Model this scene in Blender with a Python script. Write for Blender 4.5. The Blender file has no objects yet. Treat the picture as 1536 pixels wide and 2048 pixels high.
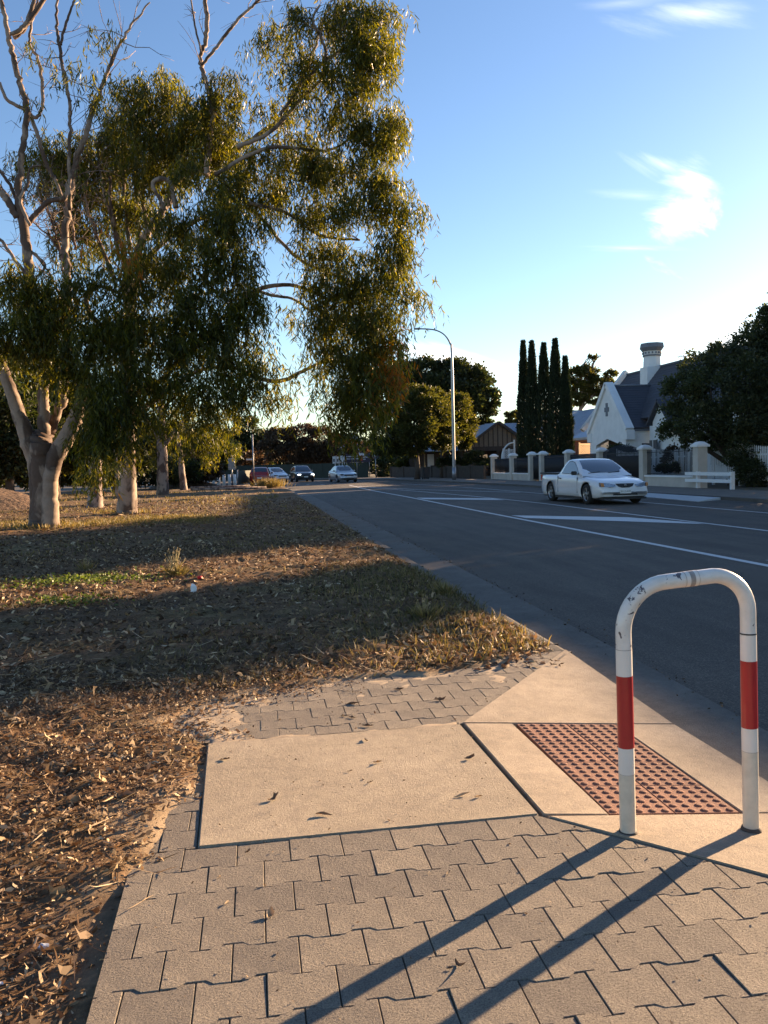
import bpy, bmesh, math, random
import numpy as np
from mathutils import Vector, Matrix
rnd = random.Random(7)
rng = np.random.default_rng(11)
PI = math.pi
scene = bpy.context.scene
col = scene.collection

# ------------------------------------------------------------------ camera
FOC, EYE, YAW, PITCH, ROLL = 1660.0, 1.3, -8.8, 3.2, -1.4
cam_data = bpy.data.cameras.new('camera')
cam = bpy.data.objects.new('camera', cam_data)
col.objects.link(cam)
Rcam = (Matrix.Rotation(math.radians(YAW), 3, 'Z') @ Matrix.Rotation(math.radians(90 - PITCH), 3, 'X')
        @ Matrix.Rotation(math.radians(ROLL), 3, 'Z'))
cam.matrix_world = Matrix.Translation((0, 0, EYE)) @ Rcam.to_4x4()
cam_data.sensor_fit = 'VERTICAL'
cam_data.sensor_height = 32.0
cam_data.sensor_width = 24.0
cam_data.lens = 32.0 * FOC / 2048.0
cam_data.clip_start = 0.05
cam_data.clip_end = 3000
scene.camera = cam

# ------------------------------------------------------------------ sky, sun, exposure
SUN_AZ, SUN_EL = 56.5, 12.6          # azimuth clockwise from +Y
world = bpy.data.worlds.new('World')
scene.world = world
world.use_nodes = True
wn = world.node_tree
wn.nodes.clear()
def WN(t, **k):
    n = wn.nodes.new(t)
    for a, b in k.items():
        setattr(n, a, b)
    return n
sky = WN('ShaderNodeTexSky', sky_type='NISHITA', sun_disc=False)
sky.sun_elevation = math.radians(SUN_EL)
sky.sun_rotation = math.radians(SUN_AZ)
sky.air_density = 1.0
sky.dust_density = 0.25
sky.ozone_density = 2.2
sky.altitude = 30
SKY_STR = 0.053
wout = WN('ShaderNodeOutputWorld')
bg = WN('ShaderNodeBackground')
bg.inputs['Strength'].default_value = SKY_STR
wn.links.new(bg.outputs[0], wout.inputs[0])

def cray(px, py):
    return (Rcam @ Vector(((px - 768) / FOC, -(py - 1024) / FOC, -1.0)))
def P(px, py, Y):
    """point of the place seen in that direction, at distance Y along the road"""
    d = cray(px, py)
    t = Y / d.y
    return Vector((d.x * t, Y, EYE + d.z * t))
def G(px, py, z=0.0):
    d = cray(px, py)
    t = (z - EYE) / d.z
    return Vector((d.x * t, d.y * t, z))

# thin cirrus and one painted low glow in the sky, laid out by compass direction
tc = WN('ShaderNodeTexCoord')
def wmath(op, a, b=None, c=None, clamp=False):
    n = WN('ShaderNodeMath', operation=op)
    n.use_clamp = clamp
    for i, v in enumerate((a, b, c)):
        if v is None:
            continue
        if isinstance(v, (int, float)):
            n.inputs[i].default_value = v
        else:
            wn.links.new(v, n.inputs[i])
    return n.outputs[0]
def wdot(vec):
    n = WN('ShaderNodeVectorMath', operation='DOT_PRODUCT')
    wn.links.new(tc.outputs['Generated'], n.inputs[0])
    n.inputs[1].default_value = tuple(vec)
    return n.outputs['Value']
def cloud(px, py, ru, rv, rot, soft, dens, nscale, stretch, seed, distort=1.0):
    f = cray(px, py).normalized()
    r = f.cross(Vector((0, 0, 1))).normalized()
    u = r.cross(f).normalized()
    a = math.radians(rot)
    r2 = r * math.cos(a) + u * math.sin(a)
    u2 = -r * math.sin(a) + u * math.cos(a)
    fw = wmath('MAXIMUM', wdot(f), 0.05)
    U = wmath('DIVIDE', wdot(r2), fw)
    V = wmath('DIVIDE', wdot(u2), fw)
    comb = WN('ShaderNodeCombineXYZ')
    wn.links.new(wmath('MULTIPLY', U, 1.0 / stretch), comb.inputs[0])
    wn.links.new(V, comb.inputs[1])
    comb.inputs[2].default_value = seed
    nz = WN('ShaderNodeTexNoise')
    nz.inputs['Scale'].default_value = nscale
    nz.inputs['Detail'].default_value = 9
    nz.inputs['Roughness'].default_value = 0.62
    nz.inputs['Distortion'].default_value = distort
    wn.links.new(comb.outputs[0], nz.inputs['Vector'])
    uu = wmath('DIVIDE', U, ru / FOC)
    vv = wmath('DIVIDE', V, rv / FOC)
    d2 = wmath('ADD', wmath('MULTIPLY', uu, uu), wmath('MULTIPLY', vv, vv))
    d = wmath('SQRT', d2)
    n1 = wmath('MULTIPLY', wmath('SUBTRACT', nz.outputs['Fac'], 0.5), 3.1)
    m = wmath('SUBTRACT', wmath('ADD', n1, 1.0), d)
    m = wmath('DIVIDE', m, soft, clamp=True)
    m = wmath('MULTIPLY', wmath('MULTIPLY', m, m), wmath('SUBTRACT', 3.0, wmath('MULTIPLY', m, 2.0)))
    front = wmath('GREATER_THAN', wdot(f), 0.5)
    return wmath('MULTIPLY', wmath('MULTIPLY', m, dens), front)
CL = [
    (1345, 450, 66, 72, -35, 1.25, 1.0, 17, 2.2, 1.0),
    (1385, 360, 55, 36, -30, 1.9, 0.85, 22, 3.0, 2.0),
    (1330, 330, 70, 22, -25, 1.6, 0.35, 18, 3.0, 3.0),
    (1275, 392, 90, 14, -10, 2.2, 0.5, 26, 6.0, 4.0),
    (1265, 497, 90, 10, -7, 2.2, 0.5, 26, 6.0, 5.0),
    (1400, 25, 130, 30, -10, 1.8, 0.55, 9, 2.5, 6.0),
    (1250, 5, 110, 14, -6, 2.0, 0.3, 9, 3.0, 9.0),
    (920, 728, 170, 34, -14, 0.9, 1.0, 7, 3.0, 7.0),
    (1470, 690, 130, 60, 10, 1.6, 0.9, 6, 2.0, 8.0),  # soft glow low on the right, brightness painted in like a cloud
]
total = None
for c in CL:
    m = cloud(*c)
    total = m if total is None else wmath('MAXIMUM', total, m)
mixc = WN('ShaderNodeMix', data_type='RGBA')
hsv = WN('ShaderNodeHueSaturation')
hsv.inputs['Saturation'].default_value = 1.08
hsv.inputs['Hue'].default_value = 0.508
hsv.inputs['Value'].default_value = 1.0
wn.links.new(sky.outputs[0], hsv.inputs['Color'])
wn.links.new(total, mixc.inputs['Factor'])
wn.links.new(hsv.outputs[0], mixc.inputs['A'])
mixc.inputs['B'].default_value = (9.5, 9.4, 9.2, 1)
wn.links.new(mixc.outputs['Result'], bg.inputs['Color'])

sd = bpy.data.lights.new('sun', 'SUN')
sd.energy = 5.0
sd.angle = math.radians(0.55)
sd.color = (1.0, 0.68, 0.40)
sun = bpy.data.objects.new('sun', sd)
col.objects.link(sun)
az, el = math.radians(SUN_AZ), math.radians(SUN_EL)
SUNV = Vector((math.sin(az) * math.cos(el), math.cos(az) * math.cos(el), math.sin(el)))
sun.rotation_euler = (SUNV).to_track_quat('Z', 'Y').to_euler()
scene.view_settings.view_transform = 'Standard'
scene.view_settings.look = 'None'
scene.view_settings.gamma = 1.0
scene.view_settings.use_curve_mapping = False
scene.view_settings.exposure = 2.2

# ------------------------------------------------------------------ materials
def new_mat(name):
    m = bpy.data.materials.new(name)
    m.use_nodes = True
    nt = m.node_tree
    b = nt.nodes['Principled BSDF']
    return m, nt, b
def setin(b, k, v):
    if k in b.inputs:
        b.inputs[k].default_value = v
def ramp(nt, stops):
    r = nt.nodes.new('ShaderNodeValToRGB')
    e = r.color_ramp.elements
    while len(e) > 1:
        e.remove(e[-1])
    e[0].position = stops[0][0]; e[0].color = (*stops[0][1], 1)
    for p, c in stops[1:]:
        x = e.new(p); x.color = (*c, 1)
    return r
def noise(nt, scale, detail=4, rough=0.6, coord='Object', dist=0.0, sc=None):
    t = nt.nodes.new('ShaderNodeTexCoord')
    n = nt.nodes.new('ShaderNodeTexNoise')
    n.inputs['Scale'].default_value = scale
    n.inputs['Detail'].default_value = detail
    n.inputs['Roughness'].default_value = rough
    n.inputs['Distortion'].default_value = dist
    if sc:
        mp = nt.nodes.new('ShaderNodeMapping')
        mp.inputs['Scale'].default_value = sc
        nt.links.new(t.outputs[coord], mp.inputs[0])
        nt.links.new(mp.outputs[0], n.inputs['Vector'])
    else:
        nt.links.new(t.outputs[coord], n.inputs['Vector'])
    return n
def mixrgb(nt, fac, a, b, mode='MIX'):
    m = nt.nodes.new('ShaderNodeMix'); m.data_type = 'RGBA'; m.blend_type = mode
    for k, v in (('Factor', fac), ('A', a), ('B', b)):
        if isinstance(v, (int, float)):
            m.inputs[k].default_value = v
        elif isinstance(v, tuple):
            m.inputs[k].default_value = (*v, 1)
        else:
            nt.links.new(v, m.inputs[k])
    return m.outputs['Result']
def bump(nt, b, h, strength=0.3, dist=0.01):
    n = nt.nodes.new('ShaderNodeBump')
    n.inputs['Strength'].default_value = strength
    n.inputs['Distance'].default_value = dist
    nt.links.new(h, n.inputs['Height'])
    nt.links.new(n.outputs[0], b.inputs['Normal'])
def simple(name, c, rough=0.6, metal=0.0, var=0.12, scale=6, bmp=0.0, bscale=60, spec=0.5, rand=0.0, coat=0.0, bdist=0.01):
    m, nt, b = new_mat(name)
    n = noise(nt, scale, 5)
    r = ramp(nt, [(0.3, tuple(x * (1 - var) for x in c)), (0.7, tuple(min(1, x * (1 + var)) for x in c))])
    nt.links.new(n.outputs['Fac'], r.inputs[0])
    out = r.outputs[0]
    if rand:
        oi = nt.nodes.new('ShaderNodeObjectInfo')
        rr = ramp(nt, [(0, (1 - rand,) * 3), (1, (1 + rand,) * 3)])
        nt.links.new(oi.outputs['Random'], rr.inputs[0])
        out = mixrgb(nt, 1.0, out, rr.outputs[0], 'MULTIPLY')
    nt.links.new(out, b.inputs['Base Color'])
    setin(b, 'Roughness', rough); setin(b, 'Metallic', metal); setin(b, 'Specular IOR Level', spec)
    setin(b, 'Coat Weight', coat); setin(b, 'Coat Roughness', 0.05)
    if bmp:
        n2 = noise(nt, bscale, 6)
        bump(nt, b, n2.outputs['Fac'], bmp, bdist)
    return m
def leaf_mat(name, stops, rough=0.5, trans=0.35, tint=(1.4, 1.5, 0.5)):
    m, nt, b = new_mat(name)
    a = nt.nodes.new('ShaderNodeAttribute'); a.attribute_name = 'tint'
    r = ramp(nt, stops)
    nt.links.new(a.outputs['Fac'], r.inputs[0])
    nt.links.new(r.outputs[0], b.inputs['Base Color'])
    setin(b, 'Roughness', rough); setin(b, 'Specular IOR Level', 0.35)
    tr = nt.nodes.new('ShaderNodeBsdfTranslucent')
    nt.links.new(mixrgb(nt, 1.0, r.outputs[0], tint, 'MULTIPLY'), tr.inputs['Color'])
    mx = nt.nodes.new('ShaderNodeMixShader'); mx.inputs[0].default_value = trans
    nt.links.new(b.outputs[0], mx.inputs[1]); nt.links.new(tr.outputs[0], mx.inputs[2])
    nt.links.new(mx.outputs[0], nt.nodes['Material Output'].inputs[0])
    return m

M = {}
M['gum_leaf'] = leaf_mat('gum_leaf', [(0, (0.026, 0.034, 0.008)), (0.4, (0.072, 0.080, 0.012)), (0.75, (0.15, 0.14, 0.018)), (0.93, (0.26, 0.19, 0.024)), (1.0, (0.36, 0.12, 0.02))], 0.45, 0.5, (2.2, 1.95, 0.45))
M['dark_leaf'] = leaf_mat('dark_leaf', [(0, (0.022, 0.030, 0.014)), (0.6, (0.048, 0.058, 0.022)), (1, (0.10, 0.095, 0.03))], 0.5, 0.3)
M['olive_leaf'] = leaf_mat('olive_leaf', [(0, (0.035, 0.044, 0.012)), (0.6, (0.068, 0.074, 0.020)), (1, (0.13, 0.115, 0.034))], 0.5, 0.4, (1.8, 1.6, 0.5))
M['red_leaf'] = leaf_mat('red_leaf', [(0, (0.04, 0.03, 0.02)), (0.6, (0.08, 0.055, 0.035)), (1, (0.13, 0.085, 0.05))], 0.6, 0.3, (1.4, 1.1, 0.7))
M['grey_leaf'] = leaf_mat('grey_leaf', [(0, (0.040, 0.050, 0.026)), (0.6, (0.078, 0.088, 0.042)), (1, (0.14, 0.135, 0.06))], 0.5, 0.35)
M['cypress_leaf'] = leaf_mat('cypress_leaf', [(0, (0.014, 0.022, 0.010)), (0.7, (0.028, 0.040, 0.016)), (1, (0.06, 0.07, 0.02))], 0.6, 0.12)
M['litter'] = leaf_mat('litter', [(0, (0.045, 0.028, 0.016)), (0.35, (0.115, 0.074, 0.042)), (0.65, (0.24, 0.165, 0.09)), (0.88, (0.40, 0.29, 0.165)), (1.0, (0.56, 0.45, 0.30))], 0.7, 0.12, (1.2, 0.9, 0.6))
M['grass'] = leaf_mat('grass', [(0, (0.045, 0.048, 0.016)), (0.5, (0.13, 0.112, 0.04)), (1.0, (0.30, 0.225, 0.10))], 0.6, 0.3, (1.3, 1.2, 0.6))
M['weed'] = leaf_mat('weed', [(0, (0.06, 0.09, 0.02)), (1.0, (0.15, 0.19, 0.04))], 0.5, 0.35, (1.3, 1.3, 0.5))

def concrete_mat(name, c, agg=0.35, big=0.25, bs=0.35):
    m, nt, b = new_mat(name)
    n1 = noise(nt, 1.6, 6, 0.65); n2 = noise(nt, 190, 3, 0.7); n3 = noise(nt, 14, 6, 0.7)
    r1 = ramp(nt, [(0.25, tuple(x * (1 - big) for x in c)), (0.75, tuple(x * (1 + big * 0.6) for x in c))])
    nt.links.new(n1.outputs['Fac'], r1.inputs[0])
    r2 = ramp(nt, [(0.33, (1 - agg,) * 3), (0.5, (1, 1, 1)), (0.68, (1 + agg * 0.7,) * 3)])
    nt.links.new(n2.outputs['Fac'], r2.inputs[0])
    r3 = ramp(nt, [(0.3, (0.80, 0.80, 0.82)), (0.6, (1.06, 1.05, 1.02))])
    nt.links.new(n3.outputs['Fac'], r3.inputs[0])
    o = mixrgb(nt, 1.0, mixrgb(nt, 1.0, r1.outputs[0], r2.outputs[0], 'MULTIPLY'), r3.outputs[0], 'MULTIPLY')
    oi = nt.nodes.new('ShaderNodeObjectInfo')
    rr = ramp(nt, [(0, (0.80, 0.80, 0.82)), (1, (1.12, 1.10, 1.06))])
    nt.links.new(oi.outputs['Random'], rr.inputs[0])
    o = mixrgb(nt, 1.0, o, rr.outputs[0], 'MULTIPLY')
    nt.links.new(o, b.inputs['Base Color'])
    setin(b, 'Roughness', 0.88); setin(b, 'Specular IOR Level', 0.25)
    n4 = noise(nt, 85, 6, 0.8)
    bump(nt, b, n4.outputs['Fac'], bs, 0.010)
    return m
M['slab'] = concrete_mat('slab_concrete', (0.37, 0.315, 0.24), 0.28, 0.24, 0.8)
M['ramp'] = concrete_mat('ramp_concrete', (0.35, 0.295, 0.23), 0.25, 0.34, 0.5)
M['paver'] = concrete_mat('paver_concrete', (0.240, 0.213, 0.180), 0.5, 0.28, 0.9)
M['gutter'] = concrete_mat('gutter_concrete', (0.148, 0.136, 0.120), 0.3, 0.3, 0.4)
M['tactile'] = concrete_mat('tactile_concrete', (0.225, 0.115, 0.085), 0.35, 0.25, 0.4)
M['farpath'] = concrete_mat('far_path', (0.20, 0.175, 0.15), 0.2, 0.3, 0.2)

def asphalt_mat():
    m, nt, b = new_mat('asphalt')
    n1 = noise(nt, 0.45, 6, 0.7); n2 = noise(nt, 95, 3, 0.8); n3 = noise(nt, 3.0, 5, 0.6, sc=(1.0, 0.12, 1))
    r1 = ramp(nt, [(0.3, (0.066, 0.056, 0.046)), (0.7, (0.104, 0.089, 0.073))])
    nt.links.new(n1.outputs['Fac'], r1.inputs[0])
    r2 = ramp(nt, [(0.36, (0.45, 0.45, 0.46)), (0.55, (1, 1, 1)), (0.72, (3.0, 2.9, 2.8))])
    nt.links.new(n2.outputs['Fac'], r2.inputs[0])
    r3 = ramp(nt, [(0.35, (0.76, 0.76, 0.77)), (0.7, (1.22, 1.20, 1.16))])
    nt.links.new(n3.outputs['Fac'], r3.inputs[0])
    o = mixrgb(nt, 1.0, mixrgb(nt, 1.0, r1.outputs[0], r2.outputs[0], 'MULTIPLY'), r3.outputs[0], 'MULTIPLY')
    nt.links.new(o, b.inputs['Base Color'])
    setin(b, 'Roughness', 0.8); setin(b, 'Specular IOR Level', 0.35)
    n4 = noise(nt, 110, 4, 0.8)
    bump(nt, b, n4.outputs['Fac'], 0.8, 0.008)
    return m
M['asphalt'] = asphalt_mat()
def paint_line_mat():
    m, nt, b = new_mat('road_paint')
    n = noise(nt, 40, 6, 0.75)
    r = ramp(nt, [(0.32, (0.10, 0.10, 0.10)), (0.42, (0.55, 0.55, 0.54)), (0.7, (0.68, 0.68, 0.66))])
    nt.links.new(n.outputs['Fac'], r.inputs[0]); nt.links.new(r.outputs[0], b.inputs['Base Color'])
    setin(b, 'Roughness', 0.7)
    return m
M['line'] = paint_line_mat()
def soil_mat():
    m, nt, b = new_mat('soil')
    a = nt.nodes.new('ShaderNodeAttribute'); a.attribute_name = 'sand'
    n1 = noise(nt, 0.9, 7, 0.7); n2 = noise(nt, 45, 5, 0.8); n3 = noise(nt, 7, 6, 0.7)
    r1 = ramp(nt, [(0.3, (0.088, 0.055, 0.034)), (0.5, (0.15, 0.095, 0.056)), (0.68, (0.15, 0.118, 0.058))])
    nt.links.new(n1.outputs['Fac'], r1.inputs[0])
    r2 = ramp(nt, [(0.3, (0.45, 0.43, 0.42)), (0.5, (1, 1, 1)), (0.7, (1.9, 1.75, 1.6))])
    nt.links.new(n2.outputs['Fac'], r2.inputs[0])
    r3 = ramp(nt, [(0.35, (0.65, 0.65, 0.62)), (0.65, (1.3, 1.3, 1.25))])
    nt.links.new(n3.outputs['Fac'], r3.inputs[0])
    o = mixrgb(nt, 1.0, mixrgb(nt, 1.0, r1.outputs[0], r2.outputs[0], 'MULTIPLY'), r3.outputs[0], 'MULTIPLY')
    sand = mixrgb(nt, n3.outputs['Fac'], (0.28, 0.21, 0.14), (0.40, 0.31, 0.205))
    o = mixrgb(nt, a.outputs['Fac'], o, sand)
    nt.links.new(o, b.inputs['Base Color'])
    setin(b, 'Roughness', 0.95); setin(b, 'Specular IOR Level', 0.15)
    n4 = noise(nt, 55, 8, 0.8)
    bump(nt, b, n4.outputs['Fac'], 0.7, 0.02)
    return m
M['soil'] = soil_mat()
M['red_soil'] = simple('red_soil', (0.26, 0.11, 0.05), 0.95, var=0.4, scale=1.2, bmp=0.6, bscale=12, bdist=0.05)
M['chip'] = simple('wood_chip', (0.105, 0.062, 0.036), 0.95, var=0.6, scale=7, bmp=1.0, bscale=5, bdist=0.25)
M['country'] = simple('country_ground', (0.085, 0.075, 0.045), 0.95, var=0.3, scale=0.4)

def bark_mat(name, base, patch, warm, sc=2.2):
    m, nt, b = new_mat(name)
    n1 = noise(nt, sc, 4, 0.55, dist=0.6, sc=(1, 1, 0.45)); n2 = noise(nt, 9, 5, 0.7); n3 = noise(nt, 1.1, 3, 0.5, sc=(1, 1, 0.7))
    r1 = ramp(nt, [(0.44, base), (0.49, tuple(x * 0.78 for x in base)), (0.54, patch)])
    nt.links.new(n1.outputs['Fac'], r1.inputs[0])
    o = mixrgb(nt, n3.outputs['Fac'], r1.outputs[0], warm, 'MULTIPLY')
    r2 = ramp(nt, [(0.3, (0.8, 0.8, 0.8)), (0.7, (1.12, 1.12, 1.12))])
    nt.links.new(n2.outputs['Fac'], r2.inputs[0])
    o = mixrgb(nt, 1.0, o, r2.outputs[0], 'MULTIPLY')
    nt.links.new(o, b.inputs['Base Color'])
    setin(b, 'Roughness', 0.8); setin(b, 'Specular IOR Level', 0.2)
    bump(nt, b, n1.outputs['Fac'], 0.5, 0.03)
    return m
M['gum_bark'] = bark_mat('gum_bark', (0.33, 0.27, 0.225), (0.115, 0.085, 0.07), (0.92, 0.80, 0.70))
M['grey_bark'] = bark_mat('grey_bark', (0.36, 0.30, 0.26), (0.13, 0.10, 0.09), (0.9, 0.8, 0.75), 4)
M['brown_bark'] = simple('brown_bark', (0.075, 0.055, 0.04), 0.9, var=0.3, scale=6, bmp=0.8, bscale=14, bdist=0.04)

M['white_car'] = simple('white_car_paint', (0.74, 0.75, 0.77), 0.32, var=0.02, coat=0.8)
M['silver_car'] = simple('silver_car_paint', (0.42, 0.45, 0.47), 0.32, metal=0.5, var=0.02, coat=0.8)
M['dark_car'] = simple('dark_car_paint', (0.030, 0.028, 0.032), 0.3, metal=0.2, var=0.02, coat=1.0)
M['red_car'] = simple('red_car_paint', (0.34, 0.016, 0.014), 0.3, var=0.02, coat=0.8)
M['tyre'] = simple('tyre_rubber', (0.018, 0.018, 0.018), 0.85, var=0.2)
M['rim'] = simple('rim_metal', (0.35, 0.36, 0.37), 0.35, metal=0.8, var=0.1)
M['black'] = simple('black_plastic', (0.018, 0.018, 0.02), 0.55, var=0.1)
def glass_mat(name, c, rough=0.04):
    m, nt, b = new_mat(name)
    b.inputs['Base Color'].default_value = (*c, 1)
    setin(b, 'Roughness', rough); setin(b, 'Specular IOR Level', 0.9); setin(b, 'Coat Weight', 1.0); setin(b, 'Coat Roughness', 0.02)
    return m
M['car_glass'] = glass_mat('car_glass', (0.035, 0.045, 0.055))
M['lamp_glass'] = simple('headlamp_lens', (0.28, 0.31, 0.35), 0.1, metal=0.7, var=0.3, scale=30, coat=1.0)
M['amber'] = simple('amber_lens', (0.55, 0.22, 0.05), 0.2, var=0.1)
M['red_lens'] = simple('red_lens', (0.5, 0.02, 0.015), 0.15, var=0.1, coat=1)
m, nt, b = new_mat('lit_headlamp')
b.inputs['Emission Color'].default_value = (0.9, 0.95, 1, 1); b.inputs['Emission Strength'].default_value = 1.6
M['lit_lamp'] = m
M['plate'] = simple('plate', (0.75, 0.75, 0.72), 0.5, var=0.03)
M['galv'] = simple('galvanised', (0.30, 0.30, 0.31), 0.42, metal=0.75, var=0.15)
M['stucco'] = simple('white_stucco', (0.78, 0.77, 0.74), 0.85, var=0.07, scale=1.5, bmp=0.3, bscale=30)
M['stucco_cream'] = simple('cream_stucco', (0.52, 0.47, 0.40), 0.85, var=0.12, scale=1.5, bmp=0.3, bscale=30)
M['white_wood'] = simple('white_timber', (0.72, 0.72, 0.70), 0.6, var=0.06, rand=0.05)
M['iron'] = simple('black_iron', (0.025, 0.025, 0.028), 0.5, metal=0.3, var=0.1)
M['lattice'] = simple('cream_lattice', (0.74, 0.58, 0.40), 0.7, var=0.05)
M['white_lattice'] = simple('white_lattice', (0.7, 0.7, 0.7), 0.7, var=0.05)
M['dark_timber'] = simple('dark_timber', (0.05, 0.038, 0.03), 0.8, var=0.25)
M['panel_timber'] = simple('panel_timber', (0.17, 0.14, 0.10), 0.8, var=0.2, rand=0.15)
M['chimney_trim'] = simple('chimney_trim', (0.17, 0.18, 0.20), 0.8, var=0.15)
M['green_fence'] = simple('green_fence', (0.020, 0.028, 0.020), 0.75, var=0.15, scale=2)
M['board_dark'] = simple('banner', (0.035, 0.03, 0.05), 0.6, var=0.15)
M['sign_white'] = simple('sign_white', (0.62, 0.62, 0.60), 0.6, var=0.05)
M['sign_text'] = simple('sign_lettering', (0.7, 0.7, 0.72), 0.6, var=0.02)
M['plate_text'] = simple('plate_lettering', (0.03, 0.03, 0.03), 0.6, var=0.02)
M['sign_red'] = simple('sign_red', (0.45, 0.05, 0.03), 0.6, var=0.1)
M['window'] = glass_mat('window_glass', (0.03, 0.035, 0.04), 0.06)
M['stake'] = simple('stake_timber', (0.26, 0.19, 0.09), 0.8, var=0.15)
M['brown_wall'] = simple('brown_wall', (0.06, 0.045, 0.035), 0.85, var=0.25, scale=3)
def roof_mat(name, c, period, metal=0.0, rough=0.5, axis='x'):
    m, nt, b = new_mat(name)
    n = noise(nt, 1.2, 5, 0.6)
    r = ramp(nt, [(0.3, tuple(x * 0.85 for x in c)), (0.7, tuple(x * 1.12 for x in c))])
    nt.links.new(n.outputs['Fac'], r.inputs[0]); nt.links.new(r.outputs[0], b.inputs['Base Color'])
    setin(b, 'Roughness', rough); setin(b, 'Metallic', metal)
    return m
M['slate'] = roof_mat('slate_roof', (0.060, 0.060, 0.072), 0.3, rough=0.7)
M['blue_iron'] = roof_mat('corrugated_iron', (0.30, 0.35, 0.42), 0.08, 0.15, 0.5)
M['grey_iron'] = roof_mat('corrugated_grey_iron', (0.26, 0.29, 0.34), 0.08, 0.15, 0.5)
M['brick'] = simple('red_brick', (0.24, 0.085, 0.05), 0.9, var=0.3, scale=5, rand=0.25)

# rail paint: white, chipped to dark metal near the bends
def rail_mat():
    m, nt, b = new_mat('rail_paint')
    n1 = noise(nt, 38, 5, 0.6, dist=0.5); n2 = noise(nt, 5.5, 3, 0.5)
    mul = nt.nodes.new('ShaderNodeMath'); mul.operation = 'MULTIPLY'
    nt.links.new(n1.outputs['Fac'], mul.inputs[0]); nt.links.new(n2.outputs['Fac'], mul.inputs[1])
    tcn = nt.nodes.new('ShaderNodeTexCoord'); sp = nt.nodes.new('ShaderNodeSeparateXYZ'); nt.links.new(tcn.outputs['Object'], sp.inputs[0])
    mr = nt.nodes.new('ShaderNodeMapRange'); mr.inputs['From Min'].default_value = 0.68; mr.inputs['From Max'].default_value = 0.80; nt.links.new(sp.outputs['Z'], mr.inputs['Value'])
    mr2 = nt.nodes.new('ShaderNodeMapRange'); mr2.inputs['From Min'].default_value = 0.30; mr2.inputs['From Max'].default_value = 0.15; nt.links.new(sp.outputs['X'], mr2.inputs['Value'])
    mm_ = nt.nodes.new('ShaderNodeMath'); mm_.operation = 'MULTIPLY'; nt.links.new(mr.outputs[0], mm_.inputs[0]); nt.links.new(mr2.outputs[0], mm_.inputs[1])
    ma_ = nt.nodes.new('ShaderNodeMath'); ma_.operation = 'MULTIPLY_ADD'; nt.links.new(mm_.outputs[0], ma_.inputs[0]); ma_.inputs[1].default_value = 0.055; nt.links.new(mul.outputs[0], ma_.inputs[2])
    mul = ma_
    r = ramp(nt, [(0.365, (0.72, 0.69, 0.64)), (0.372, (0.10, 0.09, 0.10))])
    nt.links.new(mul.outputs[0], r.inputs[0])
    n3 = noise(nt, 9, 5, 0.7)
    r3 = ramp(nt, [(0.3, (0.84, 0.83, 0.80)), (0.6, (1, 1, 1))])
    nt.links.new(n3.outputs['Fac'], r3.inputs[0])
    nt.links.new(mixrgb(nt, 1.0, r.outputs[0], r3.outputs[0], 'MULTIPLY'), b.inputs['Base Color'])
    setin(b, 'Roughness', 0.33); setin(b, 'Coat Weight', 0.3)
    return m
M['rail'] = rail_mat()
M['rail_white'] = simple('reflective_white', (0.70, 0.66, 0.60), 0.4, var=0.05)
M['rail_cream'] = simple('worn_cream_paint', (0.58, 0.52, 0.42), 0.45, var=0.12, scale=20)
M['rail_red'] = simple('reflective_red', (0.36, 0.016, 0.018), 0.35, var=0.08, scale=12, coat=0.3)
M['rail_grey'] = simple('worn_grey', (0.35, 0.31, 0.28), 0.5, var=0.25, scale=30)

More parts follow.
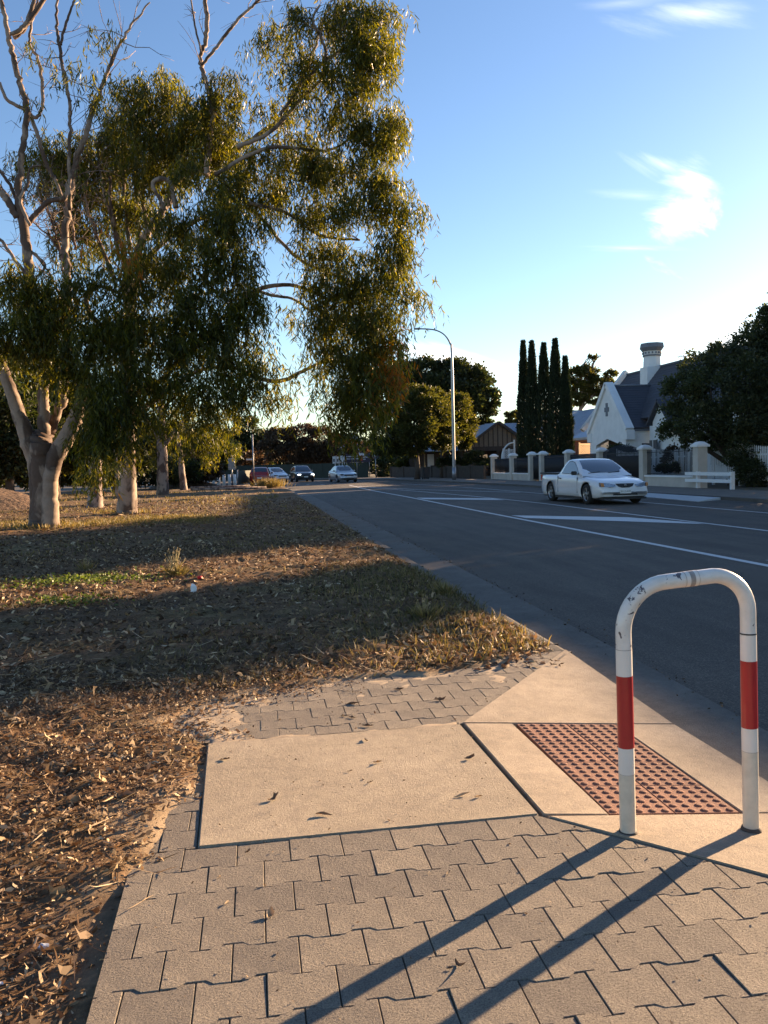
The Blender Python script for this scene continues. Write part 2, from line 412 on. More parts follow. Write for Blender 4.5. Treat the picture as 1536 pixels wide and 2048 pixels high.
# ------------------------------------------------------------------ object helpers
def tag(o, label=None, cat=None, group=None, kind=None):
    if label: o['label'] = label
    if cat: o['category'] = cat
    if group: o['group'] = group
    if kind: o['kind'] = kind
    return o
def empty(name, loc=(0, 0, 0), rz=0.0):
    o = bpy.data.objects.new(name, None)
    o.location = loc; o.rotation_euler = (0, 0, rz)
    o.empty_display_size = 0.2
    col.objects.link(o)
    return o
def link(name, me, mat=None, parent=None):
    o = bpy.data.objects.new(name, me)
    if mat is not None and not me.materials:
        for mm in (mat if isinstance(mat, (list, tuple)) else [mat]):
            me.materials.append(mm)
    if parent is not None:
        o.parent = parent
    col.objects.link(o)
    return o
class MB:
    def __init__(s): s.v = []; s.f = []; s.sm = []; s.mi = []
    def add(s, vs, fs, smooth=False, mi=0):
        k = len(s.v)
        s.v += [tuple(v) for v in vs]
        s.f += [tuple(i + k for i in f) for f in fs]
        s.sm += [smooth] * len(fs); s.mi += [mi] * len(fs)
        return s
    def box(s, x0, x1, y0, y1, z0, z1, mi=0):
        v = [(x0, y0, z0), (x1, y0, z0), (x1, y1, z0), (x0, y1, z0), (x0, y0, z1), (x1, y0, z1), (x1, y1, z1), (x0, y1, z1)]
        return s.add(v, [(0, 3, 2, 1), (4, 5, 6, 7), (0, 1, 5, 4), (1, 2, 6, 5), (2, 3, 7, 6), (3, 0, 4, 7)], False, mi)
    def bar(s, a, b, w, h, up=(0, 0, 1)):
        a = Vector(a); b = Vector(b); d = (b - a).normalized()
        u = Vector(up)
        if abs(d.dot(u)) > 0.99: u = Vector((0, 1, 0))
        r = d.cross(u).normalized(); u = r.cross(d).normalized()
        v = []
        for p in (a, b):
            for sx, sz in ((-1, -1), (1, -1), (1, 1), (-1, 1)):
                v.append(p + r * sx * w / 2 + u * sz * h / 2)
        return s.add(v, [(0, 3, 2, 1), (4, 5, 6, 7), (0, 1, 5, 4), (1, 2, 6, 5), (2, 3, 7, 6), (3, 0, 4, 7)])
    def tube(s, pts, radii, n=8, cap=True):
        pts = [Vector(p) for p in pts]
        if isinstance(radii, (int, float)): radii = [radii] * len(pts)
        d0 = (pts[1] - pts[0]).normalized()
        u = Vector((0, 0, 1)) if abs(d0.z) < 0.9 else Vector((1, 0, 0))
        r = d0.cross(u).normalized()
        vs = []
        for i, p in enumerate(pts):
            a = pts[max(0, i - 1)]; b = pts[min(len(pts) - 1, i + 1)]
            d = (b - a).normalized()
            r = (r - d * r.dot(d)).normalized()
            q = d.cross(r)
            for k in range(n):
                t = 2 * PI * k / n
                vs.append(p + (r * math.cos(t) + q * math.sin(t)) * radii[i])
        fs = []
        for i in range(len(pts) - 1):
            for k in range(n):
                k2 = (k + 1) % n
                fs.append((i * n + k, i * n + k2, (i + 1) * n + k2, (i + 1) * n + k))
        if cap:
            fs.append(tuple(reversed(range(n))))
            fs.append(tuple((len(pts) - 1) * n + k for k in range(n)))
        return s.add(vs, fs, True)
    def prism(s, poly, z0, z1):
        n = len(poly)
        v = [(p[0], p[1], z0 if not callable(z0) else z0(*p)) for p in poly] + [(p[0], p[1], z1 if not callable(z1) else z1(*p)) for p in poly]
        f = [tuple(reversed(range(n))), tuple(range(n, 2 * n))] + [(i, (i + 1) % n, n + (i + 1) % n, n + i) for i in range(n)]
        return s.add(v, f)
    def mesh(s, name):
        me = bpy.data.meshes.new(name)
        me.from_pydata(s.v, [], s.f)
        me.polygons.foreach_set('use_smooth', s.sm)
        if any(s.mi): me.polygons.foreach_set('material_index', s.mi)
        me.update()
        return me
    def build(s, name, mat=None, parent=None):
        return link(name, s.mesh(name), mat, parent)
def bevel_mesh(me, w, seg=1):
    bm = bmesh.new(); bm.from_mesh(me)
    bmesh.ops.bevel(bm, geom=bm.edges[:], offset=w, segments=seg, affect='EDGES')
    bm.to_mesh(me); bm.free()
    return me
def np_mesh(name, V, faces, tint=None, smooth=False):
    """faces: list of int arrays (n,k). tint: list of float arrays per face"""
    me = bpy.data.meshes.new(name)
    V = np.asarray(V, dtype=np.float32).reshape(-1, 3)
    me.vertices.add(len(V)); me.vertices.foreach_set('co', V.ravel())
    loops = np.concatenate([f.ravel() for f in faces]).astype(np.int32)
    sizes = np.concatenate([np.full(len(f), f.shape[1]) for f in faces]).astype(np.int32)
    starts = np.concatenate([[0], np.cumsum(sizes)[:-1]]).astype(np.int32)
    me.loops.add(len(loops)); me.loops.foreach_set('vertex_index', loops)
    me.polygons.add(len(sizes)); me.polygons.foreach_set('loop_start', starts)
    try: me.polygons.foreach_set('loop_total', sizes)
    except Exception: pass
    me.polygons.foreach_set('use_smooth', np.full(len(sizes), smooth))
    me.update(calc_edges=True)
    if tint is not None:
        a = me.attributes.new('tint', 'FLOAT', 'FACE')
        a.data.foreach_set('value', np.concatenate(tint).astype(np.float32))
    return me
def norm(a): return a / np.maximum(np.linalg.norm(a, axis=1, keepdims=True), 1e-9)
def leaf_np(name, base, d, L, W, curl, tint, detail=True, roll=None):
    """sickle leaves: base point, direction, length, half-width, curl"""
    N = len(base)
    d = norm(d)
    ref = rng.normal(size=(N, 3))
    s = norm(np.cross(d, ref)); n = np.cross(d, s)
    L = L[:, None]; W = W[:, None]; c = curl[:, None]
    if detail:
        p0 = base
        m1 = base + d * L * 0.33 + n * c * L * 0.10
        m2 = base + d * L * 0.70 + n * c * L * 0.30
        tp = base + d * L + n * c * L * 0.62
        V = np.stack([p0, m1 - s * W, m1 + s * W, m2 - s * W * 0.7 + s * c * W, m2 + s * W * 0.7 + s * c * W, tp], 1)
        k = np.arange(N)[:, None] * 6
        f1 = np.concatenate([k + 0, k + 2, k + 1], 1)
        f2 = np.concatenate([k + 1, k + 2, k + 4, k + 3], 1)
        f3 = np.concatenate([k + 3, k + 4, k + 5], 1)
        return np_mesh(name, V, [f1, f2, f3], [tint, tint, tint])
    V = np.stack([base, base + d * L * 0.5 - s * W, base + d * L, base + d * L * 0.5 + s * W], 1)
    k = np.arange(N)[:, None] * 4
    return np_mesh(name, V, [np.concatenate([k, k + 1, k + 2, k + 3], 1)], [tint])
def catmull(pts, n=6):
    P_ = [pts[0]] + list(pts) + [pts[-1]]
    out = []
    for i in range(1, len(P_) - 2):
        a, b, c, d = (np.array(P_[i + j], dtype=float) for j in (-1, 0, 1, 2))
        for k in range(n):
            t = k / n
            out.append(tuple(0.5 * ((2 * b) + (c - a) * t + (2 * a - 5 * b + 4 * c - d) * t * t + (3 * b - a - 3 * c + d) * t ** 3)))
    out.append(tuple(pts[-1]))
    return out
def vnoise(x, y, scale, seed=0):
    x = np.asarray(x) * scale + seed * 17.3; y = np.asarray(y) * scale + seed * 7.7
    xi = np.floor(x).astype(np.int64); yi = np.floor(y).astype(np.int64)
    fx = x - xi; fy = y - yi
    fx = fx * fx * (3 - 2 * fx); fy = fy * fy * (3 - 2 * fy)
    def h(a, b):
        v = (a * 374761393 + b * 668265263 + seed * 982451653) & 0xffffffff
        v = ((v ^ (v >> 13)) * 1274126177) & 0xffffffff
        return ((v ^ (v >> 16)) & 0xffff) / 65535.0
    return (h(xi, yi) * (1 - fx) + h(xi + 1, yi) * fx) * (1 - fy) + (h(xi, yi + 1) * (1 - fx) + h(xi + 1, yi + 1) * fx) * fy
def fbm(x, y, scale, seed=0, oct=4):
    s = 0; a = 0.5; t = 0
    for i in range(oct):
        s = s + a * vnoise(x, y, scale * 2 ** i, seed + i); t += a; a *= 0.5
    return s / t

# ================================================================== THE GROUND
RZ = -0.10                       # road surface level
# --- country ground far out
MB().add([(-900, -200, -0.35), (900, -200, -0.35), (900, 1500, -0.35), (-900, 1500, -0.35)], [(0, 1, 2, 3)]).build('ground', M['country'])
tag(bpy.data.objects['ground'], kind='structure')

# --- the verge: one sheet, lower than the paving, with a ragged edge that spills onto it
PAVED = [(-0.44, -2.0), (-0.445, 2.3), (-0.47, 2.56), (-0.38, 2.70), (-0.29, 2.80), (-0.36, 2.95), (-0.35, 3.2), (-0.25, 3.32), (-0.245, 4.0), (-0.30, 4.08), (-0.42, 4.36), (-0.24, 4.66),
         (0.39, 4.92), (1.0, 4.93), (1.5, 5.08), (1.95, 5.33), (2.3, 5.4), (2.3, -2.0)]
def sdist(x, y, poly):
    x = np.asarray(x, float); y = np.asarray(y, float)
    dmin = np.full(x.shape, 1e9); inside = np.zeros(x.shape, bool)
    n = len(poly)
    for i in range(n):
        x0, y0 = poly[i]; x1, y1 = poly[(i + 1) % n]
        ex, ey = x1 - x0, y1 - y0
        t = np.clip(((x - x0) * ex + (y - y0) * ey) / (ex * ex + ey * ey), 0, 1)
        dmin = np.minimum(dmin, np.hypot(x - x0 - ex * t, y - y0 - ey * t))
        c = ((y0 > y) != (y1 > y)) & (x < (x1 - x0) * (y - y0) / (y1 - y0 + 1e-12) + x0)
        inside ^= c
    return np.where(inside, -dmin, dmin)
def verge_z(x, y):
    d = sdist(x, y, PAVED)
    dn = d + (fbm(x, y, 5.0, 3) - 0.5) * 0.14
    k = np.clip(dn / 0.10, 0, 1); k = k * k * (3 - 2 * k)
    low = np.clip((2.75 - y) / 0.25, 0, 1) * (np.asarray(x) < 0)
    near = 0.014 - 0.038 * low
    amp = np.clip(d / 0.6, 0.15, 1)
    h = near + ((fbm(x, y, 2.2, 5) - 0.5) * 0.09 + (fbm(x, y, 9.0, 8) - 0.5) * 0.045) * amp + (fbm(x, y, 0.25, 9) - 0.5) * 0.15 * np.clip((d - 2) / 6, 0, 1)
    h = h + 0.03 * np.clip(d / 1.5, 0, 1) * (1 - low)
    edge = np.clip((1.97 - np.asarray(x)) / 0.35, 0, 1)
    h = np.where(d > 0, h * edge + 0.012 * (1 - edge), h)
    return -0.013 * (1 - k) + h * k
xs = np.unique(np.concatenate([np.linspace(-90, -12, 20), np.linspace(-12, -3, 50), np.linspace(-3, 1.95, 190)]))
ys = [-2.0]
while ys[-1] < 62:
    y = ys[-1]; ys.append(y + (0.1 if y < 1.4 else 0.025 if y < 6.5 else 0.025 * (1 + (y - 6.5) * 0.35)))
ys[-1] = 62.0
ys = np.array(ys)
X, Y = np.meshgrid(xs, ys)
Z = verge_z(X, Y)
RAMPP = [(0.99, 2.85), (1.54, 2.285), (2.08, 1.7), (2.3, 1.5), (2.3, 5.4), (2.085, 5.42), (0.985, 3.985)]
Z = Z - 0.25 * np.clip(-sdist(X, Y, RAMPP) / 0.06, 0, 1)
nx, ny = len(xs), len(ys)
idx = np.arange(nx * ny).reshape(ny, nx)
F4 = np.stack([idx[:-1, :-1], idx[:-1, 1:], idx[1:, 1:], idx[1:, :-1]], -1).reshape(-1, 4)
me = np_mesh('verge', np.stack([X, Y, Z], -1).reshape(-1, 3), [F4], None, True)
d = sdist(X, Y, PAVED).ravel()
sandv = np.clip(1 - (d + (fbm(X, Y, 4, 21).ravel() - 0.5) * 0.5) / 0.16, 0, 1) * np.where((Y.ravel() > 2.6), 1.0, 0.35)
sandv = np.where(d < -0.02, 0.85, sandv)
pathy = np.clip((fbm(X, Y, 0.5, 31).ravel() - 0.35) * 2, 0, 1) * np.clip((Y.ravel() - 25) / 15, 0, 1) * 0.5
sandv = np.maximum(sandv, pathy)
a = me.attributes.new('sand', 'FLOAT', 'POINT'); a.data.foreach_set('value', sandv.astype(np.float32))
tag(link('verge', me, M['soil']), kind='structure')

# --- asphalt
left_edge = [(2.45, -3), (2.5, 3.0), (2.60, 6), (2.68, 10), (2.75, 20), (2.75, 50), (2.4, 57), (1.2, 61), (-2.0, 63.2), (-12, 65), (-60, 66)]
right_edge = [(15.2, -3), (15.2, 46), (14.6, 60), (12.6, 78), (9.2, 90), (3, 98), (-12, 103), (-60, 106)]
mb = MB()
def strip(mb, A, B, z):
    """quads between two polylines of equal count"""
    n = len(A)
    v = [(p[0], p[1], z) for p in A] + [(p[0], p[1], z) for p in B]
    return mb.add(v, [(i, n + i, n + i + 1, i + 1) for i in range(n - 1)])
def resample(poly, n):
    pts = [Vector((p[0], p[1])) for p in poly]
    L = [0]
    for i in range(1, len(pts)): L.append(L[-1] + (pts[i] - pts[i - 1]).length)
    out = []
    for k in range(n):
        t = L[-1] * k / (n - 1)
        j = max(i for i in range(len(L)) if L[i] <= t + 1e-9); j = min(j, len(L) - 2)
        f = (t - L[j]) / (L[j + 1] - L[j])
        out.append(tuple(pts[j].lerp(pts[j + 1], f)))
    return out
poly = left_edge + right_edge[::-1]
mb.add([(p[0], p[1], RZ) for p in poly], [tuple(range(len(poly)))])
me = mb.mesh('road')
bm = bmesh.new(); bm.from_mesh(me); bmesh.ops.triangulate(bm, faces=bm.faces[:]); bm.to_mesh(me); bm.free()
if me.polygons[0].normal.z < 0: me.flip_normals()
tag(link('road', me, M['asphalt']), kind='structure')

# --- near kerb and gutter (kerb dropped at the ramp between y 1.7 and 5.4)
def kz(y):
    if y > 5.4 or y < 1.75: return 0.0
    if y > 3.97: return -0.075 * (5.4 - y) / 1.43
    if y > 2.86: return -0.075
    return -0.075 * (y - 1.75) / 1.11
ky = [-3, 1.0, 1.75, 2.3, 2.86, 3.4, 3.97, 4.5, 5.0, 5.4, 6, 8, 12, 20, 35, 50, 56]
def gx(y): return np.interp(y, [-3, 3, 6, 10, 20, 60], [2.46, 2.51, 2.61, 2.69, 2.76, 2.76])
secs = []
for y in ky:
    z = kz(y)
    z = z - 0.03 if 1.8 < y < 5.3 else z
    secs.append([(1.95, y, -0.3), (1.95, y, z), (2.06, y, z + 0.002), (2.09, y, z - 0.008), (2.14, y, RZ - 0.012), (float(gx(y)), y, RZ + 0.003), (float(gx(y)) + 0.0, y, -0.3)])
turn = [(1.0, 60.2), (-2.0, 62.4), (-12, 64.2), (-60, 65.2)]
v = [p for s in secs for p in s]
k = len(secs[0])
f = [(i * k + j, (i + 1) * k + j, (i + 1) * k + j + 1, i * k + j + 1) for i in range(len(secs) - 1) for j in range(k - 1)]
for s_, nm in ((0, 'kerb'),):
    o = MB().add(v, [tuple(reversed(q)) for q in f]).build('kerb', M['gutter'])
    tag(o, kind='structure')
mb = MB()
for y in np.arange(5.6, 40, 2.4):
    mb.box(1.96, 2.10, y - .006, y + .006, -0.02, 0.0035)
tag(mb.build('kerb_joint', M['brown_wall']), kind='structure')
# far corner kerb round into the side road
cpts = catmull([(2.0, 56, 0), (1.7, 58.5, 0), (0.3, 60.6, 0), (-2.5, 62.2, 0), (-12, 64, 0), (-60, 65, 0)], 5)
mb = MB()
for a_, b_ in zip(cpts[:-1], cpts[1:]): mb.bar((a_[0], a_[1], -0.05), (b_[0], b_[1], -0.05), 0.3, 0.14)
tag(mb.build('kerb', M['farpath']), kind='structure')
# far side kerb + footpath + yards
fk = [(15.2, -3), (15.2, 46), (14.6, 60), (12.6, 78), (9.2, 90), (3, 98), (-12, 103), (-60, 106)]
mb = MB()
for a_, b_ in zip(fk[:-1], fk[1:]): mb.bar((a_[0] + .07, a_[1], -0.06), (b_[0] + .07, b_[1], -0.06), 0.16, 0.13)
tag(mb.build('kerb', M['gutter']), kind='structure')
A_ = [(p[0] + 0.14, p[1]) for p in fk]
Bf = [(19.0, -3), (19.0, 46), (18.8, 62), (17.2, 81), (12.6, 94.5), (4, 102), (-12, 107), (-60, 110)]
tag(strip(MB(), A_, Bf, 0.0).build('footpath', M['farpath']), kind='structure')
Cf = [(140, -3), (140, 46), (140, 70), (140, 120), (120, 200), (60, 260), (-12, 260), (-60, 260)]
tag(strip(MB(), Bf, Cf, -0.02).build('front_yard_ground', M['country']), kind='structure')
# light concrete crossover on the far kerb
mb = MB().prism([(13.95, 24.6), (15.15, 25.3), (15.2, 31.5), (14.3, 31.0)], RZ, lambda x, y: RZ + 0.012 + 0.07 * max(0, (x - 13.9) / 1.3))
tag(mb.build('driveway_crossing', simple('pale_concrete', (0.50, 0.50, 0.49), 0.85, var=0.1)), kind='structure')

# --- painted markings
LZ = RZ + 0.004
def ribbon(name, pts, w, z=LZ):
    pts = [Vector((p[0], p[1])) for p in pts]
    Lp, Rp = [], []
    for i, p in enumerate(pts):
        a_ = pts[max(0, i - 1)]; b_ = pts[min(len(pts) - 1, i + 1)]
        d_ = (b_ - a_).normalized(); n_ = Vector((-d_.y, d_.x))
        Lp.append(p + n_ * w / 2); Rp.append(p - n_ * w / 2)
    o = strip(MB(), Lp, Rp, z).build(name, M['line'])
    if o.data.polygons[0].normal.z < 0: o.data.flip_normals()
    return tag(o, kind='structure')
def gp(*pts): return [tuple(G(px, py, RZ)[:2]) for px, py in pts]
def smooth2(p, n=6): return [q[:2] for q in catmull([(a[0], a[1], 0) for a in p], n)]
ribbon('road_line', smooth2([(6.45, -3), (6.45, 12), (6.45, 22), (6.6, 36), (6.6, 47), (7.0, 62)]), 0.13)
ribbon('road_line', smooth2([(9.48, -3), (9.48, 20), (9.5, 28), (8.9, 38), (7.6, 51), (6.9, 56)]), 0.10, LZ + 0.0008)
ribbon('road_line', smooth2([(12.45, -3), (12.45, 36), (12.2, 48), (11.0, 62)]), 0.09)
ribbon('road_line', gp((1040, 985), (830, 979), (700, 972)), 0.14, LZ + 0.0016)
ribbon('road_line', gp((562, 995), (640, 988), (724, 981)), 0.12, LZ + 0.0024)
ribbon('road_line', gp((682, 974), (880, 968)), 0.14, LZ + 0.0032)
def bar_mark(poly):
    o = MB().add([(p[0], p[1], LZ + 0.004) for p in poly], [tuple(range(len(poly)))]).build('island_marking', M['line'])
    if o.data.polygons[0].normal.z < 0: o.data.flip_normals()
    tag(o, kind='structure')
bar_mark([(6.66, 21.1), (6.66, 19.9), (8.6, 17.2), (9.33, 16.2), (9.36, 16.6), (8.9, 18.9)])
bar_mark([(6.75, 34.6), (6.75, 32.8), (9.2, 29.9), (9.25, 31.6)])
bar_mark([(6.75, 10.2), (6.75, 9.0), (9.33, 4.6), (9.33, 5.9)])
for i in range(7):
    y = 66 + i * 2.1
    bar_mark([(5.3 - i * 1.0, y), (5.55 - i * 1.0, y), (5.4 - i * 1.0, y + 1.0), (5.15 - i * 1.0, y + 1.0)])

# ================================================================== PAVING
footpath = tag(empty('footpath'), kind='structure')
LP, HP, A = 0.178, 0.1555, 0.0085
X0, Y0 = -0.011, 2.244
GAP = 0.0024
def halfplane_clip(me, planes, world_off):
    bm = bmesh.new(); bm.from_mesh(me)
    for (px, py, nx_, ny_) in planes:
        geom = bm.verts[:] + bm.edges[:] + bm.faces[:]
        r = bmesh.ops.bisect_plane(bm, geom=geom, plane_co=(px - world_off[0], py - world_off[1], 0), plane_no=(nx_, ny_, 0), clear_outer=True)
        ed = [e for e in r['geom_cut'] if isinstance(e, bmesh.types.BMEdge)]
        if ed:
            bmesh.ops.holes_fill(bm, edges=ed, sides=0)
    ok = len(bm.verts) > 3
    bm.to_mesh(me); bm.free()
    return ok
def paver_outline():
    g = GAP / 2
    L2 = LP / 2
    pts = []
    # bottom boundary (joints of this row end in the low flat): y = -a near corners, +a in the middle
    def edge(y, s, rev):
        xs_ = [-L2 + g, -L2 * 0.52, -L2 * 0.30, L2 * 0.30, L2 * 0.52, L2 - g]
        zs_ = [s * -A, s * -A, s * A, s * A, s * -A, s * -A]
        p = [(a, y + b) for a, b in zip(xs_, zs_)]
        return p[::-1] if rev else p
    pts += edge(g, 1, False)
    pts += edge(HP - g, -1, True)
    return pts
def make_paver(name, cr=0.0018):
    o = paver_outline()
    n = len(o)
    c = Vector((0, HP / 2))
    mb = MB()
    ins = []
    for p in o:
        q = Vector(p); ins.append((q.x - math.copysign(cr, q.x), q.y - math.copysign(cr, q.y - HP / 2)))
    v = [(p[0], p[1], -0.05) for p in o] + [(p[0], p[1], -0.003) for p in o] + [(p[0], p[1], 0.0) for p in ins]
    f = [(i, (i + 1) % n, n + (i + 1) % n, n + i) for i in range(n)] + [(n + i, n + (i + 1) % n, 2 * n + (i + 1) % n, 2 * n + i) for i in range(n)] + [tuple(2 * n + i for i in range(n))]
    mb.add(v, f)
    me = mb.mesh(name)
    me.materials.append(M['paver'])
    return me
paver_me = make_paver('paver')
ROT = 0.010
def in_planes(x, y, planes, m=0.0):
    return all((x - p[0]) * p[2] + (y - p[1]) * p[3] < m for p in planes)
def lay(planes, yr, xr):
    n = 0
    for r in range(yr[0], yr[1]):
        for c in range(xr[0], xr[1]):
            x = X0 + LP * (c + 0.5 * (r % 2)) + LP / 2
            y = Y0 + HP * r
            x2 = x + 0.0; y2 = y + ROT * x
            corners = [(x2 + sx * LP / 2, y2 + sy * HP) for sx in (-1, 1) for sy in (0, 1)]
            ins = [in_planes(a, b, planes, 0.0) for a, b in corners]
            if not any(in_planes(a, b, planes, 0.0) for a, b in corners + [(x2, y2 + HP / 2)]): continue
            z = rnd.uniform(-0.0012, 0.0012)
            if all(ins):
                me_ = paver_me
            else:
                me_ = make_paver('paver_cut')
                if not halfplane_clip(me_, planes, (x2, y2)) or len(me_.polygons) < 5: continue
            o = link('paver', me_, None, footpath)
            o.location = (x2, y2, z)
            o.rotation_euler = (rnd.uniform(-1, 1) * 0.007, rnd.uniform(-1, 1) * 0.008, 0)
            n += 1
    return n
def pl(p, q):   # half-plane: keep the left side of p->q
    dx, dy = q[0] - p[0], q[1] - p[1]; L = math.hypot(dx, dy)
    return (p[0], p[1], dy / L, -dx / L)
n1 = lay([pl((-0.44, 2.3), (-0.42, 1.0)), pl((1.0, 2.866), (-0.3, 2.857)), pl((1.53, 2.285), (1.0, 2.855))], (-6, 5), (-3, 13))
n2 = lay([(0, 3.985, 0, -1), pl((1.01, 4.0), (2.06, 5.30)), (-0.62, 0, -1, 0)], (10, 20), (-4, 12))
n3 = lay([pl((-0.240, 2.85), (-0.267, 3.96)), (0, 2.860, 0, -1), (0, 3.36, 0, 1), (-0.50, 0, -1, 0)], (3, 11), (-4, 0))
print('pavers', n1, n2, n3)

def slabobj(name, poly, zf, thick, mat, parent, bw=0.004, kind=None):
    me = MB().prism(poly, lambda x, y: zf(x, y) - thick, zf).mesh(name)
    if me.polygons[1].normal.z < 0: me.flip_normals()
    if bw: bevel_mesh(me, bw, 2)
    o = link(name, me, mat, parent)
    if kind: tag(o, kind=kind)
    return o
slabobj('concrete_slab', [(-0.262, 3.960), (-0.235, 2.862), (0.997, 2.872), (0.975, 3.975)], lambda x, y: 0.005, 0.07, M['slab'], footpath, 0.006)
rampo = tag(empty('kerb_ramp'), kind='structure')
def rz(x, y=0): return 0.006 - 0.088 * max(0.0, (x - 1.0)) / 1.12
slabobj('ramp_slab', [(0.995, 3.975), (1.012, 2.868), (1.262, 2.860), (1.245, 3.975)], rz, 0.08, M['ramp'], rampo)
slabobj('ramp_slab', [(1.795, 3.975), (1.805, 2.860), (2.12, 2.860), (2.12, 3.975)], rz, 0.08, M['ramp'], rampo, 0.003)
def plane_fn(a, b, c):
    a, b, c = Vector(a), Vector(b), Vector(c)
    n = (b - a).cross(c - a)
    return lambda x, y: a.z - (n.x * (x - a.x) + n.y * (y - a.y)) / n.z
wf = plane_fn((1.0, 3.985, 0.006), (2.12, 3.985, rz(2.12)), (2.08, 5.42, 0.004))
slabobj('ramp_wing', [(0.985, 3.985), (2.12, 3.985), (2.085, 5.42)], wf, 0.08, M['ramp'], rampo, 0.004)
wf2 = plane_fn((1.0, 2.853, 0.006), (2.12, 2.85, rz(2.12)), (2.08, 1.70, 0.004))
slabobj('ramp_wing', [(1.02, 2.853), (1.54, 2.290), (2.08, 1.70), (2.12, 2.85)], wf2, 0.08, M['ramp'], rampo, 0.004)
# tactile tiles with studs
def tile_mesh():
    return bevel_mesh(MB().box(-0.131, 0.131, -0.1375, 0.1375, -0.04, 0).mesh('tactile_tile'), 0.002)
tm = tile_mesh(); tm.materials.append(M['tactile'])
sm = MB()
n = 10
rings = [(0.0150, 0.0), (0.0140, 0.0030), (0.0095, 0.0050), (0.0, 0.0054)]
vs = []
for r_, z_ in rings[:-1]:
    vs += [(r_ * math.cos(2 * PI * k / n), r_ * math.sin(2 * PI * k / n), z_) for k in range(n)]
fs = [(i * n + k, i * n + (k + 1) % n, (i + 1) * n + (k + 1) % n, (i + 1) * n + k) for i in range(2) for k in range(n)] + [tuple(2 * n + k for k in range(n))]
sm.add(vs, fs, True)
stud_me = sm.mesh('stud'); stud_me.materials.append(M['tactile'])
slope = math.atan(0.088 / 1.12)
for i in range(2):
    for j in range(4):
        cx = 1.262 + 0.004 + 0.131 + i * 0.265; cy = 2.866 + 0.1375 + j * 0.2775
        t = link('tactile_tile', tm, None, rampo)
        t.location = (cx, cy, rz(cx) - 0.002); t.rotation_euler = (0, slope, 0)
        for a_ in range(5):
            for b_ in range(6):
                s_ = link('stud', stud_me, None, t)
                s_.location = (-0.131 + 0.0262 + a_ * 0.0524, -0.1375 + 0.0229 + b_ * 0.0458, 0.0)

# wind-blown sand lying over the far pavers and along the slab edge
gxs = np.arange(-0.62, 1.75, 0.02); gys = np.arange(3.93, 5.32, 0.02)
SX, SY = np.meshgrid(gxs, gys)
dS = -sdist(SX, SY, PAVED)                       # depth inside the paving
m_ = 0.75 * np.exp(-np.clip(dS, 0, 9) / 0.13) + 0.5 * np.clip((0.25 - SX) / 0.6, 0, 1) + 0.85 * np.exp(-np.abs(SY - 3.99) / 0.03) * (SX < 0.99) + (fbm(SX, SY, 7, 77) - 0.5) * 2.0 - 0.75
m_ = m_ - 3 * np.clip(0.05 - dS, 0, 1) / 0.05 * (dS < 0.0) - 3 * (((SX - 1.01) * 0.778 - (SY - 4.0) * 0.628) > -0.03)
SZ_ = np.clip(m_ * 0.009, -0.012, 0.0018) + (fbm(SX, SY, 22, 79) - 0.5) * 0.004
bad = (dS < -0.09) | ((SX - 1.01) * 0.778 - (SY - 4.0) * 0.628 > 0.0) | ((SX > -0.3) & (SY < 3.97) & (SX < -0.25))
ii = np.arange(SX.size).reshape(SX.shape)
FF = np.stack([ii[:-1, :-1], ii[:-1, 1:], ii[1:, 1:], ii[1:, :-1]], -1).reshape(-1, 4)
FF = FF[~bad.ravel()[FF].any(1)]
me = np_mesh('sand', np.stack([SX, SY, SZ_], -1).reshape(-1, 3), [FF], None, True)
tag(link('sand', me, simple('sand', (0.36, 0.28, 0.19), 0.95, var=0.18, scale=9, bmp=0.6, bscale=160, bdist=0.004)), kind='stuff')

# ================================================================== STEEL HOOP RAIL
def rail_path():
    """list of (point, arc length); legs are plumb in the ground, the hoop stands 0.93 m"""
    x0_, x1_, y_ = 1.250, 1.717, 2.675
    H_ = 0.882; Ra, Rb = 0.165, 0.130
    pts = [(x0_, y_, -0.06), (x0_, y_, 0.3), (x0_, y_, H_ - Ra - 0.01)]
    for k in range(1, 11):
        a = PI - PI / 2 * k / 10
        pts.append((x0_ + Ra + Ra * math.cos(a), y_, H_ - 0.01 - Ra + Ra * math.sin(a)))
    for k in range(0, 11):
        a = PI / 2 - PI / 2 * k / 10
        pts.append((x1_ - Rb + Rb * math.cos(a), y_, H_ - Rb + Rb * math.sin(a)))
    pts += [(x1_, y_, 0.3), (x1_, y_, -0.10)]
    return pts, x0_, x1_, y_
pts, rx0, rx1, ry = rail_path()
rail = tag(empty('hoop_rail', (rx0, ry, -0.01)), 'white steel hoop rail with two red bands beside the kerb ramp', 'rail')
def lp(p): return (p[0] - rx0, p[1] - ry, p[2] + 0.01)
RR = 0.0268
MB().tube([lp(p) for p in pts], RR, 28).build('tube', M['rail'], rail)
def band(x, z0, z1, mat, name, r=RR + 0.0007):
    MB().tube([lp((x, ry, z0)), lp((x, ry, z1))], r, 28, False).build(name, mat, rail)
band(rx0, 0.212, 0.304, M['rail_white'], 'reflective_sleeve'); band(rx0, 0.304, 0.556, M['rail_red'], 'red_band', RR + 0.0012); band(rx0, 0.556, 0.646, M['rail_white'], 'reflective_sleeve')
band(rx1, 0.248, 0.332, M['rail_white'], 'reflective_sleeve'); band(rx1, 0.332, 0.573, M['rail_red'], 'red_band', RR + 0.0012); band(rx1, 0.573, 0.666, M['rail_white'], 'reflective_sleeve')
band(rx0, -0.03, 0.210, M['rail_cream'], 'lower_leg_paint'); band(rx1, -0.06, 0.246, M['rail_cream'], 'lower_leg_paint')
band(rx1, 0.667, 0.672, M['black'], 'seam_ring', RR + 0.0016)
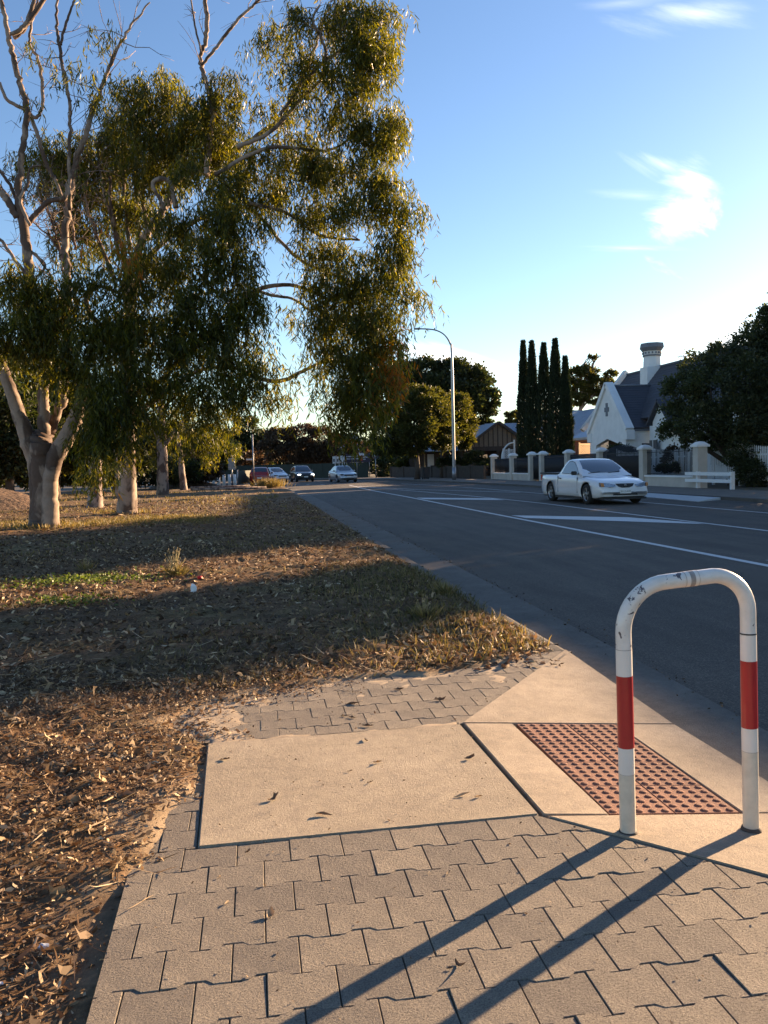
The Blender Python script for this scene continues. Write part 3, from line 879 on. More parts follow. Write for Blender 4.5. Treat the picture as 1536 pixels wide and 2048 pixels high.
band(rx0, 0.647, 0.649, M['rail_grey'], 'seam_ring', RR + 0.001); band(rx0, 0.2102, 0.2118, M['rail_grey'], 'seam_ring', RR + 0.001); band(rx1, 0.2462, 0.2478, M['rail_grey'], 'seam_ring', RR + 0.001)
def hz(x): return 0.872 + 0.010 * (x - rx0 - 0.165) / (rx1 - rx0 - 0.295)
for nm_, xa, xb, mt_, ex_ in (('worn_sleeve', 0.224, 0.272, 'rail_white', 0.0008), ('worn_patch', 0.240, 0.258, 'rail_grey', 0.0012), ('seam_ring', 0.2225, 0.2245, 'rail_grey', 0.0016), ('seam_ring', 0.2715, 0.273, 'rail_grey', 0.0016)):
    MB().tube([lp((rx0 + xa, ry, hz(rx0 + xa))), lp((rx0 + xb, ry, hz(rx0 + xb)))], RR + ex_, 28, False).build(nm_, M[mt_], rail)
rail.rotation_euler = (0, math.radians(-0.9), 0)
for xx, zz in ((rx0, -0.012), (rx1, -0.048)):
    mb = MB(); nn = 16
    mb.tube([(xx - rx0, 0, zz - 0.01), (xx - rx0, 0, zz + 0.016), (xx - rx0, 0, zz + 0.028)], [0.039, 0.036, 0.031], nn)
    mb.build('footing', M['brown_wall'], rail)

# ================================================================== LEAF LITTER, GRASS, WEEDS
def scatter(n, x0, x1, y0, y1, dens):
    x = rng.uniform(x0, x1, n); y = rng.uniform(y0, y1, n)
    keep = rng.uniform(0, 1, n) < dens(x, y)
    return x[keep], y[keep]
def dpav(x, y): return sdist(x, y, PAVED)
def litter(name, n, box, dens, L, Wr, up, tmin=0.0, tmax=1.0, curl=(-1.2, 1.6), lift=0.012, tpow=1.0):
    x, y = scatter(n, *box, dens)
    z = np.asarray(verge_z(x, y)) + rng.uniform(0.0, lift, len(x))
    z = np.where(dpav(x, y) < 0.0, 0.002 + rng.uniform(0, lift * .4, len(x)), z)
    if name == 'grit': z = np.full(len(x), RZ + 0.006)
    k = len(x)
    th = rng.uniform(0, 2 * PI, k)
    d_ = np.stack([np.cos(th), np.sin(th), rng.normal(0.05, up, k)], 1)
    Ls = rng.uniform(L[0], L[1], k)
    t = tmin + (tmax - tmin) * rng.uniform(0, 1, k) ** tpow
    me = leaf_np(name, np.stack([x, y, z], 1), d_, Ls, Ls * rng.uniform(Wr[0], Wr[1], k), rng.uniform(curl[0], curl[1], k), t, name != 'bark_crumb_litter' and name != 'grit' and box[3] < 14.5)
    return tag(link(name, me, M['litter']), kind='stuff')
def dn_near(x, y):
    d_ = dpav(x, y)
    base = np.clip(d_ / 0.12 + 0.12, 0, 1) * np.clip(-0.25 + 2.5 * fbm(x, y, 2.2, 41), 0.2, 1)
    return np.where(d_ > 0.0, base, 0.0)
litter('leaf_litter', 62000, (-3.4, 1.95, 1.3, 5.6), lambda x, y: dn_near(x, y) * np.where(x < 0.3, 1, 0.45), (0.010, 0.034), (0.10, 0.30), 0.5, tpow=1.0)
litter('leaf_litter', 1700, (-3.4, -0.2, 1.3, 5.4), dn_near, (0.035, 0.065), (0.14, 0.30), 0.35, 0.2, 1.0)
litter('twig_litter', 6500, (-3.4, 1.9, 1.3, 6.5), dn_near, (0.04, 0.17), (0.010, 0.022), 0.12, 0.25, 1.0, (-0.6, 0.6), 0.02)
litter('bark_crumb_litter', 5000, (-0.75, 0.6, 3.95, 5.1), lambda x, y: np.clip(1.0 - (-dpav(x, y)) / 0.3, 0.03, 1) * (y > 3.99), (0.004, 0.014), (0.15, 0.5), 0.4, 0.0, 1.0)
litter('bark_crumb_litter', 90000, (-3.2, 1.9, 1.3, 5.3), lambda x, y: dn_near(x, y) * np.where(x < 0.3, 1, 0.35), (0.004, 0.014), (0.15, 0.5), 0.6, 0.0, 1.0)
litter('leaf_litter', 60000, (-7, 1.9, 5.0, 14), lambda x, y: np.clip(0.2 + 1.3 * (fbm(x, y, 1.2, 43) - 0.2), 0.05, 1), (0.02, 0.07), (0.10, 0.26), 0.35, 0.0, 1.0, tpow=1.6)
litter('leaf_litter', 40000, (-12, 1.9, 14, 34), lambda x, y: np.clip(0.2 + 1.3 * (fbm(x, y, 0.8, 45) - 0.2), 0.05, 1), (0.04, 0.10), (0.12, 0.28), 0.3, 0.0, 1.0, tpow=1.6)

litter('leaf_litter', 4200, (-0.75, 0.35, 3.7, 5.0), lambda x, y: np.clip(0.9 - (-dpav(x, y)) / 0.22, 0, 1) * (dpav(x, y) < 0.05) * ((x < -0.27) | (y > 4.0)), (0.01, 0.035), (0.10, 0.30), 0.4)
litter('grit', 9000, (2.0, 3.0, 1.0, 30), lambda x, y: np.exp(-np.abs(x - np.interp(y, [-3, 3, 6, 10, 20, 60], [2.46, 2.51, 2.61, 2.69, 2.76, 2.76])) / 0.045), (0.008, 0.03), (0.15, 0.45), 0.4, 0.0, 0.6, lift=0.001)
def grass(name, n, box, dens, hgt, lean=0.5, mat='grass', w=(0.03, 0.06), t=(0, 1)):
    x, y = scatter(n, *box, dens)
    z = np.asarray(verge_z(x, y)) - 0.004
    k = len(x); th = rng.uniform(0, 2 * PI, k); le = rng.uniform(0.1, lean, k)
    d_ = np.stack([np.cos(th) * le, np.sin(th) * le, np.ones(k)], 1)
    Ls = rng.uniform(hgt[0], hgt[1], k)
    me = leaf_np(name, np.stack([x, y, z], 1), d_, Ls, Ls * rng.uniform(w[0], w[1], k), rng.uniform(0.2, 1.6, k), rng.uniform(t[0], t[1], k), box[2] < 11)
    return tag(link(name, me, M[mat]), kind='stuff')
def patch(x, y, cx, cy, rx_, ry_): return np.clip(1.25 - np.hypot((x - cx) / rx_, (y - cy) / ry_) - (fbm(x, y, 2.5, 51) - 0.5) * 1.2, 0, 1)
gd = lambda x, y: np.clip((fbm(x, y, 0.7, 47) - 0.42) * 4, 0.03, 1) * (dpav(x, y) > 0.05)
grass('grass', 42000, (-5, 1.95, 4.9, 12), gd, (0.02, 0.055), 0.9)
grass('grass', 9000, (0.2, 1.98, 5.0, 10), lambda x, y: np.clip((x - 0.2) / 1.6, 0, 1) * (dpav(x, y) > 0.08), (0.03, 0.09), 0.9)
grass('grass', 26000, (-9, 1.95, 12, 30), gd, (0.03, 0.09), 0.9, w=(0.05, 0.10))
grass('grass', 26000, (-12, -1, 18.5, 24), lambda x, y: np.maximum(patch(x, y, -4, 21.2, 4.5, 1.1), patch(x, y, -2.6, 22.4, 1.8, 1.5)), (0.05, 0.12), 0.8, w=(0.05, 0.1), t=(0.3, 1))
grass('grass', 9000, (-12, 1, 26, 48), gd, (0.06, 0.16), 0.8, w=(0.08, 0.14), t=(0.3, 1))
for (cx_, cy_) in ((-4.95, 20.4), (-3.95, 26.2)):
    grass('grass', 900, (cx_ - .9, cx_ + .9, cy_ - .9, cy_ + .6), lambda x, y: np.exp(-np.abs(np.hypot(x - cx_, y - cy_) - 0.5) / 0.2), (0.06, 0.18), 0.7, w=(0.05, 0.1), t=(0.3, 1))
    litter('bark_litter', 260, (cx_ - 1.4, cx_ + 1.4, cy_ - 1.6, cy_ + 1.0), lambda x, y: np.exp(-np.hypot(x - cx_, y - cy_) / 0.9), (0.12, 0.40), (0.05, 0.14), 0.15, 0.3, 1.0)
# tangle of grass by the kerb tip, lit by the sun
litter('leaf_litter', 1500, (1.0, 1.98, 5.2, 6.4), lambda x, y: (dpav(x, y) > 0.03) * 1.0, (0.03, 0.07), (0.12, 0.26), 0.4, 0.3, 1.0)
# creeping green weed
def creeper(cx, cy, rx_, ry_, n, name, label, cat):
    x = cx + rng.normal(0, rx_ * 0.45, n); y = cy + rng.normal(0, ry_ * 0.45, n)
    z = np.asarray(verge_z(x, y)) + rng.uniform(0.0, 0.055, n)
    th = rng.uniform(0, 2 * PI, n)
    d_ = np.stack([np.cos(th), np.sin(th), rng.uniform(-0.2, 0.6, n)], 1)
    me = leaf_np(name, np.stack([x, y, z], 1), d_, rng.uniform(0.02, 0.045, n), rng.uniform(0.009, 0.016, n), rng.uniform(-0.5, 0.8, n), rng.uniform(0, 1, n))
    return tag(link(name, me, M['weed']), label, cat)
creeper(-2.05, 10.1, 0.95, 0.55, 1300, 'creeping_weed', 'low bright green creeping weed patch on the leaf litter', 'weed')
creeper(-1.85, 8.3, 0.5, 0.25, 350, 'creeping_weed', 'small yellowish green weed patch nearer the camera than the creeping weed', 'weed')
def weed_clump(x, y, h, n, name, label, seed_heads=True):
    r = random.Random(int(x * 100) + int(y * 31))
    z = float(verge_z(x, y))
    root = tag(empty(name, (x, y, z)), label, 'weed')
    mb = MB(); hb = MB()
    for i in range(n):
        a = r.uniform(0, 2 * PI); s = r.uniform(0.05, 0.45) * h; hh = h * r.uniform(0.45, 1.0)
        p0 = (r.uniform(-.02, .02), r.uniform(-.02, .02), 0); p1 = (math.cos(a) * s * 0.4, math.sin(a) * s * 0.4, hh * 0.55); p2 = (math.cos(a) * s, math.sin(a) * s, hh)
        mb.tube([p0, p1, p2], [0.0028, 0.002, 0.001], 4)
        if seed_heads:
            hb.tube([p2, (p2[0], p2[1], p2[2] + 0.018)], [0.005, 0.002], 5)
            hb.tube([(p1[0], p1[1], p1[2]), (p1[0] + .02, p1[1], p1[2] + 0.02)], [0.004, 0.001], 4)
    tag(mb.build('stem', simple('dry_stem', (0.27, 0.23, 0.10), 0.8), root), kind='stuff')
    if seed_heads: tag(hb.build('seed_head', simple('seed_head', (0.35, 0.27, 0.14), 0.8), root), kind='stuff')
    k = n * 9
    th = rng.uniform(0, 2 * PI, k); rr = rng.uniform(0, 0.10, k)
    base = np.stack([np.cos(th) * rr, np.sin(th) * rr, rng.uniform(0, 0.03, k)], 1)
    d_ = np.stack([np.cos(th), np.sin(th), rng.uniform(0.4, 2.0, k)], 1)
    tag(link('leaves', leaf_np('weed_leaves', base, d_, rng.uniform(0.04, 0.16, k), np.full(k, 0.005), rng.uniform(0, 1, k), rng.uniform(0.2, 1, k)), M['grass'], root), kind='stuff')
weed_clump(-0.98, 10.2, 0.34, 26, 'tall_weed', 'tall dry weed with seed heads left of the red scrap')
weed_clump(1.33, 6.6, 0.20, 12, 'tall_weed', 'straw coloured weed near the tip of the kerb')
weed_clump(-2.2, 11.2, 0.22, 10, 'tall_weed', 'thin dry weed behind the creeping green patch')
weed_clump(1.8, 7.9, 0.16, 14, 'tall_weed', 'dark tufted weed on the kerb edge', False)
# dry shrublet at the end of the verge
k = 1500
th = rng.uniform(0, 2 * PI, k); rr = np.abs(rng.normal(0, 0.5, k))
base = np.stack([1.0 + np.cos(th) * rr, 55.5 + np.sin(th) * rr, rng.uniform(0, 0.12, k)], 1)
dd_ = np.stack([np.cos(th) * .5, np.sin(th) * .5, np.ones(k)], 1)
tag(link('dry_tussock', leaf_np('dry_tussock', base, dd_, rng.uniform(0.25, 0.7, k), np.full(k, 0.015), rng.uniform(0, 1, k), rng.uniform(0.7, 1, k)), M['grass']), 'pale dry tussock of grass at the far end of the verge', 'grass tussock')

# litter dropped on the verge
def crumple(name, x, y, s, mat, label, cat, seed):
    r = random.Random(seed)
    bm = bmesh.new(); bmesh.ops.create_icosphere(bm, subdivisions=2, radius=1)
    for v in bm.verts:
        v.co = Vector((v.co.x * s[0], v.co.y * s[1], v.co.z * s[2])) * r.uniform(0.65, 1.15)
    me = bpy.data.meshes.new(name); bm.to_mesh(me); bm.free()
    o = link(name, me, mat); o.location = (x, y, float(verge_z(x, y)) + s[2] * 0.7)
    return tag(o, label, cat)
crumple('paper_scrap', -0.665, 8.75, (0.035, 0.02, 0.055), simple('paper', (0.78, 0.78, 0.76), 0.7), 'white crumpled paper scrap on the dry verge', 'litter', 1)
crumple('red_wrapper', -0.655, 9.65, (0.036, 0.022, 0.022), simple('wrapper', (0.55, 0.02, 0.02), 0.5), 'small red wrapper scrap on the dry verge', 'litter', 2)
crumple('foil_scrap', -0.625, 2.37, (0.016, 0.012, 0.010), simple('foil', (0.45, 0.50, 0.58), 0.35, metal=0.4), 'bluish crumpled foil scrap in the leaves beside the paving', 'litter', 3)
crumple('paper_scrap', -0.70, 2.22, (0.011, 0.008, 0.006), simple('paper2', (0.75, 0.76, 0.78), 0.7), 'tiny white paper scrap in the leaves by the paving edge', 'litter', 4)

# single dry leaves lying on the paving
def dry_leaf(px, py, L, W, rot, z, label, tint=0.7, curl=0.5, lift=0.35):
    p = G(px, py, z)
    n = 7
    vs = []; fs = []
    for i in range(n):
        t = i / (n - 1)
        w = W * math.sin(PI * min(1, t * 0.93 + 0.05)) ** 0.7
        zz = 0.001 + L * lift * 0.4 * (t - 0.35) ** 2 * 2 * curl
        bend = L * 0.22 * math.sin(t * 2.6 + tint * 9) * (1 if tint < 0.5 else -1); w1 = w * rnd.uniform(0.45, 1.15); w2 = w * rnd.uniform(0.45, 1.15)
        vs += [(t * L - L / 2, bend - w1, zz + w1 * rnd.uniform(0.2, 1.1)), (t * L - L / 2, bend, zz), (t * L - L / 2, bend + w2, zz + w2 * rnd.uniform(0.2, 1.2))]
    for i in range(n - 1):
        for j in range(2):
            a = i * 3 + j; fs.append((a, a + 1, a + 4, a + 3))
    me = MB().add(vs, fs, True).mesh('dry_leaf')
    a = me.attributes.new('tint', 'FLOAT', 'FACE'); a.data.foreach_set('value', [tint] * len(fs))
    o = link('dry_leaf', me, M['litter']); o.location = (p.x, p.y, z); o.rotation_euler = (rnd.uniform(-.2, .2), rnd.uniform(-.06, .06), math.radians(rot))
    o.location.z += 0.002
    tag(o, label, 'leaf')
SZ = 0.005
for a in [
    (545, 1598, 0.055, 0.014, 30, SZ, 'upright curled brown leaf near the left part of the concrete slab', 0.45, 1.2, 0.8),
    (450, 1520, 0.045, 0.011, 10, SZ, 'dark leaf near the far left corner of the concrete slab', 0.2),
    (648, 1632, 0.06, 0.012, 5, SZ, 'brown leaf near the front edge of the concrete slab', 0.5),
    (938, 1517, 0.05, 0.014, 20, SZ, 'dark folded leaf beside the joint at the right of the slab', 0.35, 1.2, 0.7),
    (925, 1592, 0.07, 0.009, -8, SZ, 'long pale leaf near the right front of the concrete slab', 0.9),
    (957, 1594, 0.035, 0.009, -8, SZ, 'short pale leaf right of the long pale leaf on the slab', 0.85),
    (733, 1481, 0.04, 0.010, -60, SZ, 'small dark leaf at the far edge of the concrete slab', 0.3),
    (755, 1525, 0.04, 0.012, 15, SZ, 'tan leaf in the middle of the concrete slab', 0.7),
    (740, 1565, 0.035, 0.006, 30, SZ, 'thin brown leaf lower than the tan leaf mid slab', 0.4),
    (700, 1543, 0.03, 0.006, 15, SZ, 'thin brown sliver left of the middle of the slab', 0.4),
    (880, 1400, 0.06, 0.016, 15, 0.0, 'dark curled leaf on the far pavers nearest the ramp wing', 0.3, 1.2, 0.7),
    (797, 1380, 0.06, 0.015, 25, 0.0, 'dark leaf on the far pavers by the verge edge', 0.25, 1.0, 0.6),
    (708, 1408, 0.09, 0.010, 20, 0.0, 'long dark leaf on the far pavers', 0.25),
    (690, 1433, 0.04, 0.011, 30, 0.0, 'tan leaf between the long dark leaf and the slab', 0.6),
    (705, 1436, 0.04, 0.010, 0, 0.0, 'small dark leaf just right of the tan leaf on the far pavers', 0.25),
    (735, 1452, 0.06, 0.012, -5, 0.0, 'brown leaf at the slab edge on the far pavers', 0.35),
    (860, 1747, 0.016, 0.004, 5, 0.0, 'tiny pale leaf on the near pavers', 0.95),
    (896, 1748, 0.014, 0.006, 20, 0.0, 'tiny tan leaf right of the tiny pale leaf on near pavers', 0.85),
    (538, 1832, 0.035, 0.012, 60, 0.0, 'upright straw coloured seed husk on the near pavers', 0.8, 1.5, 0.9),
    (455, 1808, 0.02, 0.006, 30, 0.0, 'tiny tan chip on the pavers left of the seed husk', 0.9),
    (925, 1932, 0.05, 0.007, -70, 0.0, 'twisted dry leaf near the rail shadow on the near pavers', 0.4, 1.5, 0.9),
    (438, 1756, 0.016, 0.005, 30, 0.0, 'tiny chip of leaf near the left of the pavers', 0.8),
    (900, 1998 - 60, 0.02, 0.004, 20, 0.0, 'small twig end close to the twisted dry leaf', 0.3),
    (283, 1806, 0.10, 0.003, 28, 0.003, 'straight straw twig lying across the left paver edge', 0.9, 0.1, 0.1),
    (495, 1705, 0.025, 0.008, 30, 0.0, 'small dark leaf on the pavers just below the slab corner', 0.4, 1.2, 0.6),
    (160, 1728, 0.06, 0.018, 50, -0.01, 'large pink brown leaf in the litter left of the paving', 0.6, 1.2, 0.6),
    (85, 1860, 0.075, 0.016, 20, -0.01, 'large tan leaf in the litter at the lower left', 0.7, 1.2, 0.6),
    (310, 1612, 0.09, 0.022, -10, 0.02, 'large flat brown leaf in the litter left of the slab', 0.55, 1.0, 0.5),
    (250, 1598, 0.08, 0.022, 20, 0.02, 'large orange brown leaf in the litter further left of the slab', 0.5, 1.0, 0.5),
]:
    dry_leaf(*a)
# fine crumbs on slab and pavers
n = 900
x = rng.uniform(-0.35, 2.0, n); y = rng.uniform(1.7, 4.9, n)
keep = (sdist(x, y, PAVED) < -0.03) & (sdist(x, y, RAMPP) > 0)
x = x[keep]; y = y[keep]; k = len(x); th = rng.uniform(0, 2 * PI, k)
z = np.where((x > -0.25) & (x < 0.98) & (y > 2.88) & (y < 3.96), 0.0065, 0.003)
Ls = rng.uniform(0.004, 0.016, k) * rng.uniform(0.4, 1, k)
tag(link('crumb_litter', leaf_np('crumb_litter', np.stack([x, y, z], 1), np.stack([np.cos(th), np.sin(th), rng.uniform(0, .3, k)], 1), Ls, Ls * 0.2, rng.uniform(-1, 1, k), rng.uniform(0, 0.9, k)), M['litter']), kind='stuff')

# ================================================================== CARS
def car(name, label, loc, rz_, S, paint, group=None, facing_front=True):
    """front of the car points to local -Y"""
    root = tag(empty(name, loc, rz_), label, 'car' if 'ute' not in name else 'ute', group)
    L, W, zb = S['L'], S['W'], S['zb']
    prof = S['deck']                  # (y fraction -0.5..0.5, top z)
    def top(y):
        return float(np.interp(y / L, [p[0] for p in prof], [p[1] for p in prof]))
    def half(y):
        t = abs(y) / (L / 2)
        return W / 2 * (1 - 0.17 * max(0, (t - 0.62) / 0.38) ** 2.2) * (1 if t < 0.999 else 0.97)
    ys_ = [-L / 2 + L * (0.5 - 0.5 * math.cos(PI * i / 30)) for i in range(31)]
    ys_[0] += 0.0
    secs = []
    for y in ys_:
        t = abs(y) / (L / 2)
        zt = top(y) - 0.10 * max(0, (t - 0.93) / 0.07) ** 2
        w = half(y); b = zb + 0.06 * max(0, (t - 0.85) / 0.15)
        zs = zt - 0.10
        prf = [(0, zt + 0.012), (0.5 * w, zt + 0.006), (0.80 * w, zt - 0.010), (0.91 * w, zt - 0.035), (0.965 * w, zs), (0.99 * w, zs - 0.10), (1.0 * w, (zs + b) / 2), (0.985 * w, b + 0.14), (0.955 * w, b + 0.02), (0.90 * w, b)]
        secs.append([(p[0], y, p[1]) for p in prf])
    npf = len(secs[0])
    mb = MB(); v = []
    for s_ in secs:
        ring = s_ + [(-p[0], p[1], p[2]) for p in reversed(s_) if p[0] > 0]
        v += ring
    R_ = 2 * npf - 1
    f = [(i * R_ + k, i * R_ + (k + 1) % R_, (i + 1) * R_ + (k + 1) % R_, (i + 1) * R_ + k) for i in range(len(secs) - 1) for k in range(R_)]
    f += [tuple(reversed(range(R_))), tuple((len(secs) - 1) * R_ + k for k in range(R_))]
    mb.add(v, f, True)
    me = mb.mesh('body')
    bm = bmesh.new(); bm.from_mesh(me); bmesh.ops.recalc_face_normals(bm, faces=bm.faces[:]); bm.to_mesh(me); bm.free()
    body = link('body', me, [paint, M['black']])
    # wheel arches
    wr = S['wr']; cyl = MB()
    for wy in S['axles']:
        for sx in (-1, 1):
            n_ = 28; rr = wr + 0.055
            vs = [(sx * (W / 2 - 0.26), wy + rr * math.cos(2 * PI * k / n_), wr + 0.01 + rr * math.sin(2 * PI * k / n_)) for k in range(n_)] + \
                 [(sx * (W / 2 + 0.2), wy + rr * math.cos(2 * PI * k / n_), wr + 0.01 + rr * math.sin(2 * PI * k / n_)) for k in range(n_)]
            fs = [(k, (k + 1) % n_, n_ + (k + 1) % n_, n_ + k) for k in range(n_)] + [tuple(reversed(range(n_))), tuple(range(n_, 2 * n_))]
            cyl.add(vs, fs, False, 0)
    cme = cyl.mesh('cut'); cme.materials.append(M['black'])
    bm = bmesh.new(); bm.from_mesh(cme); bmesh.ops.recalc_face_normals(bm, faces=bm.faces[:]); bm.to_mesh(cme); bm.free()
    cut = link('cut', cme)
    md = body.modifiers.new('b', 'BOOLEAN'); md.operation = 'DIFFERENCE'; md.object = cut; md.solver = 'EXACT'
    try: md.material_mode = 'TRANSFER'
    except Exception: pass
    dg = bpy.context.evaluated_depsgraph_get()
    nm = bpy.data.meshes.new_from_object(body.evaluated_get(dg))
    body.modifiers.clear(); body.data = nm
    bpy.data.objects.remove(cut)
    body.parent = root
    # cabin
    cy = S['cabin']                       # list of (y, z of roof)
    zbelt, wbelt, wroof, zroof = S['belt'], S['wbelt'], S['wroof'], max(p[1] for p in cy)
    kx = (wbelt - wroof) / (zroof - zbelt)
    cyi = lambda y: float(np.interp(y, [p[0] for p in cy], [p[1] for p in cy]))
    yc = catmull([(p[0], p[1], 0) for p in cy], 5)
    def csec(y, z):
        z = max(z, zbelt - 0.04)
        h = max(0.0, z - zbelt); e = min(0.06, h * 0.5)
        xe = wbelt - kx * (h - e)
        return [(0, z + 0.02 * min(1, h * 3)), (xe * 0.55, z + 0.012 * min(1, h * 3)), (xe - 0.10, z), (xe - 0.03, z - e * 0.35), (xe, z - e), (wbelt, zbelt), (wbelt + 0.005, zbelt - 0.07)]
    rows = []
    for p in yc:
        s_ = csec(p[0], p[1])
        rows.append([(-q[0], p[0], q[1]) for q in reversed(s_) if q[0] > 0] + [(q[0], p[0], q[1]) for q in s_])
    R2 = len(rows[0])
    mb = MB(); mb.add([q for r_ in rows for q in r_], [(i * R2 + k, i * R2 + k + 1, (i + 1) * R2 + k + 1, (i + 1) * R2 + k) for i in range(len(rows) - 1) for k in range(R2 - 1)], True)
    me = mb.mesh('cabin')
    bm = bmesh.new(); bm.from_mesh(me); bmesh.ops.recalc_face_normals(bm, faces=bm.faces[:]); bm.to_mesh(me); bm.free()
    link('roof', me, paint, root)
    def screen(y0, y1, nm_, inset=0.06):
        n_ = 9; rws = []
        for i in range(n_):
            y = y0 + (y1 - y0) * i / (n_ - 1)
            zz = np.interp(y, [p[0] for p in yc], [p[1] for p in yc])
            y2 = y + 0.01 * (1 if y1 > y0 else -1)
            dz = (np.interp(y2, [p[0] for p in yc], [p[1] for p in yc]) - zz) / (y2 - y)
            nrm = Vector((0, -dz, 1)).normalized() * 0.007
            s_ = csec(y, zz)
            xe = s_[2][0] + 0.03 - inset * 0.5
            rws.append([(xx * xe, y + nrm.y, (s_[0][1] - (abs(xx) > .5) * 0.008 - (abs(xx) > .9) * 0.012) + nrm.z) for xx in (-1, -0.6, 0, 0.6, 1)])
        m_ = MB(); m_.add([q for r_ in rws for q in r_], [(i * 5 + k, i * 5 + k + 1, (i + 1) * 5 + k + 1, (i + 1) * 5 + k) for i in range(n_ - 1) for k in range(4)], True)
        mm = m_.mesh(nm_)
        if mm.polygons[0].normal.z < 0: mm.flip_normals()
        link(nm_, mm, M['car_glass'], root)
    screen(S['ws'][0], S['ws'][1], 'windscreen')
    if S.get('rs'): screen(S['rs'][0], S['rs'][1], 'rear_window')
    for win in S['windows']:
        for sx in (-1, 1):
            vs = [(sx * (wbelt - kx * (z - zbelt) + 0.006), y, z) for y, z in win]
            m_ = MB().add(vs, [tuple(range(len(vs)))]).mesh('side_window')
            if m_.polygons[0].normal.x * sx < 0: m_.flip_normals()
            link('side_window', m_, M['car_glass'], root)
            if S.get('trim'):
                c_ = Vector((0, sum(p[0] for p in win) / len(win), sum(p[1] for p in win) / len(win)))
                vs2 = []
                for y, z in win:
                    y2 = c_.y + (y - c_.y) * 1.045; z2 = c_.z + (z - c_.z) * 1.09
                    vs2.append((sx * (wbelt - kx * (z2 - zbelt) + 0.003), y2, z2))
                m_ = MB().add(vs2, [tuple(range(len(vs2)))]).mesh('window_trim')
                if m_.polygons[0].normal.x * sx < 0: m_.flip_normals()
                link('window_trim', m_, M['black'], root)
    # wheels
    for wy in S['axles']:
        for sx in (-1, 1):
            o_ = W / 2 - 0.02
            w_ = MB(); n_ = 28
            prof_ = [(wr * 0.66, 0.0), (wr * 0.93, 0.0), (wr, -0.03), (wr, -0.17), (wr * 0.93, -0.2), (wr * 0.66, -0.2)]
            vs = [(sx * (o_ + p[1]), wy + p[0] * math.cos(2 * PI * k / n_), wr + p[0] * math.sin(2 * PI * k / n_)) for p in prof_ for k in range(n_)]
            fs = [(i * n_ + k, i * n_ + (k + 1) % n_, (i + 1) * n_ + (k + 1) % n_, (i + 1) * n_ + k) for i in range(len(prof_) - 1) for k in range(n_)]
            w_.add(vs, fs, True)
            wheel = w_.build('wheel', M['tyre'], root)
            r_ = MB(); rr = wr * 0.66
            for k in range(n_):
                a0, a1 = 2 * PI * k / n_, 2 * PI * (k + 1) / n_
                r_.add([(sx * (o_ - 0.005), wy + rr * math.cos(a0), wr + rr * math.sin(a0)), (sx * (o_ - 0.005), wy + rr * math.cos(a1), wr + rr * math.sin(a1)),
                        (sx * (o_ - 0.03), wy + rr * 0.88 * math.cos(a1), wr + rr * 0.88 * math.sin(a1)), (sx * (o_ - 0.03), wy + rr * 0.88 * math.cos(a0), wr + rr * 0.88 * math.sin(a0))], [(0, 1, 2, 3)])
            for k in range(5):
                a0 = 2 * PI * k / 5 + 0.3
                dy, dz = math.cos(a0), math.sin(a0); py_, pz_ = -dz, dy
                c0, c1 = 0.05, rr * 0.9
                q = [(c0, -0.035), (c1, -0.055), (c1, 0.055), (c0, 0.035)]
                r_.add([(sx * (o_ - 0.02 + (0.008 if a < 0.1 else 0)), wy + a * dy + b_ * py_, wr + a * dz + b_ * pz_) for a, b_ in q], [(0, 1, 2, 3)])
            r_.tube([(sx * (o_ - 0.03), wy, wr), (sx * (o_ - 0.008), wy, wr)], 0.06, 14)
            r_.build('rim', M['rim'], wheel)
            MB().tube([(sx * (o_ - 0.12), wy, wr), (sx * (o_ - 0.07), wy, wr)], rr, 20).build('brake_drum', M['black'], wheel)
    # under-tray
    MB().box(-W * 0.42, W * 0.42, -L * 0.44, L * 0.44, zb + 0.0 - 0.03, zb + 0.15).build('underbody', M['black'], root)
    # mirrors
    for sx in (-1, 1):
        y_ = S['mirror']
        me = MB().box(sx * (W / 2 + 0.02) - 0.09, sx * (W / 2 + 0.02) + 0.09, y_ - 0.05, y_ + 0.05, zbelt + 0.0, zbelt + 0.13).mesh('mirror')
        bevel_mesh(me, 0.02, 2)
        link('mirror', me, S.get('mirror_mat', M['black']), root)
    # nose
    def front_quad(pts, nm_, mat, off=0.012, sgn=-1):
        """patch on the nose (sgn -1) or tail, pts as (x, z); follows the rounding of the body in plan"""
        vs = []
        for (x, z) in pts:
            ax = abs(x)
            # outermost y for this x
            yy = L / 2
            while half(yy) * 0.985 < ax and yy > 0: yy -= 0.01
            rake = max(0, (z - 0.45)) * S.get('rake', 0.10)
            vs.append((x, sgn * (yy + off - rake * 1.0), z))
        m_ = MB().add(vs, [tuple(range(len(vs)))]).mesh(nm_)
        c = m_.polygons[0].normal
        if c.y * sgn < 0: m_.flip_normals()
        return link(nm_, m_, mat, root)
    S['nose'](front_quad, root)
    return root, top, half

def box_part(root, nm_, b, mat, bv=0.01):
    me = MB().box(*b).mesh(nm_)
    if bv: bevel_mesh(me, bv, 2)
    return link(nm_, me, mat, root)
def text_part(root, s, size, loc, rot, mat, name='lettering', ext=0.001, align='CENTER'):
    cu = bpy.data.curves.new(name, 'FONT'); cu.body = s; cu.size = size; cu.extrude = ext
    cu.align_x = align; cu.align_y = 'CENTER'
    tmp = bpy.data.objects.new(name, cu); col.objects.link(tmp)
    dg = bpy.context.evaluated_depsgraph_get()
    me = bpy.data.meshes.new_from_object(tmp.evaluated_get(dg)); me.materials.clear()
    bpy.data.objects.remove(tmp)
    o = link(name, me, mat, root); o.location = loc; o.rotation_euler = rot
    return tag(o, kind='stuff')

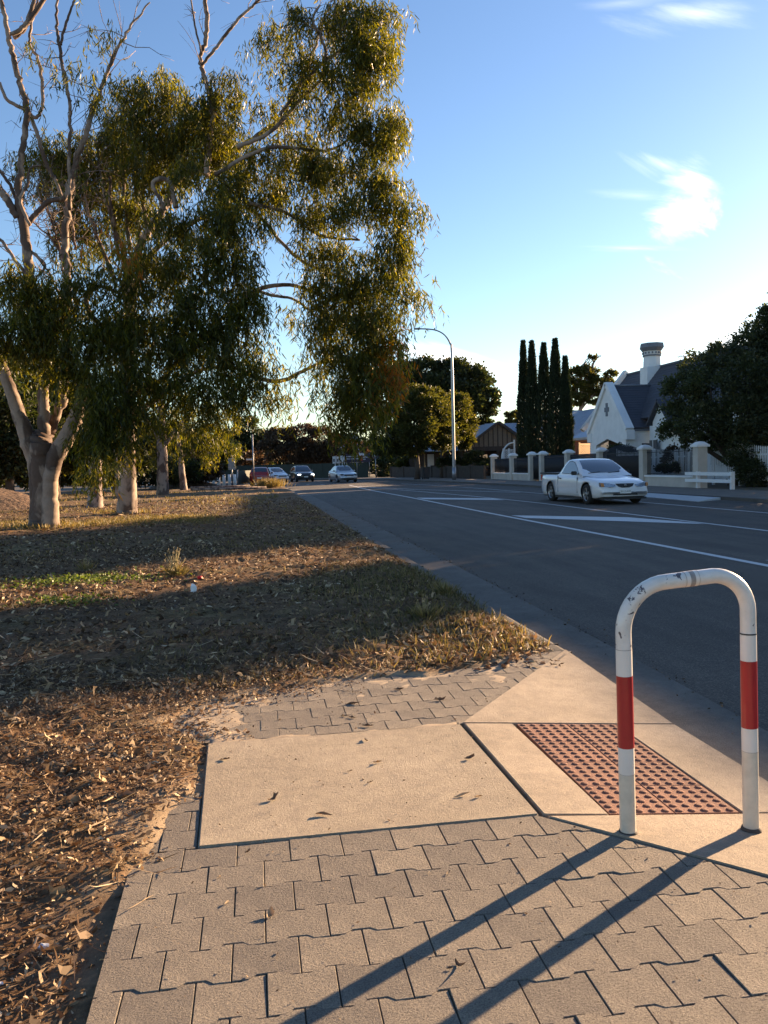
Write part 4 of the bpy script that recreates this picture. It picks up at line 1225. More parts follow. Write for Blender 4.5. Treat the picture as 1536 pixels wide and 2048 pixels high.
UL = 5.05
def ute_nose(fq, root):
    y = -UL / 2
    # solid, slightly proud details following the front end
    for sx in (-1, 1):
        pts = [(0.34, 0.63), (0.36, 0.565), (0.52, 0.545), (0.80, 0.575), (0.80, 0.70), (0.62, 0.69)]
        m_ = MB(); vs = []
        for x, z in pts:
            yy = y - 0.045 + 0.16 * max(0, (x - 0.34)) ** 1.4 * 1.6 + (z - 0.56) * 0.30
            vs.append((sx * x, yy, z))
        vs2 = [(v[0], v[1] + 0.10, v[2]) for v in vs]
        n_ = len(vs)
        m_.add(vs + vs2, [tuple(range(n_)), tuple(reversed(range(n_, 2 * n_)))] + [(i, n_ + i, n_ + (i + 1) % n_, (i + 1) % n_) for i in range(n_)])
        me = m_.mesh('headlight'); bm = bmesh.new(); bm.from_mesh(me); bmesh.ops.recalc_face_normals(bm, faces=bm.faces[:]); bm.to_mesh(me); bm.free()
        h = link('headlight', me, M['lamp_glass'], root)
        a = MB().add([(sx * 0.70, vs[3][1] - 0.056, 0.572), (sx * 0.795, vs[3][1] - 0.012, 0.585), (sx * 0.795, vs[4][1] - 0.012, 0.69), (sx * 0.71, vs[4][1] - 0.046, 0.68)], [(0, 1, 2, 3)]).mesh('indicator')
        if a.polygons[0].normal.y > 0: a.flip_normals()
        link('indicator', a, M['amber'], h)
    g = [(-0.30, 0.66), (-0.24, 0.57), (-0.12, 0.535), (0.12, 0.535), (0.24, 0.57), (0.30, 0.66)]
    vs = [(x, y - 0.018 + (z - 0.56) * 0.30, z) for x, z in g]; vs2 = [(v[0], v[1] + 0.08, v[2]) for v in vs]; n_ = 6
    gr = MB().add(vs + vs2, [tuple(range(n_)), tuple(reversed(range(n_, 2 * n_)))] + [(i, n_ + i, n_ + (i + 1) % n_, (i + 1) % n_) for i in range(n_)]).build('grille', M['black'], root)
    MB().tube([(0, y - 0.035, 0.605), (0, y - 0.005, 0.605)], 0.045, 16).build('badge', M['galv'], gr)
    for sx in (-1, 1):
        MB().tube([(sx * 0.018, y - 0.040, 0.60), (sx * 0.006, y - 0.040, 0.625)], 0.008, 6).build('badge_emblem', M['rim'], gr)
    box_part(root, 'bumper_intake', (-0.42, 0.42, y - 0.006, y + 0.1, 0.285, 0.365), M['black'])
    for sx in (-1, 1):
        a, b_ = sorted((sx * 0.50, sx * 0.66))
        box_part(root, 'bumper_intake', (a, b_, y + 0.012, y + 0.15, 0.29, 0.375), M['black'])
    box_part(root, 'lower_lip', (-0.74, 0.74, y + 0.03, y + 0.2, 0.165, 0.225), M['black'])
    p = box_part(root, 'number_plate', (-0.19, 0.19, y - 0.028, y - 0.016, 0.35, 0.475), M['plate'], 0.003)
    t_ = text_part(p, 'S113 AVF', 0.088, (0, y - 0.0285, 0.412), (PI / 2, 0, 0), M['plate_text'])
ute_S = dict(L=UL, W=1.85, zb=0.20, wr=0.325, axles=(-1.62, 1.32), rake=0.3,
    deck=[(-0.5, 0.66), (-0.47, 0.72), (-0.40, 0.80), (-0.30, 0.86), (-0.205, 0.92), (-0.15, 0.955), (0.05, 0.965), (0.2, 0.965), (0.47, 0.975), (0.5, 0.96)],
    belt=0.93, wbelt=0.845, wroof=0.62, cabin=[(-1.30, 0.88), (-1.18, 0.965), (-0.74, 1.23), (-0.36, 1.41), (-0.10, 1.45), (0.22, 1.455), (0.42, 1.40), (0.52, 1.26), (0.61, 1.12), (0.70, 1.02), (0.82, 0.955)],
    ws=(-1.14, -0.38), windows=[[(-0.94, 0.97), (-0.62, 1.17), (-0.28, 1.34), (0.0, 1.39), (0.20, 1.375), (0.39, 1.20), (0.47, 1.00), (0.2, 0.985)]], trim=True,
    mirror=-0.80, nose=ute_nose)
ute, utop, uhalf = car('white_ute', 'white utility car with covered tray driving towards the camera', (11.35, 27.0, RZ), math.radians(2), ute_S, M['white_car'])
box_part(ute, 'tray_cover', (-0.84, 0.84, 0.74, 2.47, 0.955, 1.005), M['black'])
for sx in (-1, 1):
    box_part(ute, 'door_handle', tuple(sorted((sx * 0.905, sx * 0.94))) + (0.35, 0.52, 0.80, 0.83), M['black'], 0.004)
    box_part(ute, 'side_moulding', tuple(sorted((sx * 0.912, sx * 0.934))) + (-0.95, 0.92, 0.55, 0.575), M['white_car'], 0.004)
    box_part(ute, 'door_seam', tuple(sorted((sx * 0.90, sx * 0.9265))) + (0.62, 0.626, 0.34, 0.90), M['black'], 0)
    box_part(ute, 'door_seam', tuple(sorted((sx * 0.90, sx * 0.9265))) + (-0.98, -0.974, 0.34, 0.86), M['black'], 0)
    box_part(ute, 'sill_skirt', tuple(sorted((sx * 0.86, sx * 0.905))) + (-1.2, 0.9, 0.15, 0.235), M['black'], 0.005)
    box_part(ute, 'tail_light', tuple(sorted((sx * 0.74, sx * 0.80))) + (2.44, 2.5, 0.72, 0.93), M['red_lens'], 0.01)
for sx in (-0.35, 0.35):
    o = MB().bar((sx - .25, -1.16, 0.99), (sx + .2, -1.09, 1.03), 0.02, 0.015).build('wiper', M['black'], ute)
for sx in (-0.36, 0.36):
    sb = box_part(ute, 'seat', (sx - 0.22, sx + 0.22, 0.35, 0.48, 0.85, 1.25), M['black'], 0.04)

def simple_nose(light_mat, L, grille=True, rear=False, pz=0.5):
    def fn(fq, root):
        s = 1 if rear else -1
        y = s * L / 2
        for sx in (-1, 1):
            x0, x1 = (0.50, 0.80)
            z0, z1 = (0.66, 0.76) if not rear else (0.78, 1.0)
            if rear: x0, x1 = 0.62, 0.80
            me = MB().box(min(sx * x0, sx * x1), max(sx * x0, sx * x1), min(y + s * 0.005, y - s * 0.22), max(y + s * 0.005, y - s * 0.22), z0, z1).mesh('light'); bevel_mesh(me, 0.02, 2)
            link('tail_light' if rear else 'headlight', me, M['red_lens'] if rear else light_mat, root)
        if grille:
            box_part(root, 'grille', (-0.42, 0.42, y - 0.02, y + 0.1, 0.56, 0.68), M['black'], 0.02)
            box_part(root, 'bumper_intake', (-0.5, 0.5, y - 0.02, y + 0.1, 0.26, 0.40), M['black'], 0.02)
        box_part(root, 'number_plate', (-0.19, 0.19, min(y + s * 0.03, y + s * 0.015), max(y + s * 0.03, y + s * 0.015), pz - 0.06, pz + 0.06), M['plate'], 0.003)
    return fn
sedan = dict(L=4.75, W=1.82, zb=0.2, wr=0.32, axles=(-1.45, 1.3), deck=[(-0.5, 0.66), (-0.45, 0.76), (-0.3, 0.88), (-0.18, 0.96), (0.2, 1.0), (0.35, 1.05), (0.47, 1.06), (0.5, 0.98)],
    belt=0.95, wbelt=0.83, wroof=0.58, cabin=[(-1.05, 0.92), (-0.9, 1.01), (-0.2, 1.42), (0.1, 1.465), (0.7, 1.46), (1.1, 1.38), (1.6, 1.12), (1.8, 1.03)],
    ws=(-0.87, -0.22), rs=(1.15, 1.65), windows=[[(-0.65, 1.0), (-0.15, 1.32), (0.2, 1.38), (0.4, 1.38), (0.4, 1.0)], [(0.46, 1.0), (0.46, 1.38), (0.9, 1.36), (1.3, 1.15), (1.35, 1.02)]], mirror=-0.6, nose=simple_nose(M['lamp_glass'], 4.75), mirror_mat=M['silver_car'])
suv = dict(L=4.4, W=1.82, zb=0.24, wr=0.35, axles=(-1.35, 1.25), deck=[(-0.5, 0.78), (-0.45, 0.88), (-0.3, 0.98), (-0.2, 1.03), (0.3, 1.05), (0.5, 1.05)],
    belt=1.02, wbelt=0.83, wroof=0.60, cabin=[(-1.0, 0.98), (-0.85, 1.08), (-0.2, 1.50), (0.2, 1.58), (1.2, 1.58), (1.8, 1.50), (2.1, 1.20), (2.17, 1.05)],
    ws=(-0.82, -0.2), rs=(1.86, 2.1), windows=[[(-0.6, 1.06), (-0.15, 1.38), (0.2, 1.48), (0.45, 1.48), (0.45, 1.06)], [(0.52, 1.06), (0.52, 1.48), (1.3, 1.46), (1.3, 1.08)]], mirror=-0.6, nose=simple_nose(M['lit_lamp'], 4.4), mirror_mat=M['galv'])
wagon = dict(L=4.5, W=1.76, zb=0.22, wr=0.32, axles=(-1.35, 1.25), deck=[(-0.5, 0.68), (-0.45, 0.78), (-0.3, 0.9), (-0.18, 0.96), (0.3, 0.99), (0.5, 0.99)],
    belt=0.95, wbelt=0.80, wroof=0.60, cabin=[(-1.0, 0.92), (-0.85, 1.01), (-0.2, 1.42), (0.2, 1.50), (1.2, 1.50), (1.75, 1.46), (2.1, 1.15), (2.2, 0.97)],
    ws=(-0.82, -0.2), rs=(1.80, 2.12), windows=[[(-0.6, 0.99), (-0.15, 1.30), (0.2, 1.40), (0.45, 1.40), (0.45, 0.99)], [(0.52, 0.99), (0.52, 1.40), (1.2, 1.40), (1.2, 1.0)], [(1.27, 1.0), (1.27, 1.40), (1.6, 1.37), (1.85, 1.05)]], mirror=-0.6, nose=simple_nose(M['lamp_glass'], 4.5, False, True, 0.62))
hatch = dict(L=4.0, W=1.7, zb=0.2, wr=0.30, axles=(-1.25, 1.2), deck=[(-0.5, 0.68), (-0.45, 0.78), (-0.3, 0.9), (-0.2, 0.96), (0.3, 0.99), (0.5, 0.97)],
    belt=0.95, wbelt=0.78, wroof=0.56, cabin=[(-1.1, 0.9), (-0.95, 1.0), (-0.3, 1.40), (0.1, 1.47), (1.0, 1.46), (1.5, 1.38), (1.85, 1.1), (1.95, 0.96)],
    ws=(-0.92, -0.32), rs=(1.55, 1.85), windows=[[(-0.7, 0.99), (-0.2, 1.28), (0.1, 1.37), (0.35, 1.38), (0.35, 0.99)], [(0.42, 0.99), (0.42, 1.38), (1.0, 1.36), (1.2, 1.05)]], mirror=-0.65, nose=simple_nose(M['lamp_glass'], 4.0))
car('silver_sedan', 'silver sedan approaching on the distant road, right of the dark car', (7.95, 75.5, RZ), math.radians(8), sedan, M['silver_car'])
car('dark_suv', 'dark small four wheel drive with lit headlights approaching at the bend', (4.65, 83.0, RZ), math.radians(8), suv, M['dark_car'])
car('red_wagon', 'red station wagon driving away at the far end of the verge', (0.55, 71.5, RZ), math.radians(176), wagon, M['red_car'])
car('white_hatchback', 'white hatchback half hidden behind the red station wagon', (1.95, 83.0, RZ), math.radians(22), hatch, M['white_car'])

# ================================================================== STREET FURNITURE
# street lamp
lx, ly = 15.95, 65.5
lamp = tag(empty('street_lamp', (lx, ly, 0)), 'tall galvanised street lamp with curved outreach arm over the far kerb', 'street lamp')
Hh = 12.05
topc = [(0, 0, 0), (0, 0, 5.0), (0, 0, Hh - 1.9), (-0.12, 0, Hh - 1.1), (-0.55, 0, Hh - 0.45), (-1.15, 0, Hh - 0.1), (-1.8, 0, Hh + 0.02), (-2.55, 0, Hh + 0.05)]
cc = catmull(topc, 6)
MB().tube(cc, [0.15 - 0.095 * min(1, i / (len(cc) * 0.55)) for i in range(len(cc))], 12).build('pole', M['galv'], lamp)
me = MB().box(-3.05, -2.5, -0.12, 0.12, Hh - 0.02, Hh + 0.12).mesh('lantern'); bevel_mesh(me, 0.04, 2); link('lamp_head', me, M['galv'], lamp)
MB().tube([(0, 0, 0), (0, 0, 1.0)], 0.165, 12).build('base_sleeve', M['galv'], lamp)

def post(name, x, y, h, r, mat, label, cat, z=0.0):
    root = tag(empty(name, (x, y, z)), label, cat)
    MB().tube([(0, 0, 0), (0, 0, h)], r, 8).build('post', mat, root)
    return root
p = post('sign_pole', -0.05, 60.2, 3.75, 0.045, M['galv'], 'thin metal pole with small street blade sign in front of the red station wagon', 'sign pole')
box_part(p, 'street_blade', (-0.50, -0.05, -0.015, 0.015, 1.92, 2.03), M['sign_white'], 0)
a = P(813, 955, 72); p = post('stake', 15.4, 74.5, 2.25, 0.05, M['stake'], 'pale timber stake standing by the kerb under the street trees', 'stake')
def at_px(px, Yv, py=957):
    q = P(px, py, Yv); return q.x, q.y
sx_, sy_ = at_px(752, 88); p = post('round_sign', sx_, sy_, 2.45, 0.04, M['galv'], 'round disc traffic sign seen edge on beside the dark fence', 'traffic sign')
MB().tube([(0, -0.03, 2.35), (0, 0.0, 2.35)], 0.36, 20).build('disc', M['galv'], p)
# two pedestrian information signs
def info_sign(px, Yv, w, h, zc, label, legs, stripe=True):
    x, y = at_px(px, Yv)
    r = tag(empty('information_sign', (x, y, -0.0)), label, 'sign')
    box_part(r, 'board', (-w / 2, w / 2, -0.03, 0.03, zc - h / 2, zc + h / 2), M['sign_white'], 0.01)
    for lx_ in legs:
        MB().tube([(lx_, 0.05, 0), (lx_, 0.05, zc + h / 2 + 0.05)], 0.035, 8).build('leg', M['sign_white'], r)
    if stripe:
        box_part(r, 'printed_panel', (-w * 0.3, w * 0.12, -0.038, -0.032, zc - h * 0.25, zc + h * 0.15), M['board_dark'], 0)
info_sign(669.5, 92, 0.38, 0.8, 2.05, 'small pale sign board above the roof of the silver sedan', (0.1,))
info_sign(677, 92.4, 0.36, 0.75, 2.05, 'small grey sign board between two other boards behind the sedan', (0.12,))
info_sign(685.5, 92, 0.42, 0.68, 2.15, 'small white sign board left of the long banner', (0.0, 0.22), False)
# banner
x0_, y0_ = at_px(693, 93); x1_, _ = at_px(741, 93)
bn = tag(empty('banner', (x0_, 93, 0)), 'long dark banner with white lettering fixed on the fence behind the silver sedan', 'banner')
wb = x1_ - x0_
box_part(bn, 'panel', (0, wb, -0.02, 0.02, 1.75, 2.65), M['board_dark'], 0)
box_part(bn, 'photo_panel', (wb * 0.56, wb * 0.68, -0.03, -0.022, 1.9, 2.5), M['sign_red'], 0)
box_part(bn, 'logo_panel', (wb * 0.52, wb * 0.80, -0.032, -0.023, 2.5, 2.74), M['sign_text'], 0)
mb = MB()
for row, (xa, xb) in ((2.42, (0.03, 0.48)), (2.15, (0.03, 0.53)), (2.30, (0.70, 0.93)), (2.08, (0.70, 0.80))):
    x = xa * wb
    while x < xb * wb:          # worn lettering, too far off to read
        w_ = rnd.uniform(0.04, 0.10); h_ = rnd.choice((0.10, 0.10, 0.16))
        mb.box(x, x + w_, -0.028, -0.021, row - 0.06, row - 0.06 + h_)
        x += w_ + (0.03 if rnd.random() < 0.8 else 0.11)
tag(mb.build('lettering', M['sign_text'], bn), kind='stuff')
for fx in (0.03, 0.45, 0.97):
    MB().tube([(wb * fx, 0.06, 0), (wb * fx, 0.06, 2.7)], 0.04, 8).build('post', M['galv'], bn)

# dark green fence behind the cars (sheet panels between posts)
gf = tag(empty('sheet_fence', (0, 0, 0)), 'long dark green sheet metal fence behind the distant cars', 'fence')
fl = resample([(-10, 102.5), (3, 103), (9, 98.5), (13, 95.0)], 17)
pm = None
for i in range(16):
    a_, b_ = fl[i], fl[i + 1]
    MB().bar((a_[0], a_[1], 0.85), (b_[0], b_[1], 0.85), 0.04, 1.75).build('panel', M['green_fence'], gf)
    MB().bar((a_[0], a_[1], 0), (a_[0], a_[1], 1.78), 0.07, 0.07).build('post', M['green_fence'], gf)
# low mesh fence and white posts at the left end of the side road
wp = []
for i in range(9):
    x = -4.9 + i * 0.42; y = 66.5 + (8 - i) * 0.1
    o = MB().tube([(0, 0, 0), (0, 0, 1.15)], [0.13, 0.12], 10).build('white_post', M['white_wood'])
    o.location = (x, y, -0.25)
    tag(o, ['leftmost', 'second from left', 'third from left', 'fourth from left', 'middle', 'fourth from right', 'third from right', 'second from right', 'rightmost'][i] + ' short white timber post of the row at the far left corner', 'post', 'white posts in a row at the far left corner')
mf = tag(empty('mesh_fence', (0, 0, 0)), 'dark green wire mesh fence panel beside the red station wagon', 'fence')
for a_, b_ in (((-1.35, 68), (-0.2, 75)), ((-0.2, 75), (1.2, 90))):
    MB().bar((a_[0], a_[1], 0.62), (b_[0], b_[1], 0.62), 0.03, 1.1).build('panel', M['green_fence'], mf)
    MB().tube([(a_[0], a_[1], -0.1), (a_[0], a_[1], 1.25)], 0.05, 8).build('post', M['galv'], mf)
x_, y_ = -1.75, 67
bx = tag(empty('sign_board', (x_, y_, -0.1)), 'grey notice board on a post at the far left corner', 'sign')
box_part(bx, 'board', (-0.28, 0.28, -0.04, 0.04, 1.35, 2.25), M['galv'], 0.01)
MB().tube([(0, 0.06, 0), (0, 0.06, 2.3)], 0.05, 8).build('post', M['galv'], bx)
# logs / sleepers edging the path at the far left
for i, (x, y, l, a) in enumerate([(-2.3, 57.5, 4.0, 4), (-1.6, 52, 4.6, 3)]):
    o = MB().tube([(-l / 2, 0, 0), (l / 2, 0, 0)], 0.10, 9).build('log', M['grey_bark'])
    o.location = (x, y, 0.10); o.rotation_euler = (0, 0, math.radians(-a))
    tag(o, ['further fallen pale log edging the path by the corner', 'nearer fallen pale log edging the path by the corner'][i], 'log')

# ================================================================== BUILDINGS
def quad(pts): return MB().add(pts, [tuple(range(len(pts)))])
def thick(name, pts, t, mat, parent, nrm=None):
    """a flat polygon with thickness t behind it"""
    P_ = [Vector(p) for p in pts]
    n_ = (P_[1] - P_[0]).cross(P_[2] - P_[0]).normalized()
    if nrm is not None and n_.dot(Vector(nrm)) < 0: n_ = -n_
    Q_ = [p - n_ * t for p in P_]
    k = len(P_)
    me = MB().add(P_ + Q_, [tuple(range(k)), tuple(reversed(range(k, 2 * k)))] + [(i, k + i, k + (i + 1) % k, (i + 1) % k) for i in range(k)]).mesh(name)
    bm = bmesh.new(); bm.from_mesh(me); bmesh.ops.recalc_face_normals(bm, faces=bm.faces[:]); bm.to_mesh(me); bm.free()
    return link(name, me, mat, parent)
def ribs(name, a, b, c, d, n, mat, parent, h=0.03, w=0.05):
    """standing ribs down a roof slope: eave a->b, ridge d->c"""
    a, b, c, d = map(Vector, (a, b, c, d))
    nrm = (b - a).cross(d - a).normalized()
    if nrm.z < 0: nrm = -nrm
    mb = MB()
    for i in range(n):
        t = (i + 0.5) / n
        mb.bar(a.lerp(b, t) + nrm * 0.012, d.lerp(c, t) + nrm * 0.012, w, h, nrm)
    return tag(mb.build(name, mat, parent), kind='stuff')

# --- white cottage with steep gables. wing faces the street (-X)
cot = tag(empty('white_cottage', (0, 0, 0)), 'white rendered cottage with steep parapet gables, slate roof and banded chimney', 'house')
wx0, wy0, wy1 = 24.0, 51.2, 57.0          # wing front wall plane, near and far corner
wym = (wy0 + wy1) / 2; ez, az_ = 3.5, 6.35
# gable wall with arched porch opening
thick('wall', [(wx0, wy0, 0), (wx0, wy0 + 1.0, 0), (wx0, wy0 + 1.0, 2.35), (wx0, wym, 2.75), (wx0, wy1 - 1.0, 2.35), (wx0, wy1 - 1.0, 0), (wx0, wy1, 0), (wx0, wy1, ez), (wx0, wym, az_), (wx0, wy0, ez)], 0.35, M['stucco'], cot, (-1, 0, 0))
thick('porch_recess', [(wx0 + 1.2, wy0 + .4, 0), (wx0 + 1.2, wy1 - .4, 0), (wx0 + 1.2, wy1 - .4, 3.0), (wx0 + 1.2, wy0 + .4, 3.0)], 0.2, M['dark_timber'], cot, (-1, 0, 0))
# parapets along the gable
for a_, b_ in (((wx0 + 0.12, wy0 - 0.28, ez - 0.25), (wx0 + 0.12, wym, az_ + 0.16)), ((wx0 + 0.12, wy1 + 0.28, ez - 0.25), (wx0 + 0.12, wym, az_ + 0.16))):
    MB().bar(a_, b_, 0.55, 0.30, (0, 0, 1)).build('parapet', M['stucco'], cot)
MB().box(wx0 - 0.1, wx0 + 0.45, wy0 - 0.35, wy0 + 0.3, ez - 0.9, ez - 0.28).build('kneeler', M['stucco'], cot)
MB().box(wx0 - 0.1, wx0 + 0.45, wy1 - 0.3, wy1 + 0.35, ez - 0.9, ez - 0.28).build('kneeler', M['stucco'], cot)
# cruciform vent ornament
mb = MB(); cz = 4.75
mb.box(wx0 - 0.05, wx0 - 0.003, wym - 0.14, wym + 0.14, cz - 0.45, cz + 0.45)
mb.build('cross_vent', M['chimney_trim'], cot)
for dy in (-0.35, 0.13):
    MB().box(wx0 - 0.05, wx0 - 0.003, wym + dy + 0.012, wym + dy + 0.21, cz - 0.15, cz + 0.15).build('cross_vent_arm', M['chimney_trim'], cot)
# side wall of the wing and its roof
rx_ = 31.5
thick('wall', [(wx0 + 0.35, wy0, 0), (30, wy0, 0), (30, wy0, ez), (wx0 + 0.35, wy0, ez)], 0.3, M['stucco'], cot, (0, -1, 0))
MB().box(wx0 + .3, 29.9, wy0 - 0.12, wy0 - 0.003, ez - 0.35, ez - 0.02).build('eave_band', M['chimney_trim'], cot)
thick('door_opening', [(25.1, wy0 - 0.02, 0), (28.2, wy0 - 0.02, 0), (28.2, wy0 - 0.02, 2.25), (25.1, wy0 - 0.02, 2.35)], 0.03, M['dark_timber'], cot, (0, -1, 0))
eo = 0.25
thick('roof', [(wx0 + 0.3, wy0 - eo, ez - 0.12), (30.5, wy0 - eo, ez - 0.12), (30.5, wym, az_), (wx0 + 0.3, wym, az_)], 0.12, M['slate'], cot, (0, -1, 1))
thick('roof', [(wx0 + 0.3, wy1 + eo, ez - 0.12), (30.5, wy1 + eo, ez - 0.12), (30.5, wym, az_), (wx0 + 0.3, wym, az_)], 0.12, M['slate'], cot, (0, 1, 1))
# slate courses: thin steps across the near slope
mb = MB()
for i in range(1, 17):
    t = i / 17
    yv = (wy0 - eo) + (wym - wy0 + eo) * t; zv = ez - 0.12 + (az_ - ez + 0.12) * t
    mb.bar((wx0 + 0.42, yv, zv + 0.012), (30.2, yv, zv + 0.012), 0.05, 0.012, (0, -0.75, 0.7))
tag(mb.build('slate_course', M['slate'], cot), kind='stuff')
MB().tube([(wx0 + 0.35, wym, az_ + 0.03), (27.6, wym, az_ + 0.03)], 0.07, 8).build('ridge_cap', M['chimney_trim'], cot)
# main block: ridge parallel to the road
mx, mz, my0, my1 = 28.3, 7.75, 40.0, 60.2
meave = 25.2
thick('roof', [(meave, my0, 4.0), (meave, my1, 4.0), (mx, my1, mz), (mx, my0, mz)], 0.14, M['slate'], cot, (-1, 0, 1))
thick('roof', [(mx + 3.1, my0, 4.0), (mx + 3.1, my1, 4.0), (mx, my1, mz), (mx, my0, mz)], 0.14, M['slate'], cot, (1, 0, 1))
mb = MB()
for i in range(1, 19):
    t = i / 19
    mb.bar((meave + (mx - meave) * t, my0, 4.0 + (mz - 4) * t + 0.012), (meave + (mx - meave) * t, my1 - .3, 4.0 + (mz - 4) * t + 0.012), 0.05, 0.012, (-0.75, 0, 0.7))
tag(mb.build('slate_course', M['slate'], cot), kind='stuff')
MB().bar((meave - 0.45, my1 + 0.1, 3.6), (mx, my1 + 0.1, mz + 0.25), 0.45, 0.32).build('parapet', M['stucco'], cot)
thick('wall', [(meave + .1, my1 - .05, 0), (mx + 3, my1 - .05, 0), (mx + 3, my1 - .05, 4), (mx, my1 - .05, mz - .1), (meave + .1, my1 - .05, 4)], 0.3, M['stucco'], cot, (0, 1, 0))
thick('wall', [(meave + 0.3, my0, 0), (meave + 0.3, wy0 - 0.3, 0), (meave + 0.3, wy0 - 0.3, 3.9), (meave + 0.3, my0, 3.9)], 0.3, M['stucco'], cot, (-1, 0, 0))
thick('wall', [(meave + 0.3, my0 + .1, 0), (mx + 2.9, my0 + .1, 0), (mx + 2.9, my0 + .1, 3.9), (mx, my0 + .1, mz - .2), (meave + 0.3, my0 + .1, 3.9)], 0.3, M['stucco'], cot, (0, -1, 0))
MB().tube([(mx, my0, mz + 0.03), (mx, my1, mz + 0.03)], 0.07, 8).build('ridge_cap', M['chimney_trim'], cot)
# small projecting gable near the tree
sy = 47.6
thick('porch_gable', [(24.6, sy - 1.1, 3.0), (24.6, sy + 1.1, 3.0), (24.6, sy + 1.1, 3.6), (24.6, sy, 4.7), (24.6, sy - 1.1, 3.6)], 0.3, M['stucco'], cot, (-1, 0, 0))
thick('porch_roof', [(24.3, sy + 1.45, 3.45), (27, sy + 1.45, 3.45), (27, sy, 4.95), (24.3, sy, 4.95)], 0.1, M['slate'], cot, (0, 1, 1))
thick('porch_roof', [(24.3, sy - 1.45, 3.45), (27, sy - 1.45, 3.45), (27, sy, 4.95), (24.3, sy, 4.95)], 0.1, M['slate'], cot, (0, -1, 1))
for wy in (42.5, 44.5, 49.8):
    w_ = MB().box(meave - 0.03, meave + 0.02, wy - 0.5, wy + 0.5, 0.9, 2.5).build('window', M['window'], cot)
    MB().box(meave - 0.06, meave - 0.031, wy - 0.03, wy + 0.03, 0.9, 2.5).build('glazing_bar', M['white_wood'], w_)
# chimney
chx, chy = 27.9, 55.3
def ring_box(nm_, hw, hd, z0, z1, mat, bv=0.05):
    me = MB().box(chx - hw, chx + hw, chy - hd, chy + hd, z0, z1).mesh(nm_)
    if bv: bevel_mesh(me, bv, 1)
    return link(nm_, me, mat, chm)
chm = MB().box(chx - 0.62, chx + 0.62, chy - 0.55, chy + 0.55, 6.4, 7.75).build('chimney', M['stucco'], cot)
def octo(nm_, r0, r1, z0, z1, mat):
    o_ = MB().tube([(chx, chy, z0), (chx, chy, z1)], [r0, r1], 8).mesh(nm_); o_.polygons.foreach_set('use_smooth', [False] * len(o_.polygons))
    return link(nm_, o_, mat, chm)
octo('shaft', 0.62, 0.58, 7.75, 8.5, M['stucco'])
octo('moulding', 0.66, 0.66, 8.50, 8.60, M['chimney_trim'])
octo('band', 0.60, 0.62, 8.60, 8.86, M['stucco'])
octo('cornice', 0.68, 0.86, 8.86, 9.10, M['chimney_trim'])
octo('cap', 0.86, 0.80, 9.10, 9.40, M['chimney_trim'])
for k in range(16):
    a = 2 * PI * k / 16
    o_ = MB().box(-0.05, 0.05, -0.03, 0.03, 0, 0.13).build('dentil', M['chimney_trim'], chm)
    o_.location = (chx + math.cos(a) * 0.63, chy + math.sin(a) * 0.63, 8.66); o_.rotation_euler = (0, 0, a + PI / 2)

# --- blue iron roofed brick house behind with lattice screen
bh = tag(empty('brick_house', (0, 0, 0)), 'red brick house with pale corrugated iron roof behind the cypresses', 'house')
bx0, by0, by1 = 29.5, 69.0, 88.0
thick('roof', [(bx0 - 0.6, by0 - 0.6, 3.35), (bx0 - 0.6, by1, 3.35), (bx0 + 5, by1 - 3, 6.6), (bx0 + 5, by0 + 4.4, 6.6)], 0.1, M['blue_iron'], bh, (-1, 0, 1))
ribs('roof_rib', (bx0 - 0.6, by0 + 4.0, 3.35), (bx0 - 0.6, by1, 3.35), (bx0 + 5, by1, 6.6), (bx0 + 5, by0 + 4.0, 6.6), 46, M['blue_iron'], bh)
thick('roof', [(bx0 - 0.6, by0 - 0.6, 3.35), (bx0 + 11, by0 - 0.6, 3.35), (bx0 + 5.6, by0 + 4.4, 6.6), (bx0 + 5, by0 + 4.4, 6.6)], 0.1, M['blue_iron'], bh, (0, -1, 1))
ribs('roof_rib', (bx0 + 4.0, by0 - 0.6, 3.35), (bx0 + 6.5, by0 - .6, 3.35), (bx0 + 6.5, by0 + 4.0, 6.5), (bx0 + 4.0, by0 + 4.0, 6.5), 10, M['blue_iron'], bh)
MB().box(bx0 - 0.68, bx0 - 0.6, by0 - 0.6, by1, 3.2, 3.36).build('gutter', M['stucco_cream'], bh)
MB().box(bx0 - 0.6, bx0 + 11, by0 - 0.68, by0 - 0.6, 3.2, 3.36).build('gutter', M['stucco_cream'], bh)
MB().box(bx0, bx0 + 10, by0, by1, 0, 3.2).build('wall', M['brown_wall'], bh)
# brick courses in view (each brick its own mesh, shared data)
bm_ = MB().box(-0.112, 0.112, -0.012, 0.0, -0.034, 0.034).mesh('brick'); bm_.materials.append(M['brick'])
bm2 = MB().box(-0.35, 0.35, -0.015, 0.0, -0.105, 0.105).mesh('brick')
for r in range(22):
    mbk = MB()
    for c_ in range(40):
        xx = bx0 + 0.12 + c_ * 0.24 + (r % 2) * 0.12
        if xx > bx0 + 9.8: continue
        mbk.box(xx - 0.112, xx + 0.112, by0 - 0.02, by0 - 0.002, 3.12 - r * 0.082 - 0.068, 3.12 - r * 0.082)
    for c_ in range(50):
        yy = by0 + 0.12 + c_ * 0.24 + (r % 2) * 0.12
        mbk.box(bx0 - 0.02, bx0 - 0.002, yy - 0.112, yy + 0.112, 3.12 - r * 0.082 - 0.068, 3.12 - r * 0.082)
    tag(mbk.build('brick_course', M['brick'], bh), kind='stuff')
lat = tag(empty('lattice_screen', (0, 0, 0)), 'sunlit cream lattice screen in front of the red brick house', 'screen')
